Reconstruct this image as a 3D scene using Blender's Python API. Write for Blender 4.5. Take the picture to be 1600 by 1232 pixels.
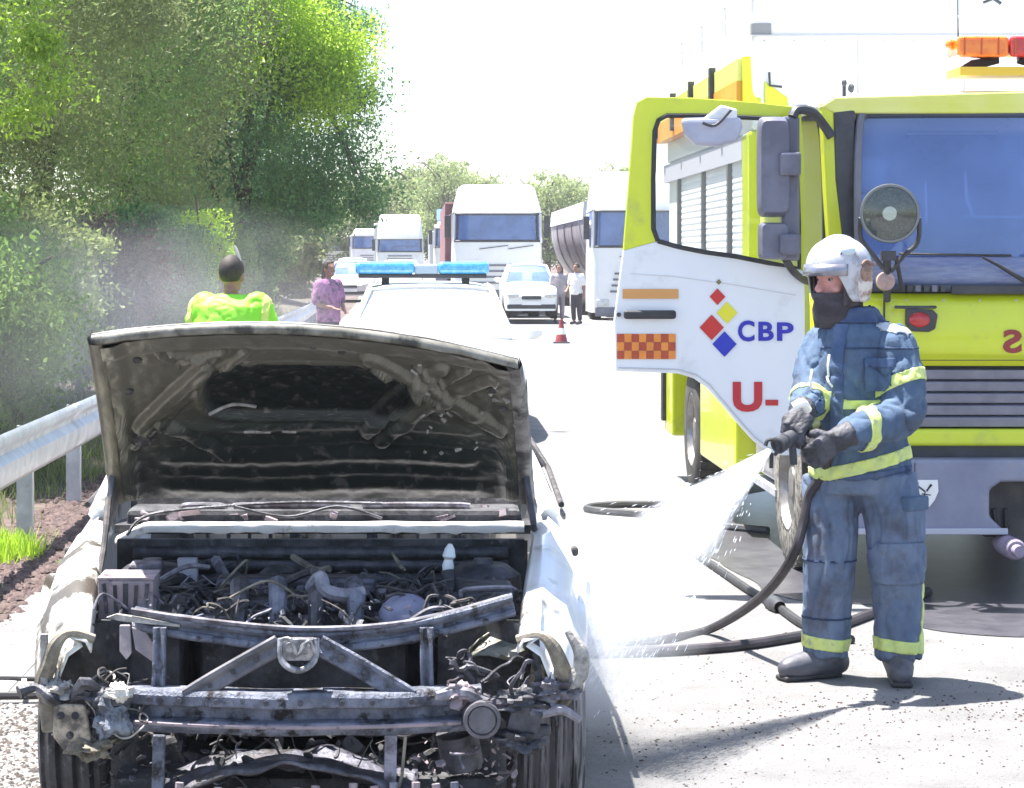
import bpy, bmesh, math, random
import numpy as np
from mathutils import Vector, Matrix, noise, Euler

for o in list(bpy.data.objects): bpy.data.objects.remove(o)
SC = bpy.context.scene
COL = SC.collection
F = 3500.0                       # focal length in photograph pixels (1600 wide)
CH = 1.75                        # camera height
VX, VY = 650.0, 405.0            # vanishing point of the road / horizon in the photograph

# ---------------------------------------------------------------- camera
cam_d = bpy.data.cameras.new('camera')
cam = bpy.data.objects.new('camera', cam_d); COL.objects.link(cam)
cam.location = (0, 0, CH); cam.rotation_euler = (math.radians(90), 0, 0)
cam_d.sensor_width = 36; cam_d.lens = F / 1600 * 36
cam_d.shift_x = (800 - VX) / 1600; cam_d.shift_y = -(616 - VY) / 1600
cam_d.clip_start = 0.1; cam_d.clip_end = 3000
SC.camera = cam
# ---------------------------------------------------------------- sky, sun, exposure
SUN = Vector((-0.27, 0.16, 1.0)).normalized()      # towards the sun
elev = math.asin(SUN.z); rot = math.atan2(SUN.x, SUN.y)
W = bpy.data.worlds.new('World'); SC.world = W; W.use_nodes = True
nt = W.node_tree; nt.nodes.clear()
sky = nt.nodes.new('ShaderNodeTexSky'); sky.sky_type = 'NISHITA'; sky.sun_disc = False
sky.sun_elevation = elev; sky.sun_rotation = rot; sky.air_density = 1.0; sky.dust_density = 1.5; sky.ozone_density = 1.0
bg = nt.nodes.new('ShaderNodeBackground'); bg.inputs[1].default_value = 0.09
wo = nt.nodes.new('ShaderNodeOutputWorld')
nt.links.new(sky.outputs[0], bg.inputs[0]); nt.links.new(bg.outputs[0], wo.inputs[0])
sd = bpy.data.lights.new('sun', 'SUN'); sd.energy = 4.6; sd.angle = math.radians(0.6); sd.color = (1, 0.96, 0.9)
so = bpy.data.objects.new('sun', sd); COL.objects.link(so); so.location = (-5, 5, 30)
so.rotation_euler = SUN.to_track_quat('Z', 'Y').to_euler()
SC.view_settings.view_transform = 'Standard'; SC.view_settings.look = 'None'
SC.view_settings.exposure = 2.0; SC.view_settings.gamma = 1.0
SC.view_settings.use_curve_mapping = False
SC.render.engine = 'CYCLES'
SC.cycles.max_bounces = 8; SC.cycles.transparent_max_bounces = 24
SC.cycles.volume_bounces = 6; SC.cycles.use_denoising = True
SC.cycles.volume_step_rate = 2.0

# ---------------------------------------------------------------- helpers
def P(px, py, Y):                # a point at depth Y read off the photograph
    return Vector(((px - VX) * Y / F, Y, CH - (py - VY) * Y / F))
def gz(y):                       # the road climbs a little beyond 48 m
    return 0.0 if y < 48 else 0.6 * (1 - math.exp(-(y - 48) / 60.0))
R = random.Random(7)
MATS = {}
def M(name, c, c2=None, rough=.55, metal=0., vs=6., vd=6., stretch=(1, 1, 1), lo=.4, hi=.6, bump=0., bs=30., coat=0.,
      dirt=None, dlo=.5, dhi=.6, ds=3., spec=.5, rough2=None, wave=None):
    if name in MATS: return MATS[name]
    m = bpy.data.materials.new(name); MATS[name] = m; m.use_nodes = True
    n = m.node_tree.nodes; l = m.node_tree.links; b = n['Principled BSDF']
    b.inputs['Roughness'].default_value = rough; b.inputs['Metallic'].default_value = metal
    b.inputs['Coat Weight'].default_value = coat; b.inputs['Specular IOR Level'].default_value = spec
    b.inputs['Base Color'].default_value = (*c, 1)
    tc = n.new('ShaderNodeTexCoord'); mp = n.new('ShaderNodeMapping'); mp.inputs['Scale'].default_value = stretch
    l.new(tc.outputs['Object'], mp.inputs[0])
    out = None
    def ns(scale, detail, a, z):
        t = n.new('ShaderNodeTexNoise'); t.inputs['Scale'].default_value = scale; t.inputs['Detail'].default_value = detail
        t.inputs['Roughness'].default_value = .65
        l.new(mp.outputs[0], t.inputs['Vector'])
        r = n.new('ShaderNodeMapRange'); r.inputs[1].default_value = a; r.inputs[2].default_value = z
        l.new(t.outputs[0], r.inputs[0]); return r.outputs[0], t.outputs[0]
    if c2 is not None:
        f, raw = ns(vs, vd, lo, hi)
        mx = n.new('ShaderNodeMix'); mx.data_type = 'RGBA'
        l.new(f, mx.inputs[0]); mx.inputs[6].default_value = (*c, 1); mx.inputs[7].default_value = (*c2, 1)
        out = mx.outputs[2]
        if rough2 is not None:
            mr = n.new('ShaderNodeMapRange'); l.new(f, mr.inputs[0]); mr.inputs[3].default_value = rough; mr.inputs[4].default_value = rough2
            l.new(mr.outputs[0], b.inputs['Roughness'])
    if dirt is not None:
        f, raw = ns(ds, 8, dlo, dhi)
        mx = n.new('ShaderNodeMix'); mx.data_type = 'RGBA'; l.new(f, mx.inputs[0])
        if out: l.new(out, mx.inputs[6])
        else: mx.inputs[6].default_value = (*c, 1)
        mx.inputs[7].default_value = (*dirt, 1); out = mx.outputs[2]
    if out: l.new(out, b.inputs['Base Color'])
    if bump:
        f, raw = ns(bs, 5, 0, 1)
        bp = n.new('ShaderNodeBump'); bp.inputs['Strength'].default_value = min(bump, 1); bp.inputs['Distance'].default_value = .02 * max(bump, .3)
        l.new(raw, bp.inputs['Height']); l.new(bp.outputs[0], b.inputs['Normal'])
    return m
def glass(name, tint, film, filmw=.2, gl=.12):  # diffuse layer: soot on the burnt car, painted sky sheen on windscreens
    m = bpy.data.materials.new(name); m.use_nodes = True; n = m.node_tree.nodes; l = m.node_tree.links; n.clear()
    o = n.new('ShaderNodeOutputMaterial'); t = n.new('ShaderNodeBsdfTransparent'); t.inputs[0].default_value = (*tint, 1)
    g = n.new('ShaderNodeBsdfGlossy'); g.inputs['Roughness'].default_value = .04
    d = n.new('ShaderNodeBsdfDiffuse'); tc = n.new('ShaderNodeTexCoord'); tn = n.new('ShaderNodeTexNoise'); tn.inputs['Scale'].default_value = 1.6; tn.inputs['Detail'].default_value = 4; l.new(tc.outputs['Object'], tn.inputs['Vector'])
    mc = n.new('ShaderNodeMix'); mc.data_type = 'RGBA'; mr = n.new('ShaderNodeMapRange'); mr.inputs[1].default_value = .38; mr.inputs[2].default_value = .66; l.new(tn.outputs[0], mr.inputs[0]); l.new(mr.outputs[0], mc.inputs[0])
    mc.inputs[6].default_value = (*film, 1); mc.inputs[7].default_value = (*[min(.8, v * 1.35 + .03) for v in film], 1); l.new(mc.outputs[2], d.inputs[0])  # second, lighter tone paints a paler reflection across the pane
    fr = n.new('ShaderNodeFresnel'); fr.inputs[0].default_value = 1.5
    ad = n.new('ShaderNodeMath'); ad.operation = 'ADD'; ad.inputs[1].default_value = gl; l.new(fr.outputs[0], ad.inputs[0])
    m1 = n.new('ShaderNodeMixShader'); m1.inputs[0].default_value = filmw; l.new(t.outputs[0], m1.inputs[1]); l.new(d.outputs[0], m1.inputs[2])
    m2 = n.new('ShaderNodeMixShader'); l.new(ad.outputs[0], m2.inputs[0]); l.new(m1.outputs[0], m2.inputs[1]); l.new(g.outputs[0], m2.inputs[2])
    l.new(m2.outputs[0], o.inputs[0]); return m

def tag(o, label=None, cat=None, group=None, kind=None):
    if label: o['label'] = label
    if cat: o['category'] = cat
    if group: o['group'] = group
    if kind: o['kind'] = kind
    return o
def empty(name, loc=(0, 0, 0), label=None, cat=None, group=None, rz=0.):
    o = bpy.data.objects.new(name, None); COL.objects.link(o); o.location = loc; o.rotation_euler = (0, 0, rz)
    o.empty_display_size = .2
    return tag(o, label, cat, group)
def wl(o):                      # world location of a helper parent chain (translations only)
    v = Vector((0, 0, 0))
    while o is not None: v += o.location; o = o.parent
    return v
def copy_tree(o, parent=None):
    c = o.copy(); COL.objects.link(c); c.parent = parent
    for ch in [x for x in bpy.data.objects if x.parent == o]: copy_tree(ch, c)
    return c

class MB:
    def __init__(s): s.v = []; s.f = []
    def add(s, vs, fs):
        k = len(s.v); s.v += [tuple(p) for p in vs]; s.f += [tuple(i + k for i in f) for f in fs]; return s
    def box(s, c, d, rot=None, taper=1.0):
        c = Vector(c); h = Vector(d) / 2; m = rot.to_matrix() if rot is not None else None; vs = []
        for z in (-1, 1):
            for x, y in ((-1, -1), (1, -1), (1, 1), (-1, 1)):
                t = taper if z > 0 else 1.0
                p = Vector((x * h.x * t, y * h.y * t, z * h.z))
                if m: p = m @ p
                vs.append(c + p)
        return s.add(vs, [(3, 2, 1, 0), (4, 5, 6, 7), (0, 1, 5, 4), (1, 2, 6, 5), (2, 3, 7, 6), (3, 0, 4, 7)])
    def box2(s, a, b):           # from corner to corner
        a = Vector(a); b = Vector(b); d = b - a
        return s.box((a + b) / 2, (abs(d.x), abs(d.y), abs(d.z)))
    def bar(s, a, b, w, t, up=(0, 0, 1)):  # rectangular bar from a to b
        a = Vector(a); b = Vector(b); z = (b - a).normalized(); x = Vector(up).cross(z)
        if x.length < 1e-4: x = Vector((1, 0, 0)).cross(z)
        x.normalize(); y = z.cross(x); vs = []
        for p in (a, b):
            for i, j in ((-1, -1), (1, -1), (1, 1), (-1, 1)): vs.append(p + x * i * w / 2 + y * j * t / 2)
        return s.add(vs, [(3, 2, 1, 0), (4, 5, 6, 7), (0, 1, 5, 4), (1, 2, 6, 5), (2, 3, 7, 6), (3, 0, 4, 7)])
    def tube(s, pts, r, n=8, cap=True, ry=None, smooth=0):
        pts = [Vector(p) for p in pts]
        if smooth: pts = catmull(pts, smooth)
        N = len(pts); rr = r if hasattr(r, '__len__') else [r] * N
        if len(rr) != N: rr = list(np.interp(np.linspace(0, 1, N), np.linspace(0, 1, len(rr)), rr))
        ref = None; rings = []
        for i, p in enumerate(pts):
            t = (pts[min(i + 1, N - 1)] - pts[max(i - 1, 0)])
            t = t.normalized() if t.length > 1e-9 else Vector((0, 0, 1))
            if ref is None:
                ref = Vector((0, 0, 1)) if abs(t.z) < .9 else Vector((1, 0, 0))
            x = (ref - t * ref.dot(t)).normalized(); ref = x; y = t.cross(x)
            rings.append([p + (x * math.cos(a) + y * (ry or 1) * math.sin(a)) * rr[i] for a in [2 * math.pi * k / n for k in range(n)]])
        vs = [q for g in rings for q in g]; fs = []
        for i in range(N - 1):
            for k in range(n): fs.append((i * n + k, i * n + (k + 1) % n, (i + 1) * n + (k + 1) % n, (i + 1) * n + k))
        if cap: fs.append(tuple(range(n - 1, -1, -1))); fs.append(tuple((N - 1) * n + k for k in range(n)))
        return s.add(vs, fs)
    def cyl(s, a, b, r, n=16, r2=None): return s.tube([a, b], [r, r if r2 is None else r2], n)
    def lathe(s, prof, axis_o, axis, n=24):   # prof: (radius, distance along the axis)
        o = Vector(axis_o); a = Vector(axis).normalized(); x = a.orthogonal().normalized(); y = a.cross(x); vs = []; fs = []
        for r, h in prof:
            for k in range(n):
                t = 2 * math.pi * k / n; vs.append(o + a * h + (x * math.cos(t) + y * math.sin(t)) * r)
        for i in range(len(prof) - 1):
            for k in range(n): fs.append((i * n + k, i * n + (k + 1) % n, (i + 1) * n + (k + 1) % n, (i + 1) * n + k))
        return s.add(vs, fs)
    def ell(s, c, r, n=14, m=10, rot=None):
        c = Vector(c); vs = []; fs = []; mm = rot.to_matrix() if rot is not None else None
        for i in range(m + 1):
            ph = math.pi * i / m
            for k in range(n):
                th = 2 * math.pi * k / n
                p = Vector((math.sin(ph) * math.cos(th) * r[0], math.sin(ph) * math.sin(th) * r[1], math.cos(ph) * r[2]))
                if mm: p = mm @ p
                vs.append(c + p)
        for i in range(m):
            for k in range(n): fs.append((i * n + k, (i + 1) * n + k, (i + 1) * n + (k + 1) % n, i * n + (k + 1) % n))
        return s.add(vs, fs)
    def grid(s, rows, flip=False, closed=False):
        m = len(rows); n = len(rows[0]); fs = []
        for i in range(m - 1):
            for k in range(n if closed else n - 1):
                q = (i * n + k, i * n + (k + 1) % n, (i + 1) * n + (k + 1) % n, (i + 1) * n + k)
                fs.append(q[::-1] if flip else q)
        return s.add([p for r in rows for p in r], fs)
    def prism(s, pts, d):        # planar polygon extruded by the vector d
        n = len(pts); d = Vector(d); vs = [Vector(p) for p in pts]; vs += [p + d for p in vs]
        return s.add(vs, [tuple(range(n - 1, -1, -1)), tuple(range(n, 2 * n))] + [(i, (i + 1) % n, n + (i + 1) % n, n + i) for i in range(n)])
    def build(s, name, mat, parent=None, world=True, bev=0., seg=2, smooth=False, angle=35, solid=0., sub=0, kind=None, label=None, fix=True):
        me = bpy.data.meshes.new(name); off = wl(parent) if (parent and world) else Vector((0, 0, 0))
        me.from_pydata([(p[0] - off.x, p[1] - off.y, p[2] - off.z) for p in s.v], [], s.f)
        if fix:
            bm = bmesh.new(); bm.from_mesh(me); bmesh.ops.recalc_face_normals(bm, faces=bm.faces); bm.to_mesh(me); bm.free()
        me.materials.append(mat)
        if smooth:
            me.shade_smooth()
            if angle < 180: me.set_sharp_from_angle(angle=math.radians(angle))
        o = bpy.data.objects.new(name, me); COL.objects.link(o)
        if parent: o.parent = parent
        if solid: md = o.modifiers.new('s', 'SOLIDIFY'); md.thickness = solid; md.offset = 0
        if bev:
            md = o.modifiers.new('b', 'BEVEL'); md.width = bev; md.segments = seg; md.limit_method = 'ANGLE'; md.angle_limit = math.radians(40)
        if sub: md = o.modifiers.new('u', 'SUBSURF'); md.levels = sub; md.render_levels = sub
        if kind: o['kind'] = kind
        if label: o['label'] = label
        return o
def catmull(pts, k):
    out = []; n = len(pts)
    for i in range(n - 1):
        a = pts[max(i - 1, 0)]; b = pts[i]; c = pts[i + 1]; d = pts[min(i + 2, n - 1)]
        for j in range(k):
            t = j / k
            out.append(.5 * ((2 * b) + (c - a) * t + (2 * a - 5 * b + 4 * c - d) * t * t + (3 * b - a - 3 * c + d) * t ** 3))
    out.append(pts[-1]); return out
def npmesh(name, V, Q, mat, parent=None, smooth=False):      # fast quad mesh from arrays
    me = bpy.data.meshes.new(name); nq = len(Q)
    me.vertices.add(len(V)); me.vertices.foreach_set('co', np.asarray(V, np.float32).ravel())
    me.loops.add(nq * 4); me.loops.foreach_set('vertex_index', np.asarray(Q, np.int32).ravel())
    me.polygons.add(nq); me.polygons.foreach_set('loop_start', np.arange(0, nq * 4, 4, dtype=np.int32))
    me.update(calc_edges=True); me.materials.append(mat)
    if smooth: me.shade_smooth()
    o = bpy.data.objects.new(name, me); COL.objects.link(o)
    if parent: o.parent = parent
    return o
def text(name, s, mat, box, Y, parent, bold=.0, depth=.002, mirror=False):   # lettering in the x-z plane at depth Y; box = x0, z0, x1, z1
    cu = bpy.data.curves.new(name, 'FONT'); cu.body = s; cu.size = 1; cu.offset = bold; cu.extrude = 0.01; cu.resolution_u = 4
    t = bpy.data.objects.new('t', cu); COL.objects.link(t)
    dg = bpy.context.evaluated_depsgraph_get(); dg.update()
    me = bpy.data.meshes.new_from_object(t.evaluated_get(dg)); bpy.data.objects.remove(t)
    co = np.array([v.co[:] for v in me.vertices]); lo = co.min(0); hi = co.max(0)
    u = (co[:, 0] - lo[0]) / (hi[0] - lo[0]); w = (co[:, 1] - lo[1]) / (hi[1] - lo[1]); e = co[:, 2] / .01
    if mirror: u = 1 - u
    off = wl(parent)
    X = box[0] + u * (box[2] - box[0]) - off.x; Z = box[1] + w * (box[3] - box[1]) - off.z; YY = Y - e * depth - off.y
    me.vertices.foreach_set('co', np.stack([X, YY, Z], 1).astype(np.float32).ravel()); me.update()
    me.materials.clear(); me.materials.append(mat)
    o = bpy.data.objects.new(name, me); COL.objects.link(o); o.parent = parent; return o
def remesh(mb, name, mat, parent, voxel=.012, smooth_it=4, wrinkle=None):
    me = bpy.data.meshes.new('tmp'); me.from_pydata(mb.v, [], mb.f)
    bm = bmesh.new(); bm.from_mesh(me); bmesh.ops.recalc_face_normals(bm, faces=bm.faces); bm.to_mesh(me); bm.free()
    t = bpy.data.objects.new('tmp', me); COL.objects.link(t)
    md = t.modifiers.new('r', 'REMESH'); md.mode = 'VOXEL'; md.voxel_size = voxel
    if smooth_it: sm = t.modifiers.new('s', 'SMOOTH'); sm.factor = .5; sm.iterations = smooth_it
    dg = bpy.context.evaluated_depsgraph_get(); dg.update()
    m2 = bpy.data.meshes.new_from_object(t.evaluated_get(dg)); bpy.data.objects.remove(t); m2.name = name
    if wrinkle:
        nv = [v.normal.copy() for v in m2.vertices]
        for v, nn in zip(m2.vertices, nv): v.co += nn * wrinkle(v.co)
    off = wl(parent) if parent else Vector((0, 0, 0))
    for v in m2.vertices: v.co -= off
    m2.materials.clear(); m2.materials.append(mat); m2.shade_smooth()
    o = bpy.data.objects.new(name, m2); COL.objects.link(o)
    if parent: o.parent = parent
    return o

# ---------------------------------------------------------------- materials
asphalt = M('asphalt', (.165, .163, .16), (.245, .24, .238), rough=.9, vs=2.6, vd=12, lo=.35, hi=.68, bump=.8, bs=150, dirt=(.06, .06, .062), ds=70, dlo=.57, dhi=.66)
soil = M('soil', (.07, .045, .045), (.13, .095, .085), rough=1, vs=1.8, vd=10, bump=1, bs=20, dirt=(.06, .09, .03), ds=2.2, dlo=.55, dhi=.65)
white_line = M('road_paint', (.75, .75, .72), (.4, .4, .38), rough=.8, vs=25, lo=.55, hi=.7)
zinc = M('galvanised_steel', (.52, .53, .56), (.4, .4, .44), rough=.45, metal=.5, vs=5, bump=.1, bs=12, dirt=(.25, .22, .2), ds=7, dlo=.62, dhi=.75)
black_rub = M('black_rubber', (.018, .018, .02), (.035, .035, .037), rough=.6, vs=9)
white_paint = M('white_paint', (.78, .78, .77), (.68, .68, .66), rough=.3, coat=.4, vs=2.5, lo=.5, hi=.8)
# ================================================================= ground
def strip(name, xs, ys, z0, mat):
    mb = MB(); mb.grid([[(x, y, gz(y) + z0) for x in xs] for y in ys]); o = mb.build(name, mat, fix=False); tag(o, kind='structure'); return o
YS = [-40, 0, 20, 48] + [48 + 6 * i for i in range(1, 30)] + [300, 450, 1200]
strip('ground', [-600, -100, -30, -8, -2.6, 0, 14, 60, 600], YS, -0.008, soil)
# the road bends gently to the left far ahead
def bend(y): return -0.0006 * max(0, y - 70) ** 2 if y < 260 else -0.0006 * 190 ** 2
mb = MB(); yy = [-30] + [i * 5. for i in range(0, 60)]
rowsr = []
for y in yy:
    b = bend(y); rowsr.append([(x + b, y, gz(y) + .0) for x in (-2.02 + .03 * math.sin(y * 1.3), 0, 4, 9, 14.5)])
mb.grid(rowsr); tag(mb.build('road', asphalt, fix=False), kind='structure')
mb = MB()
for x0 in (-1.78, 9.2):
    mb.grid([[(x0 + bend(y), y, gz(y) + .005), (x0 + .13 + bend(y), y, gz(y) + .005)] for y in [i * 4. for i in range(0, 60)]])
tag(mb.build('edge_line', white_line, fix=False), kind='structure')
mb = MB()
for k in range(2, 22):
    y0 = k * 9. + 3; y1 = y0 + 3.5
    mb.grid([[(3.9 + bend(y), y, gz(y) + .005), (4.02 + bend(y), y, gz(y) + .005)] for y in (y0, y1)])
tag(mb.build('lane_line', white_line, fix=False), kind='structure')
# grassy embankment rising on the left behind the guardrail
bank = M('bank_soil', (.085, .06, .055), (.05, .055, .03), rough=1, vs=.9, vd=9, bump=1, bs=9)
rows = []
for i in range(70):
    y = 8 + i * 2.2
    r_ = []
    for j in range(16):
        x = -2.75 - j * .9; h = min(1., (j * .9) / 6.) * 1.1
        h += .12 * noise.noise(Vector((x * .9, y * .9, 1))) * (1 if j else 0)
        r_.append((x + (bend(y) if y > 70 else 0), y, gz(y) + h - (.03 if j == 0 else 0)))
    rows.append(r_)
mb = MB(); mb.grid(rows); tag(mb.build('embankment', bank, smooth=True, angle=180, fix=False), kind='structure')

# asphalt wetted by the hoses, with the engine's shadow painted in under its bumper
wet = M('wet_shaded_asphalt', (.05, .048, .058), (.08, .077, .09), rough=.3, vs=5, bump=.3, bs=140)
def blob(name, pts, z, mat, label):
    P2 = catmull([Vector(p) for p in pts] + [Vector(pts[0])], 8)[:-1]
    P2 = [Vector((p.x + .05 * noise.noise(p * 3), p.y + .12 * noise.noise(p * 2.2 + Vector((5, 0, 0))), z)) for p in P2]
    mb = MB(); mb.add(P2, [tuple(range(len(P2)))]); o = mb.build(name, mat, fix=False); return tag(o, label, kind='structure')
def g0(px, py): Y = CH * F / (py - VY); return ((px - VX) * Y / F, Y, 0)
blob('wet_shadow_patch', [g0(1072, 852), g0(1120, 815), g0(1170, 775), g0(1260, 765), g0(1400, 800), g0(1700, 850), g0(1760, 985), g0(1600, 998), g0(1450, 985), g0(1400, 950), g0(1260, 940), g0(1190, 920), g0(1130, 885)], .004, wet, 'wet asphalt beside the fire engine with its painted shadow under the bumper')
# loose grit and burnt crumbs on the asphalt
rng = np.random.default_rng(3)
def grit(name, mat, n, xr, yr, sz, seed, dens=None):
    r = np.random.default_rng(seed)
    x = r.uniform(*xr, n); y = r.uniform(*yr, n)
    if dens: k = np.array([dens(a, b) for a, b in zip(x, y)]) > r.random(n); x = x[k]; y = y[k]; n = len(x)
    s = r.uniform(.3, 1, n) ** 2 * sz
    base = np.array([[-1, -1, 0], [1, -1, 0], [1, 1, 0], [-1, 1, 0], [-.5, -.5, 1], [.6, -.5, .9], [.5, .6, 1], [-.6, .5, .8]])
    V = []; a = r.uniform(0, 6.28, n); ca, sa = np.cos(a), np.sin(a)
    for b in base:
        bx = b[0] * s * r.uniform(.6, 1.2, n); by = b[1] * s * r.uniform(.6, 1.2, n)
        V.append(np.stack([x + bx * ca - by * sa, y + bx * sa + by * ca, .001 + b[2] * s * .7], 1))
    V = np.stack(V, 1).reshape(-1, 3)
    q = np.array([[0, 1, 5, 4], [1, 2, 6, 5], [2, 3, 7, 6], [3, 0, 4, 7], [4, 5, 6, 7]])
    Q = (q[None] + (np.arange(n) * 8)[:, None, None]).reshape(-1, 4)
    return tag(npmesh(name, V, Q, mat), kind='stuff')
crumb_d = M('charred_crumbs', (.03, .028, .03), (.08, .06, .05), rough=.9, vs=40)
crumb_l = M('pale_grit', (.3, .29, .27), (.2, .19, .18), rough=.9, vs=40)
fs = lambda x, y: noise.noise(Vector((x * 1.7, y * 1.7, 4))) * .9 + .35
tag(grit('road_grit', crumb_d, 4200, (.3, 3.6), (7.0, 10.6), .0055, 5, fs), 'dark grit scattered over the asphalt in front of the firefighter', 'grit')
tag(grit('burnt_crumbs', crumb_d, 5000, (-1.9, -.9), (6.6, 8.8), .011, 6), 'charred crumbs on the asphalt left of the burnt car', 'debris')
tag(grit('pale_grit', crumb_l, 5000, (-1.9, -.9), (6.6, 8.8), .011, 8), 'pale foam grit on the asphalt left of the burnt car', 'debris')
tag(grit('soil_clods', M('soil_clod', (.06, .04, .04), (.12, .085, .075), rough=1, vs=20), 9000, (-2.62, -1.95), (8, 22), .03, 19, lambda x, y: .9 - max(0, x + 2.15) * 4), 'brown clods and litter on the dirt verge below the guardrail', 'soil')
# brown stain of fine soot near the feet is real dirt: small crumbs
tag(grit('brown_grit', M('brown_crumbs', (.06, .035, .03), (.05, .03, .03), rough=1, vs=30), 800, (1.1, 2.6), (8.0, 9.1), .006, 9,
     lambda x, y: 1.2 - 2.2 * abs(y - 8.55 - .1 * math.sin(x * 4))), 'brown soot crumbs on the road below the firefighter', 'debris')

# ================================================================= guardrail
gr = empty('guardrail', (-2.35, 10, 0), 'grey steel guardrail running along the left edge of the road below the trees', 'guardrail')
prof = [(.0, .74), (.015, .76), (.03, .735), (.03, .70), (-.015, .655), (-.015, .63), (.03, .585), (.03, .55), (.015, .47), (-.005, .44)]
for k in range(14):
    y0 = 3.2 + k * 4.0; y1 = y0 + 4.12; mb = MB(); rows = []
    for y in np.linspace(y0, y1, 9):
        e = .004 if y > y1 - .3 else 0
        rows.append([(-2.35 + a + e, y, z + gz(y)) for a, z in prof])
    mb.grid(rows); mb.build('rail_beam', zinc, gr, smooth=True, solid=.004)
for k in range(28):
    y = 4.1 + k * 2.0; mb = MB()
    mb.box((-2.46, y, .33 + gz(y)), (.10, .012, .74)); mb.box((-2.41, y - .03, .33 + gz(y)), (.01, .06, .74)); mb.box((-2.51, y + .03, .33 + gz(y)), (.01, .06, .74))
    mb.build('post', zinc, gr)
    if k % 2 == 0:
        mb = MB(); mb.box((-2.39, y, .60 + gz(y)), (.06, .1, .18)); mb.build('spacer', zinc, gr)
        mb = MB()
        for dz in (-.05, .05): mb.cyl((-2.365, y, .645 + gz(y) + dz), (-2.35, y, .645 + gz(y) + dz), .014, 6)
        mb.build('bolt', zinc, gr)

# ================================================================= foliage
def leafmat(name, a, b, c, tr=.35):
    m = bpy.data.materials.new(name); m.use_nodes = True; n = m.node_tree.nodes; l = m.node_tree.links; n.clear()
    g = n.new('ShaderNodeNewGeometry'); cr = n.new('ShaderNodeValToRGB')
    e = cr.color_ramp.elements; e[0].color = (*a, 1); e[1].color = (*c, 1); k = cr.color_ramp.elements.new(.55); k.color = (*b, 1)
    tc = n.new('ShaderNodeTexCoord'); tn = n.new('ShaderNodeTexNoise'); tn.inputs['Scale'].default_value = .8; tn.inputs['Detail'].default_value = 3
    l.new(tc.outputs['Object'], tn.inputs['Vector'])
    mm = n.new('ShaderNodeMath'); mm.operation = 'MULTIPLY_ADD'; mm.inputs[1].default_value = .55
    l.new(g.outputs['Random Per Island'], mm.inputs[0])
    m3 = n.new('ShaderNodeMath'); m3.operation = 'MULTIPLY_ADD'; m3.inputs[1].default_value = 1.6; m3.inputs[2].default_value = -.55
    l.new(tn.outputs[0], m3.inputs[0]); l.new(m3.outputs[0], mm.inputs[2]); l.new(mm.outputs[0], cr.inputs[0])
    d = n.new('ShaderNodeBsdfPrincipled'); d.inputs['Roughness'].default_value = .55; l.new(cr.outputs[0], d.inputs['Base Color'])
    t = n.new('ShaderNodeBsdfTranslucent'); l.new(cr.outputs[0], t.inputs[0])
    mx = n.new('ShaderNodeMixShader'); mx.inputs[0].default_value = tr; l.new(d.outputs[0], mx.inputs[1]); l.new(t.outputs[0], mx.inputs[2])
    o = n.new('ShaderNodeOutputMaterial'); l.new(mx.outputs[0], o.inputs[0]); return m
leaf_g = leafmat('leaves_green', (.10, .17, .05), (.18, .29, .08), (.32, .44, .11), .5)
leaf_b = leafmat('leaves_blue_green', (.07, .16, .07), (.13, .27, .10), (.28, .42, .12), .5)
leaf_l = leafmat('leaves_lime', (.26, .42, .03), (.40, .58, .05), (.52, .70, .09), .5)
leaf_m = leafmat('leaves_sunlit', (.16, .28, .03), (.28, .42, .045), (.42, .58, .07), .5)  # yellower leaf tone painting sunlight on the nearest crown
leaf_o = leafmat('leaves_olive', (.15, .18, .07), (.22, .27, .10), (.33, .4, .13), .5)
leaf_r = leafmat('leaves_dry', (.09, .055, .045), (.14, .1, .07), (.2, .17, .09), .2)
bark = M('bark', (.09, .065, .05), (.15, .12, .1), rough=1, vs=6, stretch=(4, 4, .6), bump=1, bs=25)
def leaves(C, n, size, seed, sig, asp=2.6, droop=.5):
    """n leaves scattered round clump centres C (k,4: xyz + weight)"""
    r = np.random.default_rng(seed); C = np.asarray(C); w = C[:, 3] / C[:, 3].sum()
    idx = r.choice(len(C), n, p=w); s = sig * (.6 + .8 * r.random(len(C)))
    p = C[idx, :3] + np.clip(r.normal(0, 1, (n, 3)), -1.9, 1.9) * s[idx][:, None] * np.array([1, 1, .75])
    d = r.normal(0, 1, (n, 3)); d[:, 2] -= droop; d /= np.linalg.norm(d, axis=1)[:, None]
    u = np.cross(d, r.normal(0, 1, (n, 3))); u /= np.linalg.norm(u, axis=1)[:, None]
    L = size * r.uniform(.6, 1.4, n)[:, None]; Wd = L / asp
    V = np.stack([p - d * L, p + u * Wd, p + d * L, p - u * Wd], 1).reshape(-1, 3)
    return V, np.arange(n * 4).reshape(-1, 4)
def crown_clumps(c, r, k, seed, shell=.55, lean=(0, 0)):
    g = np.random.default_rng(seed); d = g.normal(0, 1, (k, 3)); d /= np.linalg.norm(d, axis=1)[:, None]
    rad = shell + (1 - shell) * g.random(k) ** .7
    lump = np.array([.82 + .36 * noise.noise(Vector(q) * 1.7 + Vector((seed, 0, 0))) for q in d])
    p = d * (rad * lump)[:, None] * np.array(r) + np.array(c)
    return np.concatenate([p, g.uniform(.4, 1.2, (k, 1))], 1)
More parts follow.
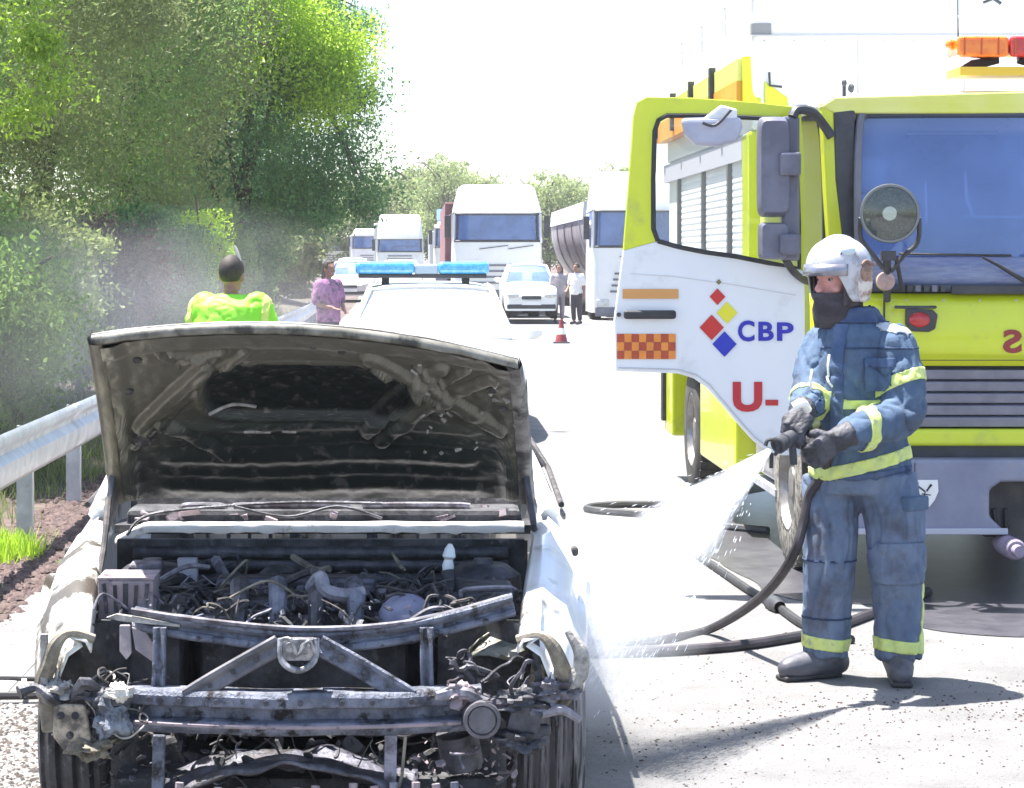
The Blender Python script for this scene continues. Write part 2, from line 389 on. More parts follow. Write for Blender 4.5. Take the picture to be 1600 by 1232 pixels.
def tree(name, loc, h, r, mat, label, cat='tree', group=None, n=26000, size=.07, k=110, seed=1, cz=None, trunk_r=.14, droop=.5, lean=(0, 0), leaf_asp=2.6, low=.18, lit_sprays=None):
    x, y = loc; z = gz(y) + (0 if x > -2.7 else min(1., (-x - 2.75) / 6.) * 1.1 if x > -20 else 0)
    t = empty(name, (x, y, z), label, cat, group)
    rr = random.Random(seed); cz = cz or h * .58
    mb = MB(); top = Vector((x + lean[0] * .7, y + lean[1] * .7, z + h * .85)); base = Vector((x, y, z - .15))
    mid = [base.lerp(top, f) + Vector((rr.uniform(-.12, .12), rr.uniform(-.12, .12), 0)) * (1 if 0 < f < 1 else 0) for f in (0, .2, .45, .7, 1)]
    mb.tube(mid, [trunk_r * 1.25, trunk_r, trunk_r * .75, trunk_r * .5, trunk_r * .15], 9, smooth=4)
    cc = Vector((x + lean[0], y + lean[1], z + cz))
    for i in range(16):
        f = rr.uniform(.18, .85); a = base.lerp(top, f); an = rr.uniform(0, 6.28)
        e = cc + Vector((math.cos(an) * r[0] * .8, math.sin(an) * r[1] * .8, rr.uniform(-.6, .8) * r[2]))
        m_ = a.lerp(e, .5) + Vector((rr.uniform(-.2, .2), rr.uniform(-.2, .2), .15 * r[2]))
        mb.tube([a, m_, e], [trunk_r * .45, trunk_r * .28, .01], 6, smooth=4)
    mb.build('trunk', bark, t, smooth=True, angle=180)
    C = crown_clumps(cc, r, k, seed); C = C[C[:, 2] > z + low]
    V, Q = leaves(C, n, size, seed, .062 * (r[0] + r[2]) / 2 + .07, leaf_asp, droop); V[:, 2] = np.maximum(V[:, 2], z + .02)
    npmesh('crown', V - np.array(wl(t)), Q, mat, t)
    if lit_sprays:  # brighter leaf clumps paint sunlight onto the crown
        yc_ = np.array([[x + a, y + b_, z + c_, w] for a, b_, c_, w in lit_sprays[0]]); V, Q = leaves(yc_, lit_sprays[1], size, seed + 500, lit_sprays[2], leaf_asp, .0)
        npmesh('sunlit_sprays', V - np.array(wl(t)), Q, lit_sprays[3], t)
    return t
G = 'trees standing in a row beyond the guardrail'
tree('roadside_tree', (-5.4, 19.5), 7.5, (2.6, 2.6, 3.4), leaf_g, 'tall coarse leafed tree at the far left edge, nearest of the roadside row', group=G, seed=11, n=90000, size=.030, k=330, lit_sprays=([(2.25 + .12 * (i % 3), -1.6, 4.1 - .28 * i, 1) for i in range(7)] + [(1.9 - .4 * i, -2.2, 4.0 + .1 * i, .5) for i in range(4)], 5200, .15, leaf_m))
tree('roadside_tree', (-4.9, 24.5), 8.2, (2.5, 2.6, 3.9), leaf_o, 'olive green tree behind the nearest one, second of the roadside row', group=G, seed=12, n=90000, size=.032, k=330)
tree('roadside_tree', (-5.0, 30.0), 9.0, (2.7, 2.8, 4.4), leaf_g, 'dense green tree above the small lime bush', group=G, seed=13, n=90000, size=.036, k=330)
tree('roadside_tree', (-4.6, 36.0), 9.8, (2.8, 3.0, 4.9), leaf_o, 'tall brownish green tree in the middle of the roadside row', group=G, seed=14, n=90000, size=.042, k=330)
tree('roadside_tree', (-3.45, 43.0), 9.6, (2.75, 2.8, 4.0), leaf_b, 'dark blue green tree leaning over the road with a bright sunlit top', group=G, seed=15, n=120000, size=.044, k=380, cz=4.6, lean=(.35, 0), lit_sprays=([(.75 + .42 * a + .12 * c, -2.35 + .25 * abs(a), 5.95 - .12 * a * a + .45 * c - .35 * ((a * 7) % 3), 1) for a in (-3, -2, -1, 0, 1, 2, 3) for c in (-.6, .2, 1, 1.8)], 30000, .30, leaf_l))
tree('roadside_tree', (-5.6, 52.0), 8.5, (3.0, 3.4, 3.9), leaf_b, 'farthest tree of the roadside row, mostly hidden behind the dark leaning one', group=G, seed=16, n=60000, size=.05, k=240)
# sunlight on two crowns above is painted by sprays of brighter leaf colour
B = 'bushes under the roadside trees'
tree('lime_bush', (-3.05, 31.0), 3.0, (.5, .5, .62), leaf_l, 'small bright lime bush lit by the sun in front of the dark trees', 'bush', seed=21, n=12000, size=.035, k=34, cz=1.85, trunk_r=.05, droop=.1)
tree('thicket', (-3.6, 24.5), 2.4, (.95, 1.4, .95), leaf_r, 'dry brownish bush behind the man in the lime vest', 'bush', B, seed=22, n=30000, size=.034, k=170, cz=1.1, trunk_r=.05, low=.0)
tree('thicket', (-3.5, 17.6), 2.2, (.85, 1.5, 1.0), leaf_g, 'green bush spilling over the guardrail at the far left', 'bush', B, seed=23, n=36000, size=.03, k=190, cz=1.1, trunk_r=.05, low=.0)
tree('thicket', (-3.7, 21.0), 2.6, (.9, 1.3, 1.1), leaf_o, 'olive bush between the far left bush and the dry brown bush', 'bush', B, seed=24, n=30000, size=.034, k=170, cz=1.2, trunk_r=.05, low=.0)
tree('thicket', (-3.6, 29.0), 2.8, (1.0, 1.5, 1.2), leaf_b, 'blue green bush just right of the dry brown bush', 'bush', B, seed=25, n=30000, size=.036, k=170, cz=1.3, trunk_r=.05, low=.0)
tree('thicket', (-3.4, 35.0), 2.8, (1.0, 1.8, 1.2), leaf_g, 'green bush behind the woman in the pink top', 'bush', B, seed=26, n=30000, size=.04, k=170, cz=1.3, trunk_r=.05, low=.0)
tree('thicket', (-3.5, 42.0), 2.8, (1.0, 2.2, 1.2), leaf_b, 'dark bush at the foot of the leaning tree', 'bush', B, seed=27, n=12000, size=.07, k=150, cz=1.3, trunk_r=.05, low=.0)
tree('thicket', (-4.3, 56.0), 3.4, (1.4, 3.2, 1.6), leaf_o, 'farthest bush of the row, olive, past the leaning tree', 'bush', B, seed=28, n=12000, size=.09, k=150, cz=1.6, trunk_r=.05, low=.0)
for (bx_, by_, br_), lb_ in (((-4.4, 70, 1.8), 'olive bush on the verge beyond the leaning tree, nearest of three far ones'), ((-5.8, 94, 2.3), 'middle one of the three far bushes at the bend of the road'), ((-8.2, 124, 3.0), 'farthest bush where the road bends away to the left')):
    tree('thicket', (bx_, by_), br_ * 2, (br_, br_ * 1.6, br_), leaf_b if by_ > 80 else leaf_o, lb_, 'bush', B, seed=int(by_), n=16000, size=.09 + by_ * .0006, k=150, cz=br_ * .95, trunk_r=.06, low=.0)
# grass tufts on the verge
def tufts(name, n, xr, yr, hgt, seed, mat, dens):
    r = np.random.default_rng(seed); x = r.uniform(*xr, n); y = r.uniform(*yr, n)
    k = np.array([dens(a, b) for a, b in zip(x, y)]) > r.random(n); x, y = x[k], y[k]; n = len(x)
    z = np.array([gz(b) + (0 if a > -2.7 else min(1., (-a - 2.75) / 6.) * 1.1) - .01 for a, b in zip(x, y)])
    h = hgt * r.uniform(.4, 1.3, n); a = r.uniform(0, 6.28, n); w = .006; lx = r.normal(0, .35, n) * h; ly = r.normal(0, .35, n) * h
    p = np.stack([x, y, z], 1); u = np.stack([np.cos(a) * w, np.sin(a) * w, 0 * a], 1); tp = p + np.stack([lx, ly, h], 1)
    V = np.stack([p - u, p + u, tp + u * .2, tp - u * .2], 1).reshape(-1, 3)
    return tag(npmesh(name, V, np.arange(n * 4).reshape(-1, 4), mat), kind='stuff')
tag(tufts('verge_grass', 60000, (-5.5, -2.1), (9.5, 36), .13, 31, leaf_o, lambda x, y: .12 + 1.2 * noise.noise(Vector((x * .8, y * .8, 2))) - (.5 if x > -2.5 else 0)), 'thin dry grass on the reddish soil around the guardrail', 'grass')
tag(tufts('green_grass', 9000, (-2.75, -2.2), (12.2, 14.2), .12, 33, leaf_l, lambda x, y: 1.2 - 3.2 * math.hypot(x + 2.55, (y - 13.2) * .7)), 'bright green tuft of grass at the left edge below the rail', 'grass')
tag(tufts('bank_grass', 30000, (-9, -3), (12, 60), .30, 35, leaf_o, lambda x, y: .6 + noise.noise(Vector((x * .6, y * .6, 9)))), 'long grass on the bank under the trees', 'grass')

# far tree line
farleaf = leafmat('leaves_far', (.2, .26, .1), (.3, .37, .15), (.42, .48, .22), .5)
for i in range(40):
    x = -26 + i * 1.75 + R.uniform(-.7, .7); y = 165 + R.uniform(-10, 14)
    hh = 8.6 + .6 * math.sin(i * .5 + .6) + R.uniform(-.5, .5)
    if x < 0: hh *= .72 + .28 * max(0, (x + 10) / 10)
    if i < 1: continue
    tree('distant_tree', (x, y), hh, (3.3, 2.8, hh * .46), farleaf if i % 3 else leaf_o, 'pale green tree in the distant line behind the stopped lorries', group='distant tree line behind the lorries', seed=60 + i, n=9000, size=.13, k=150, cz=hh * .52, trunk_r=.2, low=.3)
# ================================================================= vehicles: shared builders
rubber = M('tyre_rubber', (.025, .025, .027), (.06, .055, .05), rough=.85, vs=8)
rim_m = M('rim_metal', (.28, .27, .26), (.18, .17, .16), rough=.4, metal=.7, vs=8)
dark_pl = M('dark_plastic', (.035, .036, .042), (.055, .056, .065), rough=.5, vs=7)
grey_pl = M('grey_plastic', (.13, .13, .16), (.18, .18, .21), rough=.5, vs=4)
blueglass = glass('windscreen_glass', (.6, .72, 1.0), (.13, .22, .52), .5, .05)
sideglass = glass('side_glass', (.5, .6, .8), (.1, .14, .25), .3, .05)
chassis_m = M('chassis', (.04, .04, .045), (.08, .075, .07), rough=.8, vs=6)
lamp_m = M('lamp_glass', (.6, .62, .62), (.45, .45, .45), rough=.15, vs=12)
amber = M('amber_lens', (.8, .22, .02), (.7, .14, .01), rough=.2, vs=14, coat=.5)
red_l = M('red_lens', (.55, .03, .03), (.4, .02, .02), rough=.2, vs=14, coat=.5)
inner_m = M('cab_interior', (.2, .24, .4), (.12, .15, .26), rough=.8, vs=4)
def wheel(parent, c, r, w, side, name='wheel', dirty=None, lugs=True):
    """wheel at c (world), axis along x, outer face towards side"""
    x, y, z = c; hub = empty(name, (0, 0, 0)); hub.parent = parent; hub.location = Vector(c) - wl(parent)
    mb = MB(); p = [(r * .58, -w / 2), (r * .9, -w / 2), (r * .985, -w * .42), (r, -w * .3), (r, w * .3), (r * .985, w * .42), (r * .9, w / 2), (r * .58, w / 2)]
    mb.lathe(p, c, (1, 0, 0), 36)
    n = 40
    if lugs:
        for k in range(n):
            a = 2 * math.pi * k / n
            for s_ in (-1, 1):
                mb.box((x + s_ * w * .27, y + math.cos(a) * r * 1.005, z + math.sin(a) * r * 1.005), (w * .36, r * .09, r * .03), Euler((a - math.pi / 2, 0, 0)))
    mb.build('tyre', dirty or rubber, hub, smooth=True, fix=True)
    mb = MB(); s = side
    mb.lathe([(r * .59, s * w * .48), (r * .56, s * w * .5), (r * .52, s * w * .36), (r * .3, s * w * .2), (r * .2, s * w * .22), (r * .18, s * w * .42), (.001, s * w * .45)], c, (1, 0, 0), 24)
    for k in range(8):
        a = 2 * math.pi * k / 8
        mb.cyl((x + s * w * .2, y + math.cos(a) * r * .25, z + math.sin(a) * r * .25), (x + s * w * .27, y + math.cos(a) * r * .25, z + math.sin(a) * r * .25), r * .03, 6)
    mb.build('rim', rim_m, hub, smooth=True)
    return hub

def car_body(mb, X, Y, L, prof, hw, zs=.22, wy=(.8, 3.4), wr=.34, y0=0., y1=None, wob=0.):
    """lower body as rings along the length; prof(y) top height, hw(y) half width"""
    rows = []; y1 = y1 if y1 is not None else L
    ys = sorted(set([round(v, 3) for v in np.linspace(y0, y1, int((y1 - y0) / .09) + 2)] + [w + s * wr * k for w in wy for s in (-1, 1) for k in (.3, .7, .92, 1.0) if y0 <= w + s * wr * k <= y1]))
    for y in ys:
        zt = prof(y); h = hw(y); zl = zs
        for w in wy:
            if abs(y - w) < wr: zl = max(zl, .30 + math.sqrt(wr * wr - (y - w) ** 2))
        zl = min(zl, zt - .12)
        wv = wob * noise.noise(Vector((y * 3, X, 0)))
        side = [(h * .95, zl), (h * .99, max(zl + .02, zs + .12)), (h + wv, max(zl + .04, .52 * zt)), (h * .995, zt - .10), (h * .965, zt - .04), (h * .90, zt - .005)]
        r = [(X + a, Y + y, z) for a, z in side] + [(X + h * .5, Y + y, zt + .018), (X, Y + y, zt + .025), (X - h * .5, Y + y, zt + .018)] + [(X - a, Y + y, z) for a, z in side[::-1]]
        rows.append(r)
    mb.grid(rows)
    for r in (rows[0], rows[-1]): mb.add(r, [tuple(range(len(r)))])
    return mb
def lerp_prof(tab):
    xs = [a for a, b in tab]; zs = [b for a, b in tab]
    return lambda y: float(np.interp(y, xs, zs))
def car(loc, paint, label, L=4.3, group=None, z0=0., lightbar=False, H=1.45, W=.87, detail=True, cat='car', name='parked_car'):
    X, Y = loc; e = empty(name, (X, Y, z0), label, cat, group)
    mb = MB(); k = L / 4.3
    pr = lerp_prof([(0, .58), (.12, .70), (.5, .80), (1.15 * k, .93), (2.2 * k, .96), (3.7 * k, .99), (L - .15, .95), (L, .82)])
    hw = lerp_prof([(0, W * .78), (.12, W * .88), (.5, W * .96), (1.2, W), (3.4 * k, W), (L - .3, W * .93), (L, W * .82)])
    car_body(mb, X, Y, L, pr, hw, wy=(.82, L - .95))
    mb.v = [(a, b, c + z0) for a, b, c in mb.v]
    mb.build('body', paint, e, smooth=True, angle=50)
    # greenhouse
    b0, b1, r0, r1 = 1.15 * k, 3.85 * k, 1.95 * k, 3.25 * k; wb, wr_ = W * .88, W * .66; zb = .95
    def p(x, y, z): return (X + x, Y + y, z + z0)
    mb = MB(); rows = []
    for t in np.linspace(0, 1, 7):
        y = r0 + (r1 - r0) * t; zz = H - .035 * (2 * t - 1) ** 2
        rows.append([p(wr_ * s, y, zz - .035 * s ** 4 * 1.3) for s in np.linspace(-1, 1, 9)])
    mb.grid(rows); mb.build('roof', paint, e, smooth=True, solid=.03)
    zt = H - .07
    mb = MB(); mb.grid([[p(wb * s, b0 + .18 * abs(s) ** 2, zb) for s in np.linspace(-1, 1, 7)], [p(wr_ * s, r0 + .03, zt + .03 - .03 * s * s) for s in np.linspace(-1, 1, 7)]])
    mb.build('windscreen', blueglass if detail != 'pale' else paleglass, e, smooth=True)
    mb = MB(); mb.grid([[p(wb * .95 * s, b1, zb + .02) for s in np.linspace(-1, 1, 5)], [p(wr_ * s, r1, zt + .03) for s in np.linspace(-1, 1, 5)]])
    mb.build('rear_window', sideglass, e)
    for s in (-1, 1):
        for pa, pb_, pr_ in ((p(s * wb, b0 + .2, zb - .02), p(s * wr_, r0, zt + .02), .03), (p(s * wb, b1, zb), p(s * wr_, r1, zt + .02), .05), (p(s * wb, (b0 + b1) / 2 + .15, zb - .02), p(s * wr_, (r0 + r1) / 2, zt + .02), .03)):
            mb = MB(); mb.tube([pa, pb_], pr_, 6); mb.build('pillar', paint, e, smooth=True)
        mb = MB(); mb.add([p(s * wb, b0 + .22, zb), p(s * wb, b1 - .05, zb), p(s * wr_, r1 - .02, zt + .01), p(s * wr_, r0 + .03, zt + .01)], [(0, 1, 2, 3)]); mb.build('side_window', sideglass, e)
        mb = MB(); mb.ell(p(s * (W + .09), b0 + .42, 1.0), (.1, .06, .07)); mb.bar(p(s * W * .9, b0 + .45, .95), p(s * (W + .06), b0 + .43, .98), .03, .03); mb.build('mirror', paint, e, smooth=True)
        mb = MB(); mb.ell(p(s * W * .66, .03, .62), (.17, .09, .075)); mb.build('headlight', lamp_m, e, smooth=True)
        for wy in (.82, L - .95): wheel(e, p(s * (W - .11), wy, .30), .30, .19, s, lugs=False)
    mb = MB(); mb.box(p(0, .0, .56), (.5, .06, .10)); mb.build('grille', dark_pl, e, bev=.02)
    mb = MB(); mb.box(p(0, .02, .33), (1.25, .08, .12)); mb.build('lower_grille', dark_pl, e, bev=.03)
    mb = MB(); mb.box(p(0, -.03, .42), (.5, .02, .1)); mb.build('number_plate', white_paint, e)
    mb = MB(); mb.box(p(0, b0 + .55, .82), (1.3, .4, .16)); mb.box(p(-.35, 2.2, .85), (.45, .15, .7)); mb.box(p(.35, 2.2, .85), (.45, .15, .7)); mb.build('interior', dark_pl, e, bev=.04)
    return e
paleglass = glass('sky_reflecting_glass', (.7, .75, .8), (.55, .58, .6), .5, .35)  # pale diffuse layer puts the white sky's reflection into the glass colour

def lorry(loc, cabm, label, z0=0., trailer=None, Wd=2.5, H=3.7, cab_split=True, defl=None, group='lorries stopped in the queue', ws=(2.0, 2.75), tl=13.0, dash=None, name='lorry'):
    """a cab-over lorry facing the camera; X = centre, Y = front face"""
    X, Y = loc; e = empty(name, (X, Y, z0), label, 'lorry', group); h = Wd / 2
    def p(x, y, z): return (X + x, Y + y, z + z0)
    roof = ws[1] + .2
    mb = MB()   # cab shell: rounded front built from rings in plan
    def ring(z, inset, back=2.1):
        r = []
        for a in np.linspace(0, math.pi / 2, 6): r.append(p(-h + inset + .22 * (1 - math.cos(a)), inset + .22 * (1 - math.sin(a)), z))
        q = [p(2 * 0 + -(v[0] - X), v[1] - Y, z) for v in r[::-1]]
        return [p(-h + inset, back, z)] + r + q + [p(h - inset, back, z)]
    zs_ = [(.45, .0), (.9, 0), (1.5, 0), (ws[0] - .06, .01)]
    mb.grid([ring(z, i) for z, i in zs_]); mb.build('cab', cabm, e, smooth=True, angle=40)
    mb = MB(); top = [(ws[1], .05), (ws[1] + .15, .07), (H - .35, .2), (H - .08, .32), (H, .5)]
    rr = [ring(z, i * .6) for z, i in top]
    rr = [[(a, b + (top[k][1] - .05) * .9, c) for a, b, c in r] for k, r in enumerate(rr)]
    mb.grid(rr); mb.add(rr[-1], [tuple(range(len(rr[-1])))]); mb.build('cab_roof', cabm, e, smooth=True, angle=40)
    for s in (-1, 1):
        mb = MB(); mb.bar(p(s * (h - .05), .12, ws[0] - .08), p(s * (h - .07), .16, ws[1] + .05), .07, .12); mb.build('pillar', cabm, e, bev=.01)
        mb = MB(); mb.box2(p(s * (h - .06), .95, ws[0] - .1), p(s * (h - .015), 2.1, ws[1] + .02)); mb.build('rear_panel', cabm, e, bev=.01)
    a = ring(ws[0] - .06, .03); b = ring(ws[1], .06)
    mb = MB(); mb.grid([a[3:-3], b[3:-3]]); mb.build('windscreen', blueglass, e, smooth=True)
    mb = MB(); 
    for z, i in ((ws[0] - .03, .015), (ws[1] - .03, .045)):
        q = ring(z, i)[3:-3]; mb.tube([Vector(v) for v in q], .035, 5)
    for s in (-1, 1): mb.bar(p(s * (h - .14), .07, ws[0]), p(s * (h - .17), .09, ws[1]), .05, .03)
    mb.build('windscreen_seal', dark_pl, e)
    for s in (-1, 1):
        mb = MB(); mb.box2(p(s * (h - .02), .2, ws[0]), p(s * (h - .01), .93, ws[1] - .03)); mb.build('side_window', sideglass, e)
        mb = MB(); mb.box(p(s * (h + .13), .05, (ws[0] + ws[1]) / 2), (.16, .12, .62)); mb.bar(p(s * (h - .05), .1, ws[1]), p(s * (h + .13), .05, ws[1] - .1), .03, .03); mb.build('mirror', dark_pl, e, bev=.03)
        mb = MB(); mb.box(p(s * (h - .3), -.012, .72), (.34, .06, .17)); mb.build('headlight', lamp_m, e, bev=.02)
        for wy, in ((1.3,), (4.6,)) if trailer else ((1.3,), (5.0,)): wheel(e, p(s * (h - .18), wy, .5), .5, .3, s, lugs=False)
    mb = MB(); mb.box2(p(-h + .1, -.03, .35), p(h - .1, .05, .60)); mb.box2(p(-.55, -.035, .62), p(.55, .0, .82)); mb.build('bumper', grey_pl, e, bev=.02)
    for k in range(4):
        mb = MB(); mb.box(p(0, -.015, 1.02 + k * .16), (1.5 - .08 * k, .04, .055)); mb.build('grille_slat', grey_pl, e)
    mb = MB(); mb.box2(p(-h + .35, .05, 1.72), p(h - .35, .01, 1.76)); mb.bar(p(-.5, -.02, 1.95), p(.3, -.02, 2.05), .02, .02); mb.bar(p(.3, -.02, 1.95), p(1.0, -.02, 2.05), .02, .02); mb.build('wiper', dark_pl, e)
    mb = MB(); mb.box2(p(-h + .15, .35, ws[0] - .1), p(h - .15, .75, ws[0] - .3)); mb.box2(p(-.9, 1.0, 1.2), p(-.35, 1.15, 2.35)); mb.box2(p(.35, 1.0, 1.2), p(.9, 1.15, 2.35)); mb.box2(p(-h + .1, 1.9, .8), p(h - .1, 2.0, ws[1])); mb.build('interior', inner_m, e, bev=.03)
    mb = MB(); mb.box2(p(-.45, .6, .55), p(-.3, 6.0 if not trailer else 7.0, .85)); mb.box2(p(.3, .6, .55), p(.45, 6.0 if not trailer else 7, .85)); mb.build('chassis', chassis_m, e)
    if defl: 
        mb = MB(); mb.prism([p(-h + .15, .6, H - .02), p(-h + .15, 2.1, H - .02), p(-h + .15, 2.1, H + .5), p(-h + .15, 1.5, H + .45)], (Wd - .3, 0, 0)); mb.build('roof_deflector', defl, e, bev=.05)
    if trailer == 'box':
        mb = MB(); mb.box2(p(-1.42, 2.6, 1.15), p(1.1, 2.6 + tl, H - .45)); mb.build('trailer', white_paint if dash is None else dash, e, bev=.03)
    if trailer == 'tipper':
        mb = MB(); rows = []
        for y in np.linspace(2.7, 2.7 + tl, 4):
            rows.append([p(x, y, z) for x, z in [(-1.27 * math.cos(a_), 3.0 - 1.9 * math.sin(a_) ** 1.0) if 0 < a_ < math.pi else (-1.27 * math.cos(a_), 3.0) for a_ in np.linspace(0, math.pi, 16)]])
        mb.grid(rows); mb.add(rows[0], [tuple(range(16))]); mb.add(rows[-1], [tuple(range(16))]); mb.build('tank', dash, e, smooth=True)
        mb = MB(); mb.prism([p(-1.3, 2.7, 3.002), p(-1.25, 2.7, 3.5), p(0, 2.7, 3.7), p(1.25, 2.7, 3.5), p(1.3, 2.7, 3.002)], (0, tl, 0)); mb.build('tank_cover', white_paint, e)
        mb = MB(); mb.box2(p(-.5, 2.7, .75), p(.5, 2.7 + tl, 1.12)); mb.build('trailer_frame', chassis_m, e)
        for k in range(4):
            mb = MB(); mb.tube([p(-1.29 * math.cos(a_), 4 + k * 3.4, 3.0 - 1.92 * math.sin(a_)) for a_ in np.linspace(0, math.pi, 13)], .03, 5); mb.build('tank_band', zinc, e)
    if trailer:
        for s in (-1, 1):
            for wy in (2.6 + tl - 3.6, 2.6 + tl - 2.3, 2.6 + tl - 1.0): wheel(e, p(s * 1.05, wy, .5), .5, .3, s, lugs=False)
    return e
red_tr = M('maroon_curtain', (.22, .09, .1), (.28, .14, .15), rough=.7, vs=2)
tip_m = M('tipper_grey', (.40, .38, .41), (.52, .49, .52), rough=.5, metal=.1, vs=1.2)
blue_d = M('blue_deflector', (.03, .12, .5), rough=.4)
cream = M('cream_paint', (.66, .64, .58), (.72, .72, .68), rough=.35, vs=2)
pinkw = M('pinkish_white_paint', (.66, .58, .6), (.72, .7, .68), rough=.35, vs=2)

def gY(Y): return gz(Y)
lorry((2.25, 62), white_paint, 'large white lorry with a wide windscreen at the head of the queue, maroon trailer behind', z0=gz(62) - .05, trailer='box', dash=red_tr, H=3.75, ws=(2.2, 2.95))
lorry((5.95, 60), white_paint, 'tall white lorry pulling a rounded grey tank, seen behind the open fire engine door', z0=gz(60) - .25, trailer='tipper', dash=tip_m, tl=15, H=4.25, ws=(2.25, 3.2))
lorry((2.0, 96), cream, 'white lorry with a blue roof deflector, half hidden by the head lorry', z0=gz(96), trailer='box', defl=blue_d, H=3.1, ws=(1.95, 2.75), tl=9)
lorry((-.85, 118), cream, 'cream lorry with a high blank roof front left of the blue topped lorry', z0=gz(118), trailer='box', H=3.7, ws=(1.75, 2.4), tl=8)
lorry((-3.1, 150), pinkw, 'small distant pinkish white lorry left of the cream lorry', z0=gz(150), H=3.3, ws=(2.0, 2.8), trailer='box', tl=6)
lorry((-6.2, 172), cream, 'tiny distant pale lorry at the far left end of the queue', z0=gz(172), H=3.2, ws=(1.9, 2.7), trailer='box', tl=6)
car((2.95, 57.2), white_paint, 'small white car in front of the white lorries, right of the blue lightbar', z0=gz(57) + .12, L=3.7, group='cars stopped in the queue', H=1.42, W=.72)
car((-2.3, 78), M('silver_paint', (.5, .46, .48), (.6, .56, .58), rough=.3, metal=.2, vs=2), 'silver car in the queue behind the woman in the pink top', z0=gz(78), group='cars stopped in the queue')
car((-.6, 84), white_paint, 'white car in the queue right behind the left end of the lightbar', z0=gz(84), group='cars stopped in the queue')
car((-2.9, 100), pinkw, 'pale pinkish car farther back in the left of the queue', z0=gz(100), group='cars stopped in the queue')
# ---------------------------------------------------------------- police / service car right behind the burnt one
pc = car((.15, 21.2), white_paint, 'white service car with a blue lightbar on its roof, parked behind the burnt car', detail='pale', H=1.50, W=.95, L=4.5, name='service_car')
blue_l = M('blue_lens', (.05, .32, .75), (.12, .5, .8), rough=.15, vs=18, coat=.8)
lb = empty('lightbar', (0, 0, 0)); lb.parent = pc
Yb = 23.5; zb_ = 1.53
for x0, x1 in ((P(556, 0, Yb).x, P(648, 0, Yb).x), (P(684, 0, Yb).x, P(764, 0, Yb).x)):
    mb = MB(); mb.box2((x0, Yb - .14, zb_ + .06), (x1, Yb + .14, zb_ + .19)); mb.build('lens', blue_l, lb, bev=.045, seg=3)
mb = MB(); mb.box2((P(648, 0, Yb).x, Yb - .12, zb_ + .05), (P(684, 0, Yb).x, Yb + .12, zb_ + .165)); mb.build('centre_cover', M('pale_blue_cover', (.4, .5, .6), rough=.3), lb, bev=.02)
mb = MB(); mb.box2((P(560, 0, Yb).x, Yb - .13, zb_ + .02), (P(760, 0, Yb).x, Yb + .13, zb_ + .062)); mb.build('base', dark_pl, lb, bev=.01)
for x_ in (-.32, .52):
    mb = MB(); mb.box2((x_ - .04, Yb - .05, zb_ - .08), (x_ + .04, Yb + .05, zb_ + .03)); mb.build('foot', dark_pl, lb)
# ---------------------------------------------------------------- cones
cone_m = M('cone_orange', (.35, .05, .06), (.22, .03, .05), rough=.6, vs=8)
def cone(px, py, label, h=.5):
    Y = CH * F / (py - VY); x = (px - VX) * Y / F
    z = gz(Y); e = empty('traffic_cone', (x, Y, z), label, 'traffic cone')
    mb = MB(); mb.box((x, Y, z + .02), (.34, .34, .035)); mb.build('base', dark_pl, e, bev=.01)
    mb = MB(); mb.lathe([(.13, .035), (.095, h * .4), (.085, h * .4), (.055, h * .72), (.03, h), (.001, h)], (x, Y, z), (0, 0, 1), 20); mb.build('cone_body', cone_m, e, smooth=True)
    mb = MB(); mb.lathe([(.100, h * .38), (.068, h * .64)], (x, Y, z), (0, 0, 1), 20); mb.build('reflective_band', white_paint, e, smooth=True)
cone(877, 537, 'dark red traffic cone standing on the bright road between the burnt car and the lorries')
mb = MB(); Yd = CH * F / (527 - VY); xd = (832 - VX) * Yd / F
for k in range(5): mb.box((xd + .07 * (k - 2), Yd + R.uniform(-.1, .1), .02), (.12, .08, .03), Euler((0, 0, R.uniform(0, 3))))
tag(mb.build('debris_scrap', dark_pl), 'small dark scrap lying on the road left of the cone', 'debris')
# ================================================================= fire engine
lime = M('lime_yellow_paint', (.62, .68, .02), (.54, .62, .015), rough=.3, coat=.5, vs=2.2, lo=.4, hi=.7, dirt=(.34, .36, .10), ds=4.5, dlo=.56, dhi=.82, bump=.05, bs=8)
lime_p = M('pale_yellow_paint', (.72, .74, .22), (.66, .7, .12), rough=.35, coat=.3, vs=2)
off_w = M('engine_white', (.76, .765, .78), (.70, .71, .74), rough=.35, coat=.3, vs=1.6, lo=.45, hi=.75, dirt=(.5, .49, .48), ds=4, dlo=.56, dhi=.85)
creamy = M('body_white', (.80, .80, .77), (.77, .77, .73), rough=.4, vs=1.2)
bump_m = M('bumper_grey_blue', (.17, .18, .26), (.22, .23, .31), rough=.5, vs=3, dirt=(.28, .27, .27), ds=6, dlo=.6, dhi=.75)
grill_m = M('grille_grey', (.17, .17, .21), (.23, .23, .28), rough=.45, vs=5)
mirror_m = M('mirror_housing', (.10, .10, .14), (.15, .15, .2), rough=.42, vs=5)
shutter_m = M('roller_shutter', (.78, .78, .79), (.72, .72, .74), rough=.45, metal=.1, vs=2)
mud = M('muddy_tyre', (.28, .26, .22), (.06, .055, .05), rough=.95, vs=22, lo=.4, hi=.62, bump=.6, bs=40)
fe = empty('fire_engine', (3.3, 11.67, 0), 'lime yellow and white fire engine facing the camera with its near cab door open', 'fire engine')
FX, FY = 3.3, 11.67
def q(px, py, Y=FY): return P(px, py, Y)
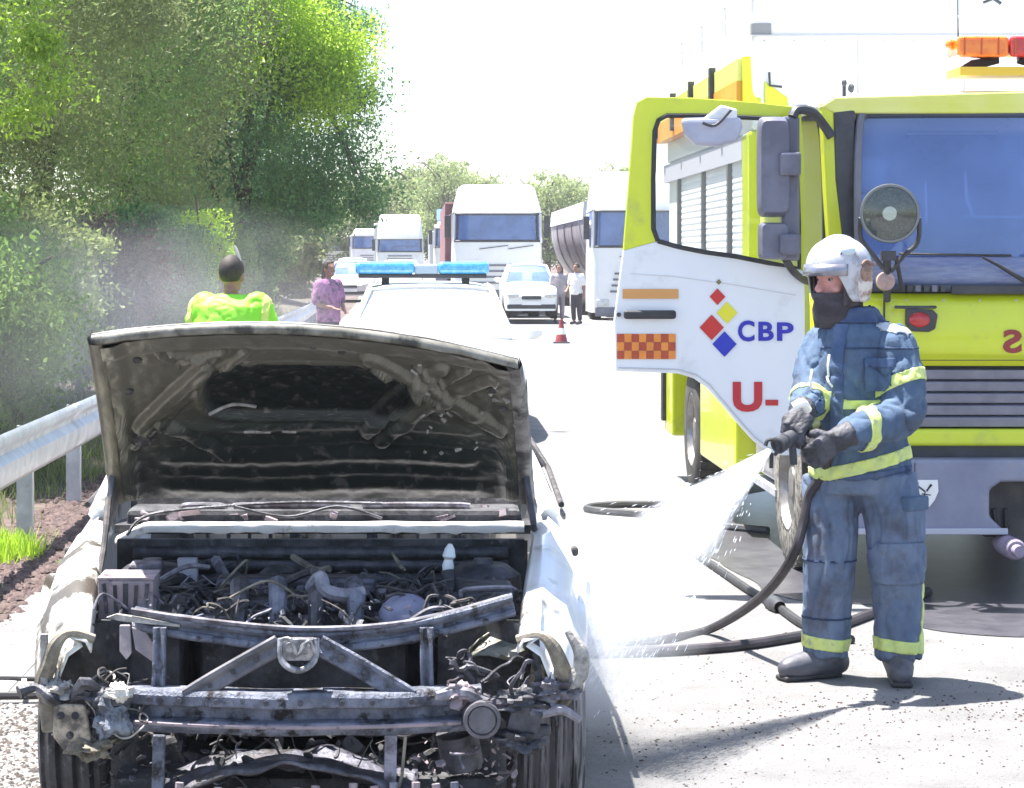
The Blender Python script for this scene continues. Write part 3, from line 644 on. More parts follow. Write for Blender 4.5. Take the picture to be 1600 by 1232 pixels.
# --- cab lower front
def xz(pts, Y): return [P(a, b, Y) for a, b in pts]
XL = FX - 1.2; XR = FX + 1.2; XC = FX
def mirr(v): return Vector((2 * XC - v[0], v[1], v[2]))
mb = MB(); zs_ = [(1.565, .02), (1.50, .0), (1.30, -.01), (1.195, .0)]; rows = []
for z, yo in zs_:
    r = []
    for x in np.linspace(XL, XR, 25):
        u = abs(x - XC) / 1.2; r.append((x, FY + yo + .05 * u ** 2 + .16 * max(0, (u - .86) / .14) ** 2, z))
    rows.append(r)
mb.grid(rows); mb.build('front_panel', lime, fe, smooth=True, angle=60, solid=.03)
mb = MB(); mb.box2((XL + .15, FY + .06, .9), (XR - .15, FY + .09, 1.64)); mb.build('front_bulkhead', dark_pl, fe)
# grille slats in their dark frame
for k in range(5):
    z = 1.170 - k * .062; ins = .02 * k
    mb = MB(); mb.prism([(XL + .28 + ins, FY - .005, z), (XL + .28 + ins, FY + .05, z + .01), (XL + .28 + ins, FY + .06, z - .052), (XL + .28 + ins, FY + .012, z - .048)], (2.4 - .56 - 2 * ins, 0, 0))
    mb.build('grille_slat', grill_m, fe, bev=.004)
mb = MB()
for s in (-1, 1):
    mb.prism([Vector((XC + s * (1.2 - .26), FY + .0, 1.19)), Vector((XC + s * (1.2 - .10), FY + .03, 1.19)), Vector((XC + s * (1.2 - .10), FY + .03, .86)), Vector((XC + s * (1.2 - .38), FY + .0, .86))], (0, .05, 0))
mb.build('grille_cheek', off_w, fe)
mb = MB(); mb.box2((XL + .33, FY - .015, .775), (XR - .33, FY + .08, .865)); mb.build('bumper_strip', lime, fe, bev=.02, seg=3)
mb = MB(); mb.box2((XL + .3, FY + .02, .70), (XR - .3, FY + .10, .775)); mb.build('bumper_gap', dark_pl, fe)
# bumper with a recess at its middle
mb = MB(); pz = [(XL - .02, .74), (XL + .0, .34), (XL + .06, .325), (XC - .24, .325), (XC - .34, .42), (XC - .34, .56), (XC - .28, .60)]
L_ = [Vector((a, FY - .12, z)) for a, z in pz]; Rr = [mirr(v) for v in L_[::-1]]
mb.prism(L_ + Rr + [Vector((XR - .30, FY - .12, .715)), Vector((XL + .30, FY - .12, .715)), Vector((XL + .18, FY - .12, .74))], (0, .26, 0)); mb.build('bumper', bump_m, fe, bev=.018, seg=3)
mb = MB(); mb.box2((XL + .02, FY - .135, .33), (XC - .25, FY - .118, .362)); mb.build('bumper_lip', M('pale_trim', (.42, .43, .5), rough=.4), fe, bev=.004)
mb = MB(); mb.box2((XL + .47, FY - .124, .37), (XL + .474, FY - .119, .70)); mb.build('bumper_joint', dark_pl, fe)
mb = MB(); mb.box2((XC - .33, FY + .02, .3), (XC + .33, FY + .3, .62)); mb.build('recess', chassis_m, fe)
mb = MB(); mb.lathe([(.001, -.2), (.045, -.2), (.055, -.18), (.055, .05), (.035, .05), (.035, .16)], P(1572, 852, FY - .1), (0, 1, 0), 16); mb.lathe([(.001, -.27), (.03, -.27), (.03, -.2)], P(1572, 852, FY - .1), (0, 1, 0), 12)
mb.build('towing_eye', M('tow_mauve', (.26, .22, .3), (.2, .17, .22), rough=.6, vs=12), fe, smooth=True)
for k in range(3):
    mb = MB(); mb.tube([P(1535 + 18 * k, 795, FY), P(1545 + 14 * k, 830, FY + .02), P(1560 + 12 * k, 800, FY + .04)], .012, 6, smooth=4); mb.build('hose_line', black_rub, fe)
# shield badge with black marks
Yb2 = FY - .125
mb = MB(); mb.prism(xz([(1424, 750), (1465, 750), (1466, 768), (1460, 782), (1452, 792), (1437, 792), (1428, 784), (1423, 768)], Yb2), (0, -.006, 0)); mb.build('shield_badge', white_paint, fe, bev=.001)
mb = MB()
for a, b, c, d, w in ((1433, 759, 1445, 768, .009), (1455, 757, 1448, 768, .009), (1440, 772, 1454, 774, .006), (1446, 768, 1442, 781, .005), (1434, 758, 1434, 764, .006), (1456, 758, 1452, 762, .008)):
    mb.bar(P(a, b, Yb2 - .008), P(c, d, Yb2 - .008), w, .003, up=(0, 1, 0))
mb.build('badge_mark', dark_pl, fe)
# marker lamp in dark bezel + mirrored lettering
mb = MB(); mb.prism(xz([(1414, 482), (1456, 484), (1464, 492), (1460, 514), (1450, 519), (1424, 518), (1414, 508)], FY - .0), (0, -.025, 0)); mb.build('lamp_bezel', dark_pl, fe, bev=.006)
mb = MB(); mb.ell(P(1437, 500, FY - .025), (.055, .02, .04)); mb.build('marker_lamp', red_l, fe, smooth=True)
mb = MB(); mb.ell(mirr(P(1437, 500, FY - .025)), (.055, .02, .04)); mb.build('marker_lamp', red_l, fe, smooth=True)
rd = M('red_lettering', (.28, .03, .03), rough=.5)
x0 = P(1565, 0, FY).x; cw = .098
for i, ch in enumerate('SOREBMOB'):
    text('letter', ch, rd, (x0 + i * .125, P(0, 552, FY).z, x0 + i * .125 + cw * (1.15 if ch == 'M' else 1), P(0, 515, FY).z), FY - .026, fe, bold=.035, mirror=True)
# --- windscreen, frame, pillars
mb = MB(); rows = []
ZW0, ZW1 = 1.60, 2.515
def wsx(u, z): # windscreen surface
    t = (z - ZW0) / (ZW1 - ZW0); x = XC + u * (.99 - .015 * t); return (x, FY + .0 + .05 * u * u + .10 * t * t + .03 * t, z)
for z in np.linspace(ZW0 + .16, ZW1, 7): rows.append([wsx(u, z) for u in np.linspace(-1, 1, 15)])
mb.grid(rows); mb.build('windscreen', blueglass, fe, smooth=True, fix=False)
mb = MB(); mb.grid([[wsx(u, z) for u in np.linspace(-1, 1, 15)] for z in np.linspace(ZW0, ZW0 + .158, 4)])
mb.build('scuttle_panel', M('scuttle_blue_grey', (.13, .16, .30), (.2, .23, .36), rough=.35, vs=9, stretch=(1, 1, 6), coat=.4), fe, smooth=True, solid=.01)
loop = [Vector(wsx(u, ZW1 - .0)) for u in np.linspace(-.94, .94, 14)] + [Vector(wsx(.985, ZW1 - .03)), Vector(wsx(1, ZW1 - .09))] + [Vector(wsx(1, z)) for z in np.linspace(ZW1 - .2, ZW0, 8)] + [Vector(wsx(u, ZW0)) for u in np.linspace(.98, -.98, 14)] + [Vector(wsx(-1, z)) for z in np.linspace(ZW0, ZW1 - .2, 8)] + [Vector(wsx(-1, ZW1 - .09)), Vector(wsx(-.985, ZW1 - .03))]
mb = MB(); mb.tube([v + Vector((0, -.005, 0)) for v in loop + [loop[0]]], .022, 6); mb.build('windscreen_seal', M('seal_grey', (.05, .06, .09), rough=.4), fe, smooth=True)
for s in (-1, 1):
    def sx(v): return Vector(v) if s < 0 else mirr(v)
    mb = MB(); mb.tube([sx(P(1341, 432, FY + .03)), sx(P(1340, 300, FY + .04)), sx(P(1343, 200, FY + .1)), sx(P(1352, 172, FY + .14)), sx(P(1375, 163, FY + .15))], .02, 8, smooth=4)
    mb.build('pillar_trim', grey_pl, fe, smooth=True)
    mb = MB(); pts = [(1303, 176), (1336, 170), (1335, 300), (1340, 430), (1322, 420), (1306, 280)]
    mb.prism([sx(v) for v in xz(pts, FY + .10)], (0, .04, 0)); mb.build('corner_deflector', dark_pl, fe, bev=.006)
    mb = MB(); pts = [(1283, 160), (1304, 168), (1310, 290), (1326, 430), (1340, 470), (1300, 470), (1290, 300)]
    mb.prism([sx(v) for v in xz(pts, FY + .11)], (0, .10, 0)); mb.build('door_pillar', lime, fe, bev=.012, seg=3)
    mb = MB(); mb.tube([sx(P(1262, 178, FY + .25)), sx(P(1280, 190, FY + .23)), sx(P(1287, 260, FY + .22)), sx(P(1289, 380, FY + .2)), sx(P(1286, 470, FY + .2))], .016, 6, smooth=4); mb.build('door_seal', black_rub, fe, smooth=True)
# roof of the cab
mb = MB(); rows = []
for t in np.linspace(0, 1, 8):
    y = FY + .12 + 1.85 * t; rows.append([(XC + u * 1.2, y + .12 * u ** 4 * (1 - t), 2.55 + .10 * (1 - u ** 6) * min(1, .25 + t * 4)) for u in np.linspace(-1, 1, 17)])
mb.grid(rows); mb.build('cab_roof', off_w, fe, smooth=True, angle=60, solid=.05)
mb = MB(); mb.prism([(XL + .02, FY + .10, 2.55), (XL + .1, FY + .08, 2.60), (XC + .9, FY + .08, 2.66), (XR - .1, FY + .08, 2.60), (XR - .02, FY + .1, 2.55), (XR - .1, FY + .1, 2.515), (XL + .1, FY + .1, 2.515)], (0, .1, 0)); mb.build('roof_edge', lime_p, fe, bev=.015, seg=3)
# doorway: rear jamb, inner sill, interior
mb = MB(); mb.box2((XL - .1, FY + 1.25, .95), (XL + .27, FY + 1.38, 2.55)); mb.build('door_jamb', lime_p, fe, bev=.03, seg=3)
mb = MB(); mb.box2((XL, FY + 1.38, .95), (XL + .04, FY + 1.9, 2.55)); mb.box2((XR - .04, FY + .3, .95), (XR, FY + 1.9, 1.6)); mb.build('cab_side', lime, fe)
mb = MB(); mb.box2((XL + .03, FY + .3, .9), (XR - .05, FY + 1.9, .98)); mb.box2((XL + .04, FY + 1.85, .95), (XR - .04, FY + 1.9, 2.5)); mb.build('cab_floor', inner_m, fe)
seat_m = M('seat_cloth', (.2, .26, .5), (.28, .34, .58), rough=.9, vs=10)
for x in (XL + .5, XC + .55):
    mb = MB(); mb.box((x, FY + 1.0, 1.35), (.5, .5, .14)); mb.box((x, FY + 1.28, 1.75), (.48, .14, .75), Euler((-.12, 0, 0))); mb.box((x, FY + 1.33, 2.24), (.26, .1, .2)); mb.build('seat', seat_m, fe, bev=.04, seg=3)
mb = MB(); mb.box2((XL + .1, FY + .2, 1.35), (XR - .1, FY + .55, 1.72)); mb.build('dashboard', inner_m, fe, bev=.05, seg=3)
mb = MB(); c_ = Vector((XC + .6, FY + .62, 1.84))
mb.tube([c_ + Vector((.22 * math.cos(a), .22 * math.sin(a) * .35, .22 * math.sin(a) * .93)) for a in np.linspace(0, 2 * math.pi, 25)], .014, 6); mb.build('steering_wheel', dark_pl, fe)
wire_m = M('pale_frame', (.45, .55, .8), rough=.4)
mb = MB(); mb.tube([P(1508, 270, FY + .5), P(1510, 310, FY + .5), P(1520, 338, FY + .5)], .008, 5); mb.tube([P(1500, 339, FY + .5), P(1640, 340, FY + .5)], .008, 5); mb.tube([P(1446, 285, FY + .4), P(1448, 350, FY + .4)], .006, 5); mb.build('grab_frame', wire_m, fe)
# wipers and louvre
mb = MB(); mb.tube([P(1405, 397, FY - .05), P(1580, 400, FY - .03)], .007, 5); mb.build('wiper_blade', black_rub, fe)
mb = MB(); mb.tube([P(1535, 402, FY - .06), P(1560, 415, FY - .07), P(1612, 446, FY - .05)], [.006, .009, .014], 6); mb.build('wiper_arm', black_rub, fe)
mb = MB(); mb.tube([P(1600, 397, FY - .04), P(1790, 400, FY - .03)], .007, 5); mb.build('wiper_blade', black_rub, fe)
mb = MB(); mb.tube([P(1745, 402, FY - .06), P(1810, 446, FY - .05)], [.006, .014], 6); mb.build('wiper_arm', black_rub, fe)
mb = MB(); mb.box2(P(1485, 446, FY + .0), P(1900, 460, FY - .03)); mb.build('louvre', dark_pl, fe, bev=.006)
for k in range(5):
    mb = MB(); mb.box(P(1420 + k * 13, 451, FY - .01), (.028, .05, .035)); mb.build('scuttle_clip', grey_pl if k % 2 else dark_pl, fe, bev=.004)
# spotlight on its bracket
c = P(1390, 334, FY - .28); mb = MB()
mb.lathe([(.001, .13), (.05, .125), (.11, .08), (.145, .02), (.152, -.01), (.148, -.02), (.137, -.02), (.135, -.005)], c, (0.06, 1, 0), 36)
sp = mb.build('spotlight', M('spot_housing', (.18, .19, .2), rough=.3, metal=.6), fe, smooth=True)
mb = MB(); mb.lathe([(.136, 0), (.12, .03), (.08, .06), (.03, .085), (.001, .09)], c, (0.06, 1, 0), 36); mb.build('reflector', M('spot_reflector', (.42, .45, .40), (.22, .25, .21), rough=.22, metal=.85, vs=16, rough2=.4), sp, smooth=True, fix=False)
mb = MB(); mb.lathe([(.001, -.005), (.036, -.005), (.038, .02), (.03, .06)], c, (0.06, 1, 0), 20); mb.build('lamp_cap', M('lamp_cap', (.5, .54, .56), rough=.2, metal=.7), sp, smooth=True)
mb = MB(); mb.lathe([(.137, -.016), (.1, -.024), (.001, -.03)], c, (0.06, 1, 0), 28); mb.build('lens', glass('clear_lens', (.9, .93, .9), (.6, .6, .6), .04, .04), sp, smooth=True)
mb = MB(); bm_ = P(1388, 440, FY - .1)
mb.tube([P(1345, 340, FY - .24), P(1345, 372, FY - .2), P(1364, 398, FY - .18), P(1380, 420, FY - .16)], .013, 6, smooth=4); mb.tube([P(1436, 340, FY - .24), P(1434, 378, FY - .2), P(1412, 400, FY - .18), P(1392, 425, FY - .16)], .013, 6, smooth=4)
mb.box(P(1388, 400, FY - .2), (.07, .06, .05)); mb.tube([P(1386, 400, FY - .2), P(1386, 470, FY - .03)], .02, 8); mb.tube([P(1400, 402, FY - .2), P(1410, 455, FY - .03)], .012, 8); mb.build('bracket', dark_pl, sp, bev=.003)
mb = MB(); mb.lathe([(.001, .05), (.03, .045), (.05, .01), (.046, -.01), (.001, -.016)], P(1384, 440, FY - .14), (0, 1, 0), 20); mb.build('indicator_lamp', M('small_lamp', (.45, .3, .25), (.3, .2, .18), rough=.25, vs=20), fe, smooth=True)
# beacon bar on the roof
lbar = empty('beacon_bar', (0, 0, 0)); lbar.parent = fe
Yr = FY + .35
xa, xb, xc = P(1488, 0, Yr).x, P(1568, 0, Yr).x, P(1650, 0, Yr).x
mb = MB(); mb.box2((xa, Yr - .13, P(0, 92, Yr).z), (xb - .003, Yr + .13, P(0, 60, Yr).z)); mb.build('amber_lens', amber, lbar, bev=.02, seg=3)
mb = MB(); mb.box2((xb + .003, Yr - .13, P(0, 92, Yr).z), (xc, Yr + .13, P(0, 60, Yr).z)); mb.build('red_lens', red_l, lbar, bev=.02, seg=3)
mb = MB(); mb.box2((xc + .003, Yr - .13, P(0, 92, Yr).z), (xc + .5, Yr + .13, P(0, 60, Yr).z)); mb.build('amber_lens', amber, lbar, bev=.02, seg=3)
for k in range(12):
    mb = MB(); xx = xa + .03 + k * .09; mb.box2((xx, Yr - .134, P(0, 90, Yr).z), (xx + .008, Yr - .129, P(0, 62, Yr).z)); mb.build('lens_rib', M('lens_rib', (.5, .08, .01), rough=.3), lbar)
mb = MB(); mb.tube([P(1500, 112, Yr), P(1520, 102, Yr), P(1560, 94, Yr)], [.02, .028, .02], 8); mb.tube([P(1590, 94, Yr), P(1620, 100, Yr), P(1650, 112, Yr)], [.02, .028, .02], 8); mb.build('stand', dark_pl, lbar, smooth=True)
mb = MB(); mb.ell(P(1484, 70, Yr), (.025, .03, .03)); mb.build('end_cap', amber, lbar, smooth=True)
mb = MB(); mb.box2(P(1500, 118, Yr - .1), P(1640, 112, Yr + .2)); mb.build('base_plate', M('base_orange', (.6, .4, .05), rough=.5), lbar)
mb = MB(); mb.tube([P(1497, 60, Yr + .1), P(1496, -60, Yr + .15)], .004, 5); mb.build('aerial', dark_pl, fe)
mb = MB(); mb.tube([P(1319, 158, FY + .4), P(1319, 130, FY + .4)], .01, 6); mb.ell(P(1319, 130, FY + .4), (.014, .03, .02)); mb.ell(P(1330, 138, FY + .4), (.016, .04, .026)); mb.build('air_horn', dark_pl, fe)
# --- mirrors
mb = MB(); rows = []
def mirror_shell(mb, x0, y0, x1, y1, Y, dpt, bulge=.02):
    a = P(x0, y0, Y); b = P(x1, y1, Y); cx = (a.x + b.x) / 2; cz_ = (a.z + b.z) / 2; hx = (b.x - a.x) / 2; hz = (a.z - b.z) / 2; rows = []
    for t in (0, .35, .7, .9, 1.0):
        k = 1.0 - .10 * t ** 3; r = []
        for i in range(28):
            an = 2 * math.pi * i / 28; ca, sa = math.cos(an), math.sin(an); e_ = .28
            r.append((cx + hx * k * math.copysign(abs(ca) ** e_, ca), Y - dpt * t, cz_ + hz * k * math.copysign(abs(sa) ** e_, sa)))
        rows.append(r)
    mb.grid(rows, closed=True); mb.add(rows[-1], [tuple(range(28))]); mb.add(rows[0], [tuple(range(28))])
YD = FY + .12
mir = empty('mirror', (0, 0, 0)); mir.parent = fe
mb = MB(); mirror_shell(mb, 1182, 183, 1230, 340, YD - .14, .11); mb.build('mirror_housing', mirror_m, mir, smooth=True, angle=50)
mb = MB(); mirror_shell(mb, 1184, 348, 1228, 406, YD - .14, .11); mb.build('mirror_housing', mirror_m, mir, smooth=True, angle=50)
mb = MB(); mb.box2(P(1222, 182, YD - .16), P(1247, 408, YD - .1)); mb.build('mirror_stem', mirror_m, mir, bev=.015)
for y0_, y1_ in ((238, 276), (366, 398)):
    mb = MB(); mb.box2(P(1219, y0_, YD - .28), P(1246, y1_, YD - .16)); mb.build('hinge_box', mirror_m, mir, bev=.012)
mb = MB(); mb.tube([P(1238, 184, YD - .15), P(1246, 172, YD - .13), P(1270, 176, YD - .1), P(1290, 200, YD - .02), P(1300, 215, FY + .1)], .026, 8, smooth=5); mb.build('mirror_arm', dark_pl, mir, smooth=True)
mb = MB(); mb.tube([P(1228, 406, YD - .14), P(1240, 425, YD - .1), P(1262, 440, YD), P(1290, 440, FY + .15)], .02, 8, smooth=5); mb.build('mirror_arm', dark_pl, mir, smooth=True)
# kerb mirror seen through and above the window
mb = MB(); a = [P(1062, 186, YD - .2), P(1155, 184, YD - .2), P(1158, 200, YD - .2), P(1150, 222, YD - .2), P(1120, 230, YD - .2), P(1085, 228, YD - .2), P(1068, 212, YD - .2)]
mb.prism(a, (0, -.08, 0)); mb.build('kerb_mirror', M('kerb_mirror_shell', (.3, .31, .42), (.4, .41, .5), rough=.3, vs=4), mir, bev=.025, seg=3)
mb = MB(); mb.prism([P(1095, 188, YD - .22), P(1125, 165, YD - .22), P(1150, 172, YD - .22), P(1150, 190, YD - .22)], (0, -.05, 0)); mb.build('kerb_mirror_arm', off_w, mir, bev=.01)
mb = MB(); mb.tube([P(1098, 192, YD - .3), P(1118, 196, YD - .3), P(1142, 172, YD - .3)], .008, 6, smooth=4); mb.build('arm_cable', dark_pl, mir)
# --- open door, hinged at the front pillar and swung square to the cab
door = empty('cab_door', (0, 0, 0)); door.parent = fe; door.location = Vector((XL, YD, 1.0)) - wl(fe)
door['label'] = 'cab door swung wide open, yellow window frame over a white panel'
def ringface(mb, outer, inner, d):   # closed band between two loops of equal length
    n = len(outer); v = [Vector(p) for p in outer] + [Vector(p) for p in inner]; v += [p + d for p in v]; f = []
    for i in range(n - 1):
        f += [(i, i + 1, n + i + 1, n + i), (2 * n + i, 3 * n + i, 3 * n + i + 1, 2 * n + i + 1), (i, 2 * n + i, 2 * n + i + 1, i + 1), (n + i, n + i + 1, 3 * n + i + 1, 3 * n + i)]
    f += [(0, n, 3 * n, 2 * n), (n - 1, 3 * n - 1, 4 * n - 1, 2 * n - 1)]
    mb.add(v, f)
outer = [(974, 392), (978, 340), (985, 250), (990, 180), (995, 160), (1010, 152), (1080, 153), (1180, 160), (1240, 167), (1252, 178), (1256, 250), (1257, 340), (1257, 425)]
inner = [(1028, 377), (1021, 358), (1021, 280), (1023, 205), (1029, 188), (1042, 181), (1090, 181), (1170, 184), (1228, 187), (1238, 192), (1245, 260), (1248, 350), (1249, 418)]
mb = MB(); ringface(mb, xz(outer, YD), xz(inner, YD), Vector((0, .05, 0))); mb.build('window_frame', lime, door, bev=.004)
low = [(974, 392), (1028, 377), (1060, 388), (1100, 396), (1150, 403), (1200, 412), (1249, 421), (1257, 425), (1258, 560), (1256, 640), (1250, 712), (1222, 712), (1200, 706), (1178, 690), (1155, 664), (1130, 634), (1105, 606), (1085, 592), (1060, 584), (962, 580), (960, 500)]
mb = MB(); mb.prism(xz(low, YD - .001), (0, .055, 0)); mb.build('door_panel', off_w, door, bev=.006)
seal = [(1028, 377), (1021, 358), (1021, 280), (1023, 205), (1029, 188), (1042, 181), (1090, 181), (1170, 184), (1228, 187), (1238, 192), (1245, 260), (1248, 350), (1249, 419), (1200, 411), (1150, 401), (1100, 394), (1060, 386), (1028, 377)]
mb = MB(); mb.tube(xz(seal, YD - .006), .0125, 6); mb.build('window_seal', black_rub, door)
mb = MB(); mb.prism(xz(seal[:-1], YD + .02), (0, .005, 0)); mb.build('window_pane', glass('door_glass', (.93, .95, .95), (.7, .7, .7), .03, .0), door)
Yt = YD - .004
mb = MB(); mb.box2(P(973, 452, Yt), P(1060, 467, Yt - .004)); mb.build('orange_stripe', M('tan_orange', (.62, .30, .09), rough=.5), door)
mb = MB(); mb.box2(P(974, 485, Yt - .02), P(1057, 499, Yt - .05)); mb.build('door_handle', black_rub, door, bev=.015, seg=3)
org = M('reflective_orange', (.8, .27, .04), (.72, .22, .03), rough=.4, vs=15); dor = M('reflective_red', (.45, .07, .02), (.38, .05, .02), rough=.4, vs=15)
for i in range(8):
    for j in range(3):
        x0_, y0_ = 964 + i * 11.5, 522 + j * 13.2
        mb = MB(); mb.box2(P(x0_, y0_, Yt), P(x0_ + 11.2, y0_ + 12.9, Yt - .004)); mb.build('reflective_tile', org if (i + j) % 2 else dor, door)
def diamond(x, y, r, m):
    mb = MB(); mb.prism(xz([(x, y - r), (x + r * .95, y), (x, y + r), (x - r * .95, y)], Yt), (0, -.003, 0)); mb.build('logo_diamond', m, door)
pr = M('print_red', (.55, .025, .02), rough=.4); py_ = M('print_yellow', (.75, .68, .03), rough=.4); pb = M('print_blue', (.015, .03, .42), rough=.4)
diamond(1121, 464, 13, pr); diamond(1136, 489, 17, py_); diamond(1112, 512, 20, pr); diamond(1132, 538, 20, pb); diamond(1123, 441, 4.5, M('print_brown', (.2, .16, .06), rough=.5))
ltb = M('print_navy', (.02, .02, .38), rough=.4)
text('letter', 'C', ltb, (P(1153, 0, Yt).x, P(0, 534, Yt).z, P(1179, 0, Yt).x, P(0, 501, Yt).z), Yt - .001, door, bold=.03)
text('letter', 'B', ltb, (P(1185, 0, Yt).x, P(0, 533, Yt).z, P(1209, 0, Yt).x, P(0, 503, Yt).z), Yt - .001, door, bold=.03)
text('letter', 'P', ltb, (P(1214, 0, Yt).x, P(0, 533, Yt).z, P(1240, 0, Yt).x, P(0, 504, Yt).z), Yt - .001, door, bold=.03)
lr = M('print_crimson', (.5, .02, .03), rough=.4)
text('letter', 'U', lr, (P(1145, 0, Yt).x, P(0, 644, Yt).z, P(1191, 0, Yt).x, P(0, 597, Yt).z), Yt - .001, door, bold=.045)
mb = MB(); mb.box2(P(1196, 625, Yt), P(1216, 634, Yt - .003)); mb.build('hyphen', lr, door)
# --- superstructure
SX0 = 2.0; SX1 = 4.62; SY0 = 13.5; SY1 = 18.1
mb = MB(); mb.box2((SX0 + .03, SY0, 2.52), (SX1 - .03, SY1, 3.22)); mb.box2((SX0 + .045, SY0 + .03, .9), (SX1 - .12, SY1, 2.52)); mb.build('superstructure', creamy, fe, bev=.02)
mb = MB(); mb.box2((SX0, SY0 - .01, .95), (SX0 + .4, SY0 + .26, 2.52)); mb.build('front_post', lime, fe, bev=.02)
mb = MB(); mb.box2((SX0 + .0, SY0 + .26, 2.36), (SX0 + .045, SY1, 2.5)); mb.build('shutter_header', M('header_grey', (.42, .41, .46), rough=.5), fe)
yc = [13.76, 14.4, 15.7, 17.15]
for k in range(3):
    mb = MB(); rows = []; nsl = 30
    for i in range(nsl * 3 + 1):
        z = 1.0 + 1.36 * i / (nsl * 3); d = .004 * math.sin(math.pi * (i % 3) / 3)
        rows.append([(SX0 + .03 - d, yc[k] + .03, z), (SX0 + .03 - d, yc[k + 1] - .03, z)])
    mb.grid(rows); mb.build('roller_shutter', shutter_m, fe)
    mb = MB(); mb.box2((SX0 + .0, yc[k + 1] - .035, .98), (SX0 + .045, yc[k + 1] + .035, 2.36)); mb.build('shutter_rail', M('rail_dark', (.09, .09, .1), rough=.5), fe)
mb = MB(); mb.box2((SX0 + .01, 14.1, .36), (SX0 + .6, 15.85, .96)); mb.build('side_locker', lime, fe, bev=.02)
mb = MB(); mb.box2((SX0 + .01, 17.6, .36), (SX0 + .6, 18.1, .96)); mb.build('side_locker', lime, fe, bev=.02)
mb = MB(); mb.box2((SX0 + .012, 15.85, .93), (SX0 + .6, 17.6, 1.0)); mb.build('wheel_arch', dark_pl, fe)
mb = MB(); mb.box2((SX0 - .02, 18.0, .45), (SX0 + .3, 18.12, 1.5)); mb.build('mudflap', black_rub, fe)
# upper side gallery: yellow panels divided by black straps over an orange strip
for k in range(4):
    ya = SY0 + .1 + k * 1.12
    mb = MB(); mb.box2((SX0 - .05, ya, 2.83), (SX0 + .02, ya + 1.06, 2.97)); mb.build('gallery_panel', lime_p, fe, bev=.006)
    mb = MB(); mb.box2((SX0 - .08, ya + 1.045, 2.72), (SX0 - .04, ya + 1.125, 3.0)); mb.build('strap', dark_pl, fe)
mb = MB(); mb.box2((SX0 - .055, SY0 + .1, 2.68), (SX0 + .02, SY1, 2.83)); mb.build('orange_gallery_strip', M('strip_orange', (.75, .26, .03), (.7, .34, .05), rough=.45, vs=3), fe)
mb = MB(); mb.prism([(SX0 - .02, SY0 - .02, 2.66), (SX0 - .02, SY0 + .14, 2.66), (SX0 - .02, SY0 + .14, 2.98), (SX0 - .02, SY0 + .08, 2.98)], (.1, 0, 0)); mb.build('gallery_bracket', lime, fe, bev=.006)
mb = MB(); mb.prism([(SX0 + .1, SY0 - .02, 2.62), (SX0 + .24, SY0 - .02, 2.62), (SX0 + .24, SY0 - .02, 2.72), (SX0 + .1, SY0 - .02, 2.82)], (0, .1, 0)); mb.build('gallery_bracket', lime, fe, bev=.006)
mb = MB(); mb.tube([P(1202, 113, SY0 - .03), P(1203, 134, SY0 - .03), P(1222, 136, SY0 - .03)], .008, 6); mb.build('hook', dark_pl, fe)
rail_g = M('roof_rail', (.5, .5, .52), rough=.5)
mb = MB()
for i in range(4):
    y = SY0 + .15 + i * 1.2; mb.tube([(SX0 + .05, y, 3.2), (SX0 + .05, y, 3.42)], .012, 6)
mb.tube([(SX0 + .05, SY0 + .15, 3.42), (SX0 + .05, SY0 + 3.75, 3.42)], .012, 6); mb.tube([(SX0 + .05, SY0 + .15, 3.32), (SX0 + .05, SY0 + 3.75, 3.32)], .008, 6); mb.build('roof_rail', rail_g, fe)
mb = MB(); mb.box2((SX0 + .02, SY0 - .02, 3.09), (SX1, SY0 - .005, 3.10)); mb.build('cornice', M('cornice_grey', (.5, .5, .48), rough=.5), fe)
mb = MB(); mb.box2((SX0 + .02, SY0 - .012, 3.1), (SX0 + .14, SY0 + .05, 3.17)); mb.build('corner_lamp', M('corner_grey', (.25, .25, .25), rough=.5), fe)
mb = MB(); mb.tube([P(1536, 4, SY0 - .02), P(1552, -2, SY0 - .02), P(1564, 6, SY0 - .02)], .012, 6); mb.build('roof_clip', dark_pl, fe)
# chassis, tank, steps, wheels
mb = MB(); mb.box2((XC - .45, FY + .3, .55), (XC - .3, SY1, .85)); mb.box2((XC + .3, FY + .3, .55), (XC + .45, SY1, .85)); mb.box2((XC - 1.0, 12.45, .45), (XC + 1.0, 12.6, .6)); mb.box2((XC - 1.0, 16.62, .42), (XC + 1.0, 16.78, .6)); mb.box2((XC - .4, FY + .5, .5), (XC + .4, FY + 1.7, 1.0)); mb.build('chassis', chassis_m, fe)
mb = MB(); mb.box2((SX0 + .12, 13.15, .42), (SX0 + .7, 14.02, .84)); mb.build('fuel_tank', M('tank_alu', (.42, .41, .45), (.3, .29, .33), rough=.4, metal=.5, vs=5), fe, bev=.05, seg=3)
mb = MB(); mb.box2((SX0 + .1, 13.1, .36), (SX0 + .45, 14.05, .40)); mb.build('step', zinc, fe)
mb = MB(); mb.box2((XL + .02, FY + .18, .34), (XL + .38, FY + .40, .9)); mb.box2((XL + .02, FY + .18, .9), (XL + .3, FY + 1.3, .97)); mb.build('cab_step', dark_pl, fe, bev=.01)
for s in (-1, 1):
    wheel(fe, (XC + s * 1.04, 12.75, .48), .48, .30, s, dirty=mud)
    wheel(fe, (XC + s * 1.1, 16.7, .48), .48, .30, s, dirty=rubber)
mb = MB()
for s in (-1, 1):
    mb = MB(); mb.grid([[(XC + s * 1.0, 12.75 - .57 * math.cos(a), .48 + .57 * math.sin(a)), (XC + s * 1.2, 12.75 - .57 * math.cos(a), .48 + .57 * math.sin(a))] for a in np.linspace(.05, math.pi - .05, 14)]); mb.build('wheel_arch', dark_pl, fe, solid=.02)

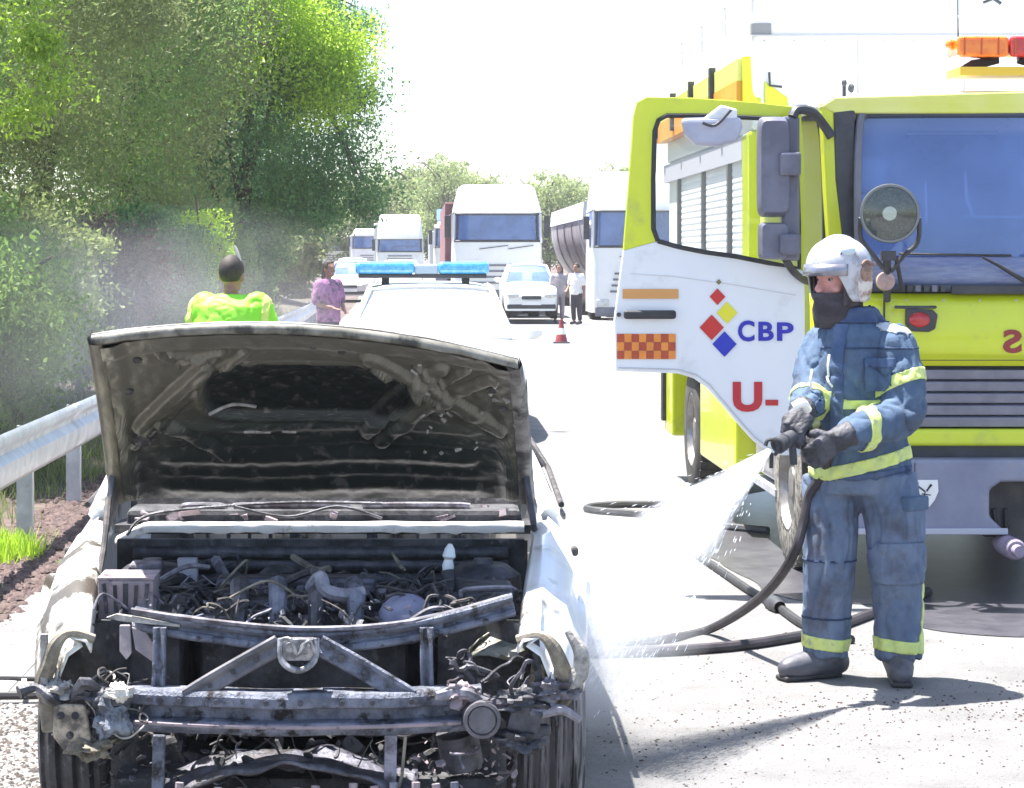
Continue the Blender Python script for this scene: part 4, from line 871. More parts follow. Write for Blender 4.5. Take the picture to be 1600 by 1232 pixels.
# panel joints, rivets, handles and grime lines on the cab and the superstructure
joint = M('panel_joint', (.05, .055, .03), rough=.8); grey_j = M('pale_joint', (.42, .42, .42), rough=.7)
mb = MB(); mb.box2((XL + .34, FY - .038, 1.222), (XR - .34, FY - .030, 1.226)); mb.build('hatch_joint', joint, fe)
for s in (-1, 1):
    mb = MB(); mb.box2((XC + s * .86, FY - .02, 1.2), (XC + s * .864, FY + .01, 1.56)); mb.build('hatch_joint', joint, fe)
    mb = MB(); mb.tube([(XC + s * .80, FY - .02, 1.50), (XC + s * .80, FY - .07, 1.50), (XC + s * .62, FY - .07, 1.50), (XC + s * .62, FY - .02, 1.50)], .008, 6, smooth=3); mb.build('grab_handle', dark_pl, fe, smooth=True)
for k in range(9):
    mb = MB(); mb.ell((XL + .45 + k * .19, FY - .03, 1.535), (.006, .004, .006), 8, 6); mb.build('rivet', grey_j, fe, smooth=True)
mb = MB(); mb.box2((SX0 + .66, SY0 - .006, 2.62), (SX0 + .668, SY0 - .001, 3.09)); mb.build('front_joint', grey_j, fe)
mb = MB(); mb.box2((SX0 + 1.3, SY0 - .006, 2.62), (SX0 + 1.308, SY0 - .001, 3.09)); mb.build('front_joint', grey_j, fe)
for k in range(14):
    mb = MB(); mb.ell((SX0 + .1 + k * .18, SY0 - .004, 3.065), (.006, .004, .006), 8, 6); mb.build('rivet', grey_j, fe, smooth=True)
# a pressed line and the lock on the door panel
mb = MB(); mb.tube(xz([(966, 575), (1060, 578), (1088, 586), (1108, 601), (1132, 629), (1157, 659), (1180, 684), (1202, 700), (1246, 705)], YD - .003), .004, 5); mb.build('door_edge', M('edge_grey', (.5, .5, .52), rough=.5), door)
mb = MB(); mb.tube(xz([(985, 428), (1050, 432), (1150, 446), (1244, 462)], YD - .002), .003, 5); mb.build('pressed_line', M('edge_grey2', (.6, .6, .62), rough=.5), door)
mb = MB(); mb.cyl(P(967, 492, YD - .003), P(967, 492, YD - .014), .012, 12); mb.build('door_lock', dark_pl, door)
# ================================================================= burnt car
BX, BY = -.315, 6.3
soot = M('soot', (.02, .02, .022), (.07, .07, .075), rough=.85, vs=9, vd=10, bump=.5, bs=40, dirt=(.13, .125, .13), ds=24, dlo=.58, dhi=.7)
burnt = M('burnt_steel', (.025, .025, .03), (.12, .12, .14), rough=.55, metal=.35, vs=14, vd=10, lo=.35, hi=.7, bump=.5, bs=60, dirt=(.015, .015, .017), ds=5, dlo=.5, dhi=.68, rough2=.4)
bsteel = M('burnt_blue_steel', (.055, .062, .085), (.20, .215, .27), rough=.42, metal=.4, vs=13, vd=12, lo=.36, hi=.62, bump=.7, bs=70, dirt=(.02, .018, .018), ds=16, dlo=.52, dhi=.62, rough2=.6)
ash = M('ash_white', (.42, .4, .37), (.16, .15, .14), rough=.9, vs=22, lo=.4, hi=.65, bump=.6, bs=60)
tanb = M('scorched_tan', (.25, .22, .17), (.09, .08, .06), rough=.8, vs=12, lo=.4, hi=.62, bump=.5, bs=50)
half = M('scorched_white_paint', (.74, .75, .76), (.5, .5, .46), rough=.35, coat=.3, vs=3.2, lo=.5, hi=.75, dirt=(.07, .06, .045), ds=2.9, dlo=.55, dhi=.64, bump=.1, bs=25)
pinka = M('pinkish_ash', (.33, .26, .27), (.22, .19, .21), rough=.9, vs=16, bump=.5, bs=45, dirt=(.06, .05, .06), ds=14, dlo=.55, dhi=.66)
cabm_ = M('cable_dark', (.02, .02, .022), (.09, .08, .08), rough=.8, vs=18)
bc = empty('burnt_car', (BX, BY, 0), 'burnt out white car facing the camera with its hood raised and its front end stripped', 'car')
def b(x, y, z): return Vector((BX + x, BY + y, z))
pr = lerp_prof([(0, .66), (.08, .695), (.3, .76), (.7, .815), (1.15, .86), (1.6, .90), (3.3, .97), (4.1, .99), (4.3, .86)])
hw = lerp_prof([(0, .69), (.15, .745), (.4, .805), (.75, .84), (1.2, .845), (2.6, .855), (3.4, .855), (4.0, .82), (4.3, .72)])
# rear body from the bulkhead back, open at the top, then greenhouse
mb = MB(); rows = []
ys = list(np.arange(1.16, 4.31, .08))
for y in ys:
    zt = pr(y); h = hw(y); zl = .2
    if abs(y - 3.45) < .36: zl = max(zl, .30 + math.sqrt(.36 ** 2 - (y - 3.45) ** 2))
    side = [(h * .95, zl), (h * .985, .34), (h, .5 * zt + .05), (h * .995, zt - .16), (h * .985, zt - .12), (h * .965, zt - .05), (h * .9, zt)]
    side = [(a, max(z, zl + .01 * i)) for i, (a, z) in enumerate(side)]
    rows.append([b(a, y, z) for a, z in side])
    if y == ys[0]: R0 = side
mb.grid(rows); k = [[Vector((2 * BX - v.x, v.y, v.z)) for v in r] for r in rows]; mb.grid(k)
tail = rows[-1] + k[-1][::-1]; mb.add(tail, [tuple(range(len(tail)))])
mb.grid([[b(s * hw(y) * .9, y, pr(y) + (.02 if abs(s) < 1 else 0)) for s in np.linspace(-1, 1, 7)] for y in (3.75, 3.95, 4.1, 4.3)])
mb.build('body', half, bc, smooth=True, angle=45, solid=.006)
def top(s, y):  # greenhouse roof
    return 1.31 - .05 * ((y - 2.5) / .9) ** 2 - .03 * s * s
mb = MB(); mb.grid([[b(.56 * s, y, top(s, y)) for s in np.linspace(-1, 1, 9)] for y in np.linspace(1.95, 3.1, 8)]); mb.build('roof', half, bc, smooth=True, solid=.03)
for s in (-1, 1):
    mb = MB(); mb.tube([b(s * .77, 1.32, .88), b(s * .70, 1.62, 1.07), b(s * .56, 1.98, 1.27)], [.032, .028, .026], 8, smooth=3); mb.build('pillar', half, bc, smooth=True); mb = MB(); mb.tube([b(s * .56, 3.05, 1.25), b(s * .67, 3.5, 1.1), b(s * .76, 3.9, .98)], [.04, .06, .07], 8, smooth=3); mb.build('pillar', half, bc, smooth=True)
    mb = MB(); mb.tube([b(s * .80, 2.45, .93), b(s * .57, 2.5, 1.26)], .03, 8); mb.tube([b(s * .57, 1.98, 1.265), b(s * .575, 2.5, 1.285), b(s * .57, 3.05, 1.25)], .018, 6); mb.build('door_frame', cabm_, bc)
    mb = MB(); mb.tube([b(s * .815, 1.4, .905), b(s * .83, 2.4, .935), b(s * .8, 3.6, .985)], .011, 6); mb.build('window_trim', cabm_, bc)
    for i_, (ya, yb_) in enumerate(((1.62, 2.42), (2.5, 3.3))):
        mb = MB(); mb.add([b(s * .80, ya, .915), b(s * .80, yb_, .95), b(s * .585, yb_ - .05, 1.25), b(s * (.585 if i_ else .6), max(ya + .2, 1.98), 1.23)], [(0, 1, 2, 3)]); mb.build('side_window', glass('sooty_glass', (.15, .15, .15), (.02, .02, .02), .6, .0) if i_ == 0 and s < 0 else bpy.data.materials.get('sooty_glass'), bc)
    mb = MB(); mb.box(b(s * .862, 2.05, .80), (.012, .16, .025)); mb.build('door_handle', cabm_, bc, bev=.004)
    mb = MB(); mb.bar(b(s * .846, 1.3, .35), b(s * .842, 1.28, .74), .004, .008); mb.bar(b(s * .856, 2.42, .35), b(s * .853, 2.42, .8), .004, .008); mb.build('door_gap', cabm_, bc)
    mb = MB(); mb.box(b(s * .845, 1.18, .775), (.022, .05, .03)); mb.build('trim_end', cabm_, bc, bev=.008)
    wheel(bc, b(s * .76, 3.45, .30), .30, .19, s, lugs=False, dirty=rubber)
mb = MB(); mb.box(b(0, 1.5, .86), (1.35, .3, .07)); mb.box(b(.32, 1.7, .86), (.35, .2, .12)); mb.build('dashboard', soot, bc, bev=.02)
for x in (-.36, .36):
    mb = MB()
    for k_ in range(6): mb.tube([b(x - .2 + .08 * k_, 2.2, .55), b(x - .2 + .08 * k_, 2.35, 1.05)], .008, 5)
    mb.tube([b(x - .22, 2.2, .5), b(x - .22, 2.36, 1.08), b(x + .22, 2.36, 1.08), b(x + .22, 2.2, .5)], .014, 6); mb.build('seat_frame', burnt, bc)
mb = MB(); mb.box(b(0, 2.6, .22), (1.5, 2.8, .04)); mb.build('floor_pan', soot, bc)
mb = MB(); mb.tube([b(-.55, 3.6, 1.02), b(.55, 3.6, 1.02)], .03, 6); mb.build('parcel_shelf', soot, bc)

# front fenders, torn at their lower edge
for s in (-1, 1):
    mb = MB(); rows = []
    for y in np.linspace(.02, 1.2, 34):
        zt = pr(y); h = hw(y)
        zl = .50 if y < .38 else (.30 + math.sqrt(max(0, .37 ** 2 - (y - .75) ** 2)) if abs(y - .75) < .37 else .26)
        zl = max(zl, .28) + .012 * noise.noise(Vector((y * 14, s, 0))) if y >= .38 else max(.5 + .05 * noise.noise(Vector((y * 11, s * 3, 1))), .42)
        inn = .60 + .10 * min(1, y / 1.1); d = .010 * noise.noise(Vector((y * 6, s * 5, 3)))
        prof_ = [(inn, zt - .03), (inn + .015, zt), (inn + .06, zt + .012), (h - .07, zt - .012), (h - .03, zt - .04), (h - .008, zt - .10), (h + .012 * (abs(y - .75) < .5) + d, (zt + zl) / 2 - .0), (h + .018 * (abs(y - .75) < .5) + d * 2, zl + .05), (h + .012 + d * 3, zl)]
        if y < .06: prof_ = [(a, z - (.0 if i < 4 else 0)) for i, (a, z) in enumerate(prof_)]
        rows.append([b(s * a, y, z) for a, z in prof_])
    mb.grid(rows)
    mb.build('fender', half if s > 0 else M('scorched_cream_paint', (.68, .67, .60), (.42, .41, .36), rough=.5, vs=3.2, lo=.45, hi=.7, dirt=(.06, .05, .04), ds=4.2, dlo=.49, dhi=.57, bump=.3, bs=25), bc, smooth=True, angle=60, solid=.005)
    # crumpled return edge running round the lamp opening
    mb = MB(); pts = [b(s * .60, .05, .672), b(s * .665, .03, .69), b(s * .70, .02, .66), b(s * .725, .03, .60), b(s * .745, .06, .53), b(s * .715, .05, .475)]
    mb.tube([p + Vector((.006 * noise.noise(p * 9), 0, .008 * noise.noise(p * 11))) for p in catmull(pts, 6)], [.014, .012, .02, .024, .026, .012], 7); mb.build('lamp_surround', tanb, bc, smooth=True)
    mb = MB(); mb.grid([[b(s * .66, .1, .70), b(s * .50, .28, .70)], [b(s * .64, .3, .45), b(s * .47, .34, .42)]]); mb.box(b(s * .48, .52, .45), (.2, .5, .5)); mb.build('inner_wing', soot, bc)
    mb = MB()
    rr = random.Random(5 + s)
    mb.box(b(s * .60, .31, .585), (.26, .02, .2)); mb.build('lamp_pan', M('olive_char', (.16, .15, .11), (.38, .35, .28), rough=.8, vs=14, bump=.4, bs=30) if s > 0 else soot, bc)
    wheel_dirty = M('burnt_tyre', (.14, .13, .14), (.26, .24, .24), rough=.9, vs=5, stretch=(14, 1, 1), bump=.4, bs=30, dirt=(.03, .03, .03), ds=4)
    # collapsed front tyre with deep circumferential grooves
    hub = empty('wheel', (0, 0, 0)); hub.parent = bc; c = b(s * .715, .75, .31); hub.location = c - wl(bc)
    mb = MB(); r_ = .325; prof2 = []
    xs = np.linspace(-.115, .115, 24)
    for i, x in enumerate(xs):
        g = .02 if i % 5 == 2 else (.012 if i % 5 == 3 else 0); sh = .05 * (abs(x) / .115) ** 6; prof2.append((r_ - g - sh, x))
    mb.lathe([(r_ * .6, -.1)] + prof2 + [(r_ * .6, .1)], c, (1, 0, 0), 44); mb.build('tyre', wheel_dirty if s > 0 else soot, hub, smooth=True, angle=30)
    mb = MB(); mb.lathe([(r_ * .62, .1 * s), (r_ * .55, .07 * s), (r_ * .2, .05 * s), (.001, .06 * s)], c, (1, 0, 0), 24); mb.build('rim', burnt, hub, smooth=True)
# strips of white skin hanging off the right fender edge
mb = MB()
mb.tube([b(.745, .03, .70), b(.78, .02, .64), b(.775, .03, .575), b(.745, .02, .53)], [.012, .022, .026, .008], 7, smooth=5); mb.build('torn_skin', ash, bc, smooth=True)

# engine bay: apron floor, bulkhead, cowl
mb = MB(); mb.box(b(0, .62, .24), (1.1, 1.0, .04)); mb.box(b(0, 1.14, .55), (1.35, .03, .54)); mb.build('bulkhead', soot, bc)
mb = MB()
for i in range(5): mb.grid([[b(-.62 + 1.24 * j / 30, 1.10 - .012 * (i % 2) + .01 * noise.noise(Vector((j, i, 0))), .80 - .045 * i + .006 * noise.noise(Vector((j * .6, i, 5)))) for j in range(31)], [b(-.62 + 1.24 * j / 30, 1.09, .765 - .045 * i) for j in range(31)]])
mb.build('bulkhead_pressing', burnt, bc, smooth=True, solid=.006)
# bright torn cowl edge
mb = MB(); up = []; dn = []
for j in range(61):
    x = -.70 + 1.38 * j / 60; n1 = noise.noise(Vector((x * 7, 2, 0))); n2 = noise.noise(Vector((x * 19, 7, 0)))
    zt = .850 + .004 * n1 - (.05 * max(0, (-x - .60) / .1)) ; zb_ = zt - .022 - .014 * max(0, n2) - (.035 * max(0, noise.noise(Vector((x * 9, 3, 3))) - .25) if x < .1 or x > .45 else 0)
    up.append(b(x, 1.315, zt + .004)); dn.append((b(x, 1.262 + .006 * n1, zt), b(x, 1.255 + .008 * n2, zb_)))
mb.grid([up, [a for a, c in dn], [c for a, c in dn]]); mb.build('cowl_edge', M('cowl_white', (.82, .80, .79), (.68, .65, .64), rough=.6, vs=9, dirt=(.2, .16, .13), ds=11, dlo=.6, dhi=.7), bc, smooth=True, solid=.008)
# plenum and wiper mechanism behind the cowl edge, seen under the hood
mb = MB(); mb.box(b(0, 1.42, .83), (1.42, .2, .03)); mb.grid([[b(x, 1.50, .84), b(x, 1.54, .96)] for x in (-.68, .68)]); mb.box(b(0, 1.24, .68), (1.38, .02, .25)); mb.build('plenum', soot, bc)
lilac = M('lilac_ash', (.25, .24, .28), (.07, .065, .075), rough=.7, vs=14, vd=9, bump=.3, bs=50, dirt=(.05, .04, .05), ds=10, dlo=.5, dhi=.62)
for x0_, x1_ in ((-.50, -.33), (-.31, .09), (.13, .50)):
    mb = MB(); yb_, z0_, z1_ = 1.38, .865, .905
    pts = [b(x0_, yb_, z0_), b(x0_ + .01, yb_, z1_ - .012), b(x0_ + .03, yb_, z1_), b(x1_ - .03, yb_, z1_), b(x1_ - .01, yb_, z1_ - .012), b(x1_, yb_, z0_)]
    mb.tube(pts, .011, 7, smooth=3); mb.build('scuttle_frame', lilac, bc, smooth=True)
mb = MB()
for j in range(26):
    x = -.62 + 1.24 * R.random(); mb.box(b(x, 1.33 + .1 * R.random(), .86 + .03 * R.random()), (R.uniform(.02, .1), .02, R.uniform(.008, .03)), Euler((R.uniform(-.5, .5), R.uniform(-.4, .4), R.uniform(-.6, .6))))
o = mb.build('scuttle_debris', pinka, bc); o['kind'] = 'stuff'
mb = MB(); mb.tube([b(-.66, 1.25, .82), b(-.60, 1.28, .88), b(-.42, 1.3, .905), b(-.1, 1.34, .92), b(.2, 1.35, .915)], .006, 6, smooth=6); mb.tube([b(-.3, 1.3, .91), b(-.12, 1.3, .875), b(.05, 1.3, .91), b(.2, 1.3, .87)], .005, 6, smooth=6); mb.build('wiper_linkage', burnt, bc, smooth=True)

# radiator support: upper rail, posts, V braces, bumper beam
def rail(pts, w, t, name, mat, r=.006, up=(0, 1, 0)):
    mb = MB(); pts = catmull([Vector(p) for p in pts], 6)
    rows = []
    for i, p in enumerate(pts):
        d = (pts[min(i + 1, len(pts) - 1)] - pts[max(i - 1, 0)]).normalized(); n_ = Vector(up); u = d.cross(n_).normalized(); k = 1 + .05 * noise.noise(p * 11)
        rows.append([p + u * w / 2 * k + n_ * t / 2, p + u * w / 2 * k - n_ * t / 2, p + u * w * .18 - n_ * t / 2, p + u * w * .1 - n_ * t * .2, p - u * w * .1 - n_ * t * .2, p - u * w * .18 - n_ * t / 2, p - u * w / 2 * k - n_ * t / 2, p - u * w / 2 * k + n_ * t / 2])
    mb.grid(rows, closed=True); mb.add(rows[0], [tuple(range(8))]); mb.add(rows[-1], [tuple(range(8))])
    return mb.build(name, mat, bc, bev=r, seg=1)
rail([b(-.50, .16, .715), b(-.36, .13, .695), b(-.15, .10, .672), b(.02, .09, .662), b(.20, .10, .672), b(.38, .13, .70), b(.60, .22, .745)], .062, .06, 'upper_rail', bsteel)
mb = MB(); mb.tube([b(-.5, .11, .745), b(-.3, .09, .72), b(0, .06, .70), b(.3, .09, .715), b(.58, .2, .77)], .008, 6, smooth=5); mb.build('rail_flange', lilac, bc)
for x, zz in ((-.415, .70), (.345, .70)):
    o = rail([b(x, .09, zz), b(x * 1.0, .075, .6), b(x * 1.01, .07, .50)], .038, .04, 'support_post', bsteel)
for s in (-1, 1):
    rail([b(-.015 + s * .055, .02, .662), b(-.015 + s * .17, .01, .60), b(-.015 + s * .315, .0, .515)], .058, .022, 'brace', bsteel if s > 0 else M('brace_pale', (.16, .155, .17), (.07, .07, .08), rough=.6, metal=.3, vs=10, bump=.3, bs=50), r=.004)
    for t in (.25, .5, .75):
        mb = MB(); p = b(-.015 + s * .055, .02, .662).lerp(b(-.015 + s * .315, .0, .515), t); mb.cyl(p + Vector((0, -.016, 0)), p + Vector((0, -.0, 0)), .009 if t < .4 else .006, 10); mb.build('brace_hole', soot, bc)
mb = MB(); c = b(-.015, -.01, .655)
mb.tube([c + Vector((-.05, 0, .03)), c + Vector((-.045, -.02, -.03)), c + Vector((0, -.03, -.055)), c + Vector((.045, -.02, -.03)), c + Vector((.05, 0, .03))], .010, 7, smooth=5)
mb.box(c + Vector((0, .0, .0)), (.085, .04, .06)); mb.cyl(c + Vector((-.022, -.04, .01)), c + Vector((-.022, .0, .01)), .014, 12); mb.cyl(c + Vector((.02, -.04, .006)), c + Vector((.02, .0, .006)), .016, 12); mb.tube([c + Vector((-.05, -.03, .03)), c + Vector((-.02, -.045, .035)), c + Vector((.0, -.04, -.01)), c + Vector((.03, -.045, .03)), c + Vector((.05, -.03, -.01))], .006, 6, smooth=4); mb.build('hood_latch', M('latch_metal', (.36, .36, .38), (.12, .12, .13), rough=.4, metal=.5, vs=30), bc, bev=.003)
# bumper beam: C section with a long groove
mb = MB(); rows = []
for x in np.linspace(-.51, .50, 30):
    y = -.03 + .10 * (x / .55) ** 2; z = .478 + .004 * noise.noise(Vector((x * 6, 0, 0))); 
    pf = [(.05, .062), (-.012, .058), (-.020, .044), (-.020, .016), (.012, .010), (.012, -.020), (-.022, -.026), (-.024, -.046), (-.010, -.062), (.05, -.066)]
    rows.append([b(x, y + a, z + c_) for a, c_ in pf])
mb.grid(rows, closed=True); mb.add(rows[0], [tuple(range(10))]); mb.add(rows[-1], [tuple(range(10))]); mb.build('bumper_beam', bsteel, bc, bev=.004, seg=2)
mb = MB(); mb.tube([b(x, -.055 + .10 * (x / .55) ** 2, .443) for x in np.linspace(-.48, .44, 14)], .006, 6); mb.build('beam_wire', pinka, bc)
for k_ in range(9):
    x = -.45 + .11 * k_ + R.uniform(-.02, .02); mb = MB(); y = -.055 + .1 * (x / .55) ** 2
    mb.cyl(b(x, y - .004, .51), b(x, y + .01, .51), .008, 8); mb.build('beam_bolt', burnt, bc)
# crash cans and the round ends
for s, x, m_, rad in ((1, .500, M('can_grey', (.15, .14, .155), (.09, .085, .095), rough=.7, metal=.2, vs=18, bump=.4, bs=60), .052),):
    mb = MB(); mb.lathe([(.001, -.075), (rad * .72, -.075), (rad * .78, -.07), (rad * .82, -.078), (rad, -.075), (rad * 1.04, -.05), (rad * 1.0, .08)], b(x, .035, .46), (0, 1, 0), 22); mb.build('crash_can', m_ if s > 0 else M('blue_ash', (.33, .37, .42), (.14, .15, .18), rough=.8, vs=20, bump=.6, bs=60), bc, smooth=True, angle=30)
def lump(name, c, rad, mat, seed, amp=.35, fr=1.2):
    mb = MB(); mb.ell((0, 0, 0), (1, 1, 1), 26, 18); out = []
    for v in mb.v:
        d = Vector(v); k = 1 + amp * noise.noise(d * fr + Vector((seed, 0, 0))) + amp * .5 * noise.noise(d * fr * 3 + Vector((0, seed, 0))) + amp * .3 * noise.noise(d * fr * 8)
        out.append(tuple(c + Vector((d.x * rad[0], d.y * rad[1], d.z * rad[2])) * k))
    mb.v = out; return mb.build(name, mat, bc, smooth=True, angle=40)
blue_ash = M('blue_ash', (.27, .30, .35), (.08, .085, .10), rough=.85, vs=26, vd=10, lo=.42, hi=.6, bump=.8, bs=70)
lump('crash_can', b(-.545, .02, .465), (.055, .06, .062), blue_ash, 3, .6, 1.6)
lump('melted_plastic', b(-.60, .02, .52), (.06, .04, .03), burnt, 5, .7, 1.8)
lump('melted_plastic', b(-.69, .03, .53), (.05, .04, .028), ash, 9, .8, 1.9)
lump('melted_plastic', b(.60, .02, .50), (.08, .05, .035), burnt, 11, .7, 1.8)
lump('melted_plastic', b(.70, .03, .53), (.06, .04, .03), lilac, 13, .8, 1.8)
lump('melted_plastic', b(.44, .02, .52), (.05, .04, .03), pinka, 15, .8, 2.0)
lump('melted_plastic', b(.60, .0, .395), (.07, .05, .035), burnt, 17, .7, 1.8)
lump('melted_plastic', b(-.60, .0, .38), (.06, .05, .03), tanb, 19, .7, 1.8)
# lower rail and vertical hangers
for x, m_ in ((-.405, bsteel), (.245, lilac)):
    mb = MB(); mb.bar(b(x, -.015, .415), b(x - .005, -.02, .20), .035, .02, up=(0, 1, 0)); mb.build('hanger', m_, bc, bev=.004)
mb = MB(); mb.tube([b(.285, -.01, .41), b(.275, -.02, .3), b(.26, -.02, .25)], .005, 5); mb.tube([b(.24, -.03, .25), b(.3, -.03, .235)], .012, 6); mb.build('drain_tube', tanb, bc)
rail([b(-.5, .05, .22), b(-.2, .0, .215), b(.1, -.02, .21), b(.5, .03, .22)], .05, .06, 'lower_rail', burnt)
# sagging melted undertray
mb = MB(); rows = []
for i in range(16):
    v = i / 15; r_ = []
    for j in range(50):
        u = j / 49; x = -.40 + .72 * u; arch = .10 * math.sin(math.pi * u) * (1 - .5 * v)
        r_.append(b(x, -.06 + .3 * v + .015 * noise.noise(Vector((u * 12, v * 3, 0))), .235 + arch + .03 * noise.noise(Vector((u * 7, v * 5, 2))) + .035 * v))
    rows.append(r_)
mb.grid(rows); mb.build('undertray', M('melted_aluminium', (.15, .15, .19), (.05, .05, .055), rough=.5, metal=.5, vs=9, vd=10, bump=.7, bs=35, dirt=(.05, .045, .045), ds=7, dlo=.5, dhi=.6), bc, smooth=True, angle=180, solid=.01)
for k_ in range(16):
    mb = MB(); x = -.40 + .055 * k_ + R.uniform(-.01, .01); y = -.07; mb.tube([b(x, y, .27 + .03 * R.random()), b(x + R.uniform(-.01, .01), y - .01, .2), b(x, y, .13)], [.012, .009, .007], 6); mb.build('melted_drip', pinka if k_ % 3 else bsteel, bc)

# engine bay contents
mb = MB(); mb.box(b(-.02, .62, .50), (.62, .5, .36)); mb.build('engine_block', soot, bc, bev=.03)
mb = MB(); mb.box(b(-.06, .58, .70), (.44, .26, .05)); mb.box(b(-.06, .74, .72), (.5, .1, .07)); mb.build('rocker_cover', burnt, bc, bev=.015)
for k_ in range(4):
    x = -.22 + .115 * k_
    mb = MB(); mb.tube([b(x, .60, .70), b(x, .5, .76), b(x + .01, .36, .74), b(x + .01, .30, .66)], [.026, .03, .028, .024], 9, smooth=5); mb.build('intake_runner', bsteel if k_ % 2 else burnt, bc, smooth=True)
for k_ in range(5):
    mb = MB(); mb.cyl(b(-.24 + .1 * k_, .58, .72), b(-.24 + .1 * k_, .58, .745), .012, 8); mb.build('cover_bolt', lilac, bc)
mb = MB(); mb.tube([b(.0, .42, .76), b(.03, .38, .80), b(.045, .36, .765), b(.10, .36, .75), b(.16, .38, .755)], [.02, .022, .022, .022, .02], 9, smooth=5); mb.build('bent_pipe', M('pale_pipe', (.26, .26, .30), (.14, .14, .17), rough=.6, metal=.3, vs=18, bump=.3, bs=50), bc, smooth=True)
mb = MB(); mb.ell(b(.285, .36, .68), (.085, .085, .075)); mb.build('filter_dome', M('blue_grey_dome', (.13, .14, .22), (.19, .2, .28), rough=.6, vs=10), bc, smooth=True)
# battery with ribbed burnt case
mb = MB(); mb.box(b(-.545, .42, .735), (.165, .17, .13)); bt = mb.build('battery', pinka, bc, bev=.008)
for k_ in range(5):
    mb = MB(); mb.box(b(-.605 + .03 * k_, .331, .745), (.010 if k_ != 2 else .014, .008, .09 - .01 * (k_ % 2)), Euler((0, .12 * (k_ - 2) * .4, 0))); mb.build('cell_slot', soot if k_ < 4 else lilac, bt, fix=True)
mb = MB(); mb.box(b(-.545, .42, .803), (.169, .174, .006)); mb.build('battery_rim', pinka, bt)
# fuse box and tower remains further back on the same side
mb = MB(); mb.box(b(-.54, .80, .765), (.10, .12, .05)); mb.build('fuse_box', lilac, bc, bev=.01)
mb = MB(); mb.prism([b(-.44, .78, .80), b(-.38, .78, .80), b(-.375, .78, .69), b(-.43, .78, .72)], (0, .05, 0)); mb.build('bracket_plate', M('plate_lilac', (.3, .29, .33), rough=.7, vs=8), bc)
for s in (-1, 1):
    mb = MB(); mb.lathe([(.13, -.12), (.12, .0), (.08, .03), (.035, .035), (.03, .05), (.001, .05)], b(s * .53, .88, .74), (0, 0, 1), 22); mb.build('strut_tower', burnt, bc, smooth=True, angle=40)
mb = MB(); mb.box(b(.53, .50, .70), (.16, .26, .12)); mb.build('air_box', burnt, bc, bev=.015)
mb = MB(); mb.tube([b(.45, .37, .745), b(.46, .365, .768), b(.60, .40, .768), b(.61, .42, .74)], .006, 6, smooth=3); mb.build('air_box_rim', lilac, bc)
# washer filler, pale upright piece
mb = MB(); mb.lathe([(.016, 0), (.02, .02), (.014, .04), (.022, .05), (.016, .075), (.006, .09), (.001, .09)], b(.415, .82, .755), (.1, 0, 1), 12); mb.build('filler_neck', white_paint, bc, smooth=True)
mb = MB(); mb.tube([b(.415, .82, .76), b(.42, .80, .70), b(.40, .76, .62)], .022, 8, smooth=4); mb.build('filler_hose', soot, bc, smooth=True)
# cables and hoses
rc = random.Random(17)
for k_ in range(34):
    a = b(rc.uniform(-.6, .62), rc.uniform(.25, 1.05), rc.uniform(.62, .76)); c_ = a + Vector((rc.uniform(-.3, .3), rc.uniform(-.3, .3), rc.uniform(-.08, .06))); c_.x = min(max(c_.x, BX - .62), BX + .62); c_.y = min(max(c_.y, BY + .2), BY + 1.08)
    m2 = a.lerp(c_, .5) + Vector((rc.uniform(-.05, .05), rc.uniform(-.05, .05), rc.uniform(-.02, .07)))
    mb = MB(); mb.tube([a, m2, c_], rc.choice([.004, .005, .008, .012, .018]), 6, smooth=6); mb.build('cable', rc.choice([cabm_, soot, burnt, lilac, cabm_, tanb]), bc, smooth=True)
def rubble(name, n, xr, yr, zr, s, mat, seed):
    r = random.Random(seed); mb = MB()
    for _ in range(n):
        c = b(r.uniform(*xr), r.uniform(*yr), r.uniform(*zr)); e = Euler((r.uniform(-1.2, 1.2), r.uniform(-1.2, 1.2), r.uniform(0, 3))).to_matrix(); k = r.choice((5, 6, 7)); L = s * r.uniform(.3, 1.1) * r.choice((.6, 1, 1, 1.7)); asp = r.uniform(.25, .9); th = L * r.uniform(.08, .3); top = []; bot = []
        for q_ in range(k):
            a = 2 * math.pi * (q_ + r.uniform(-.3, .3)) / k; rr_ = L * r.uniform(.45, 1.0); p_ = Vector((math.cos(a) * rr_, math.sin(a) * rr_ * asp, r.uniform(-.3, .3) * th)); top.append(c + e @ (p_ * .8 + Vector((0, 0, th)))); bot.append(c + e @ p_)
        mb.add(top + bot, [tuple(range(k)), tuple(range(2 * k - 1, k - 1, -1))] + [(i_, k + i_, k + (i_ + 1) % k, (i_ + 1) % k) for i_ in range(k)])
    o = mb.build(name, mat, bc); o['kind'] = 'stuff'; return o
rubble('charred_debris', 420, (-.55, .6), (.25, 1.0), (.60, .70), .035, soot, 3)
rubble('grey_debris', 260, (-.38, .42), (.22, .8), (.64, .735), .020, burnt, 4); rubble('steel_scraps', 60, (-.38, .42), (.22, .5), (.66, .735), .022, bsteel, 14)
rubble('ash_flakes', 260, (-.5, .6), (.22, 1.0), (.66, .745), .016, M('grey_ash', (.16, .155, .165), (.07, .07, .075), rough=.95, vs=25), 25); rubble('pale_flakes', 60, (-.5, .6), (.22, 1.0), (.68, .745), .010, lilac, 5)
rubble('lamp_debris', 90, (.40, .76), (.02, .22), (.44, .52), .024, burnt, 6)
rubble('lamp_flakes', 40, (.40, .72), (.0, .14), (.47, .525), .012, lilac, 7)
rubble('lamp_debris', 90, (-.72, -.46), (.0, .22), (.42, .50), .024, burnt, 8)
rubble('lamp_flakes', 30, (-.72, -.46), (-.02, .12), (.44, .51), .012, ash, 9)
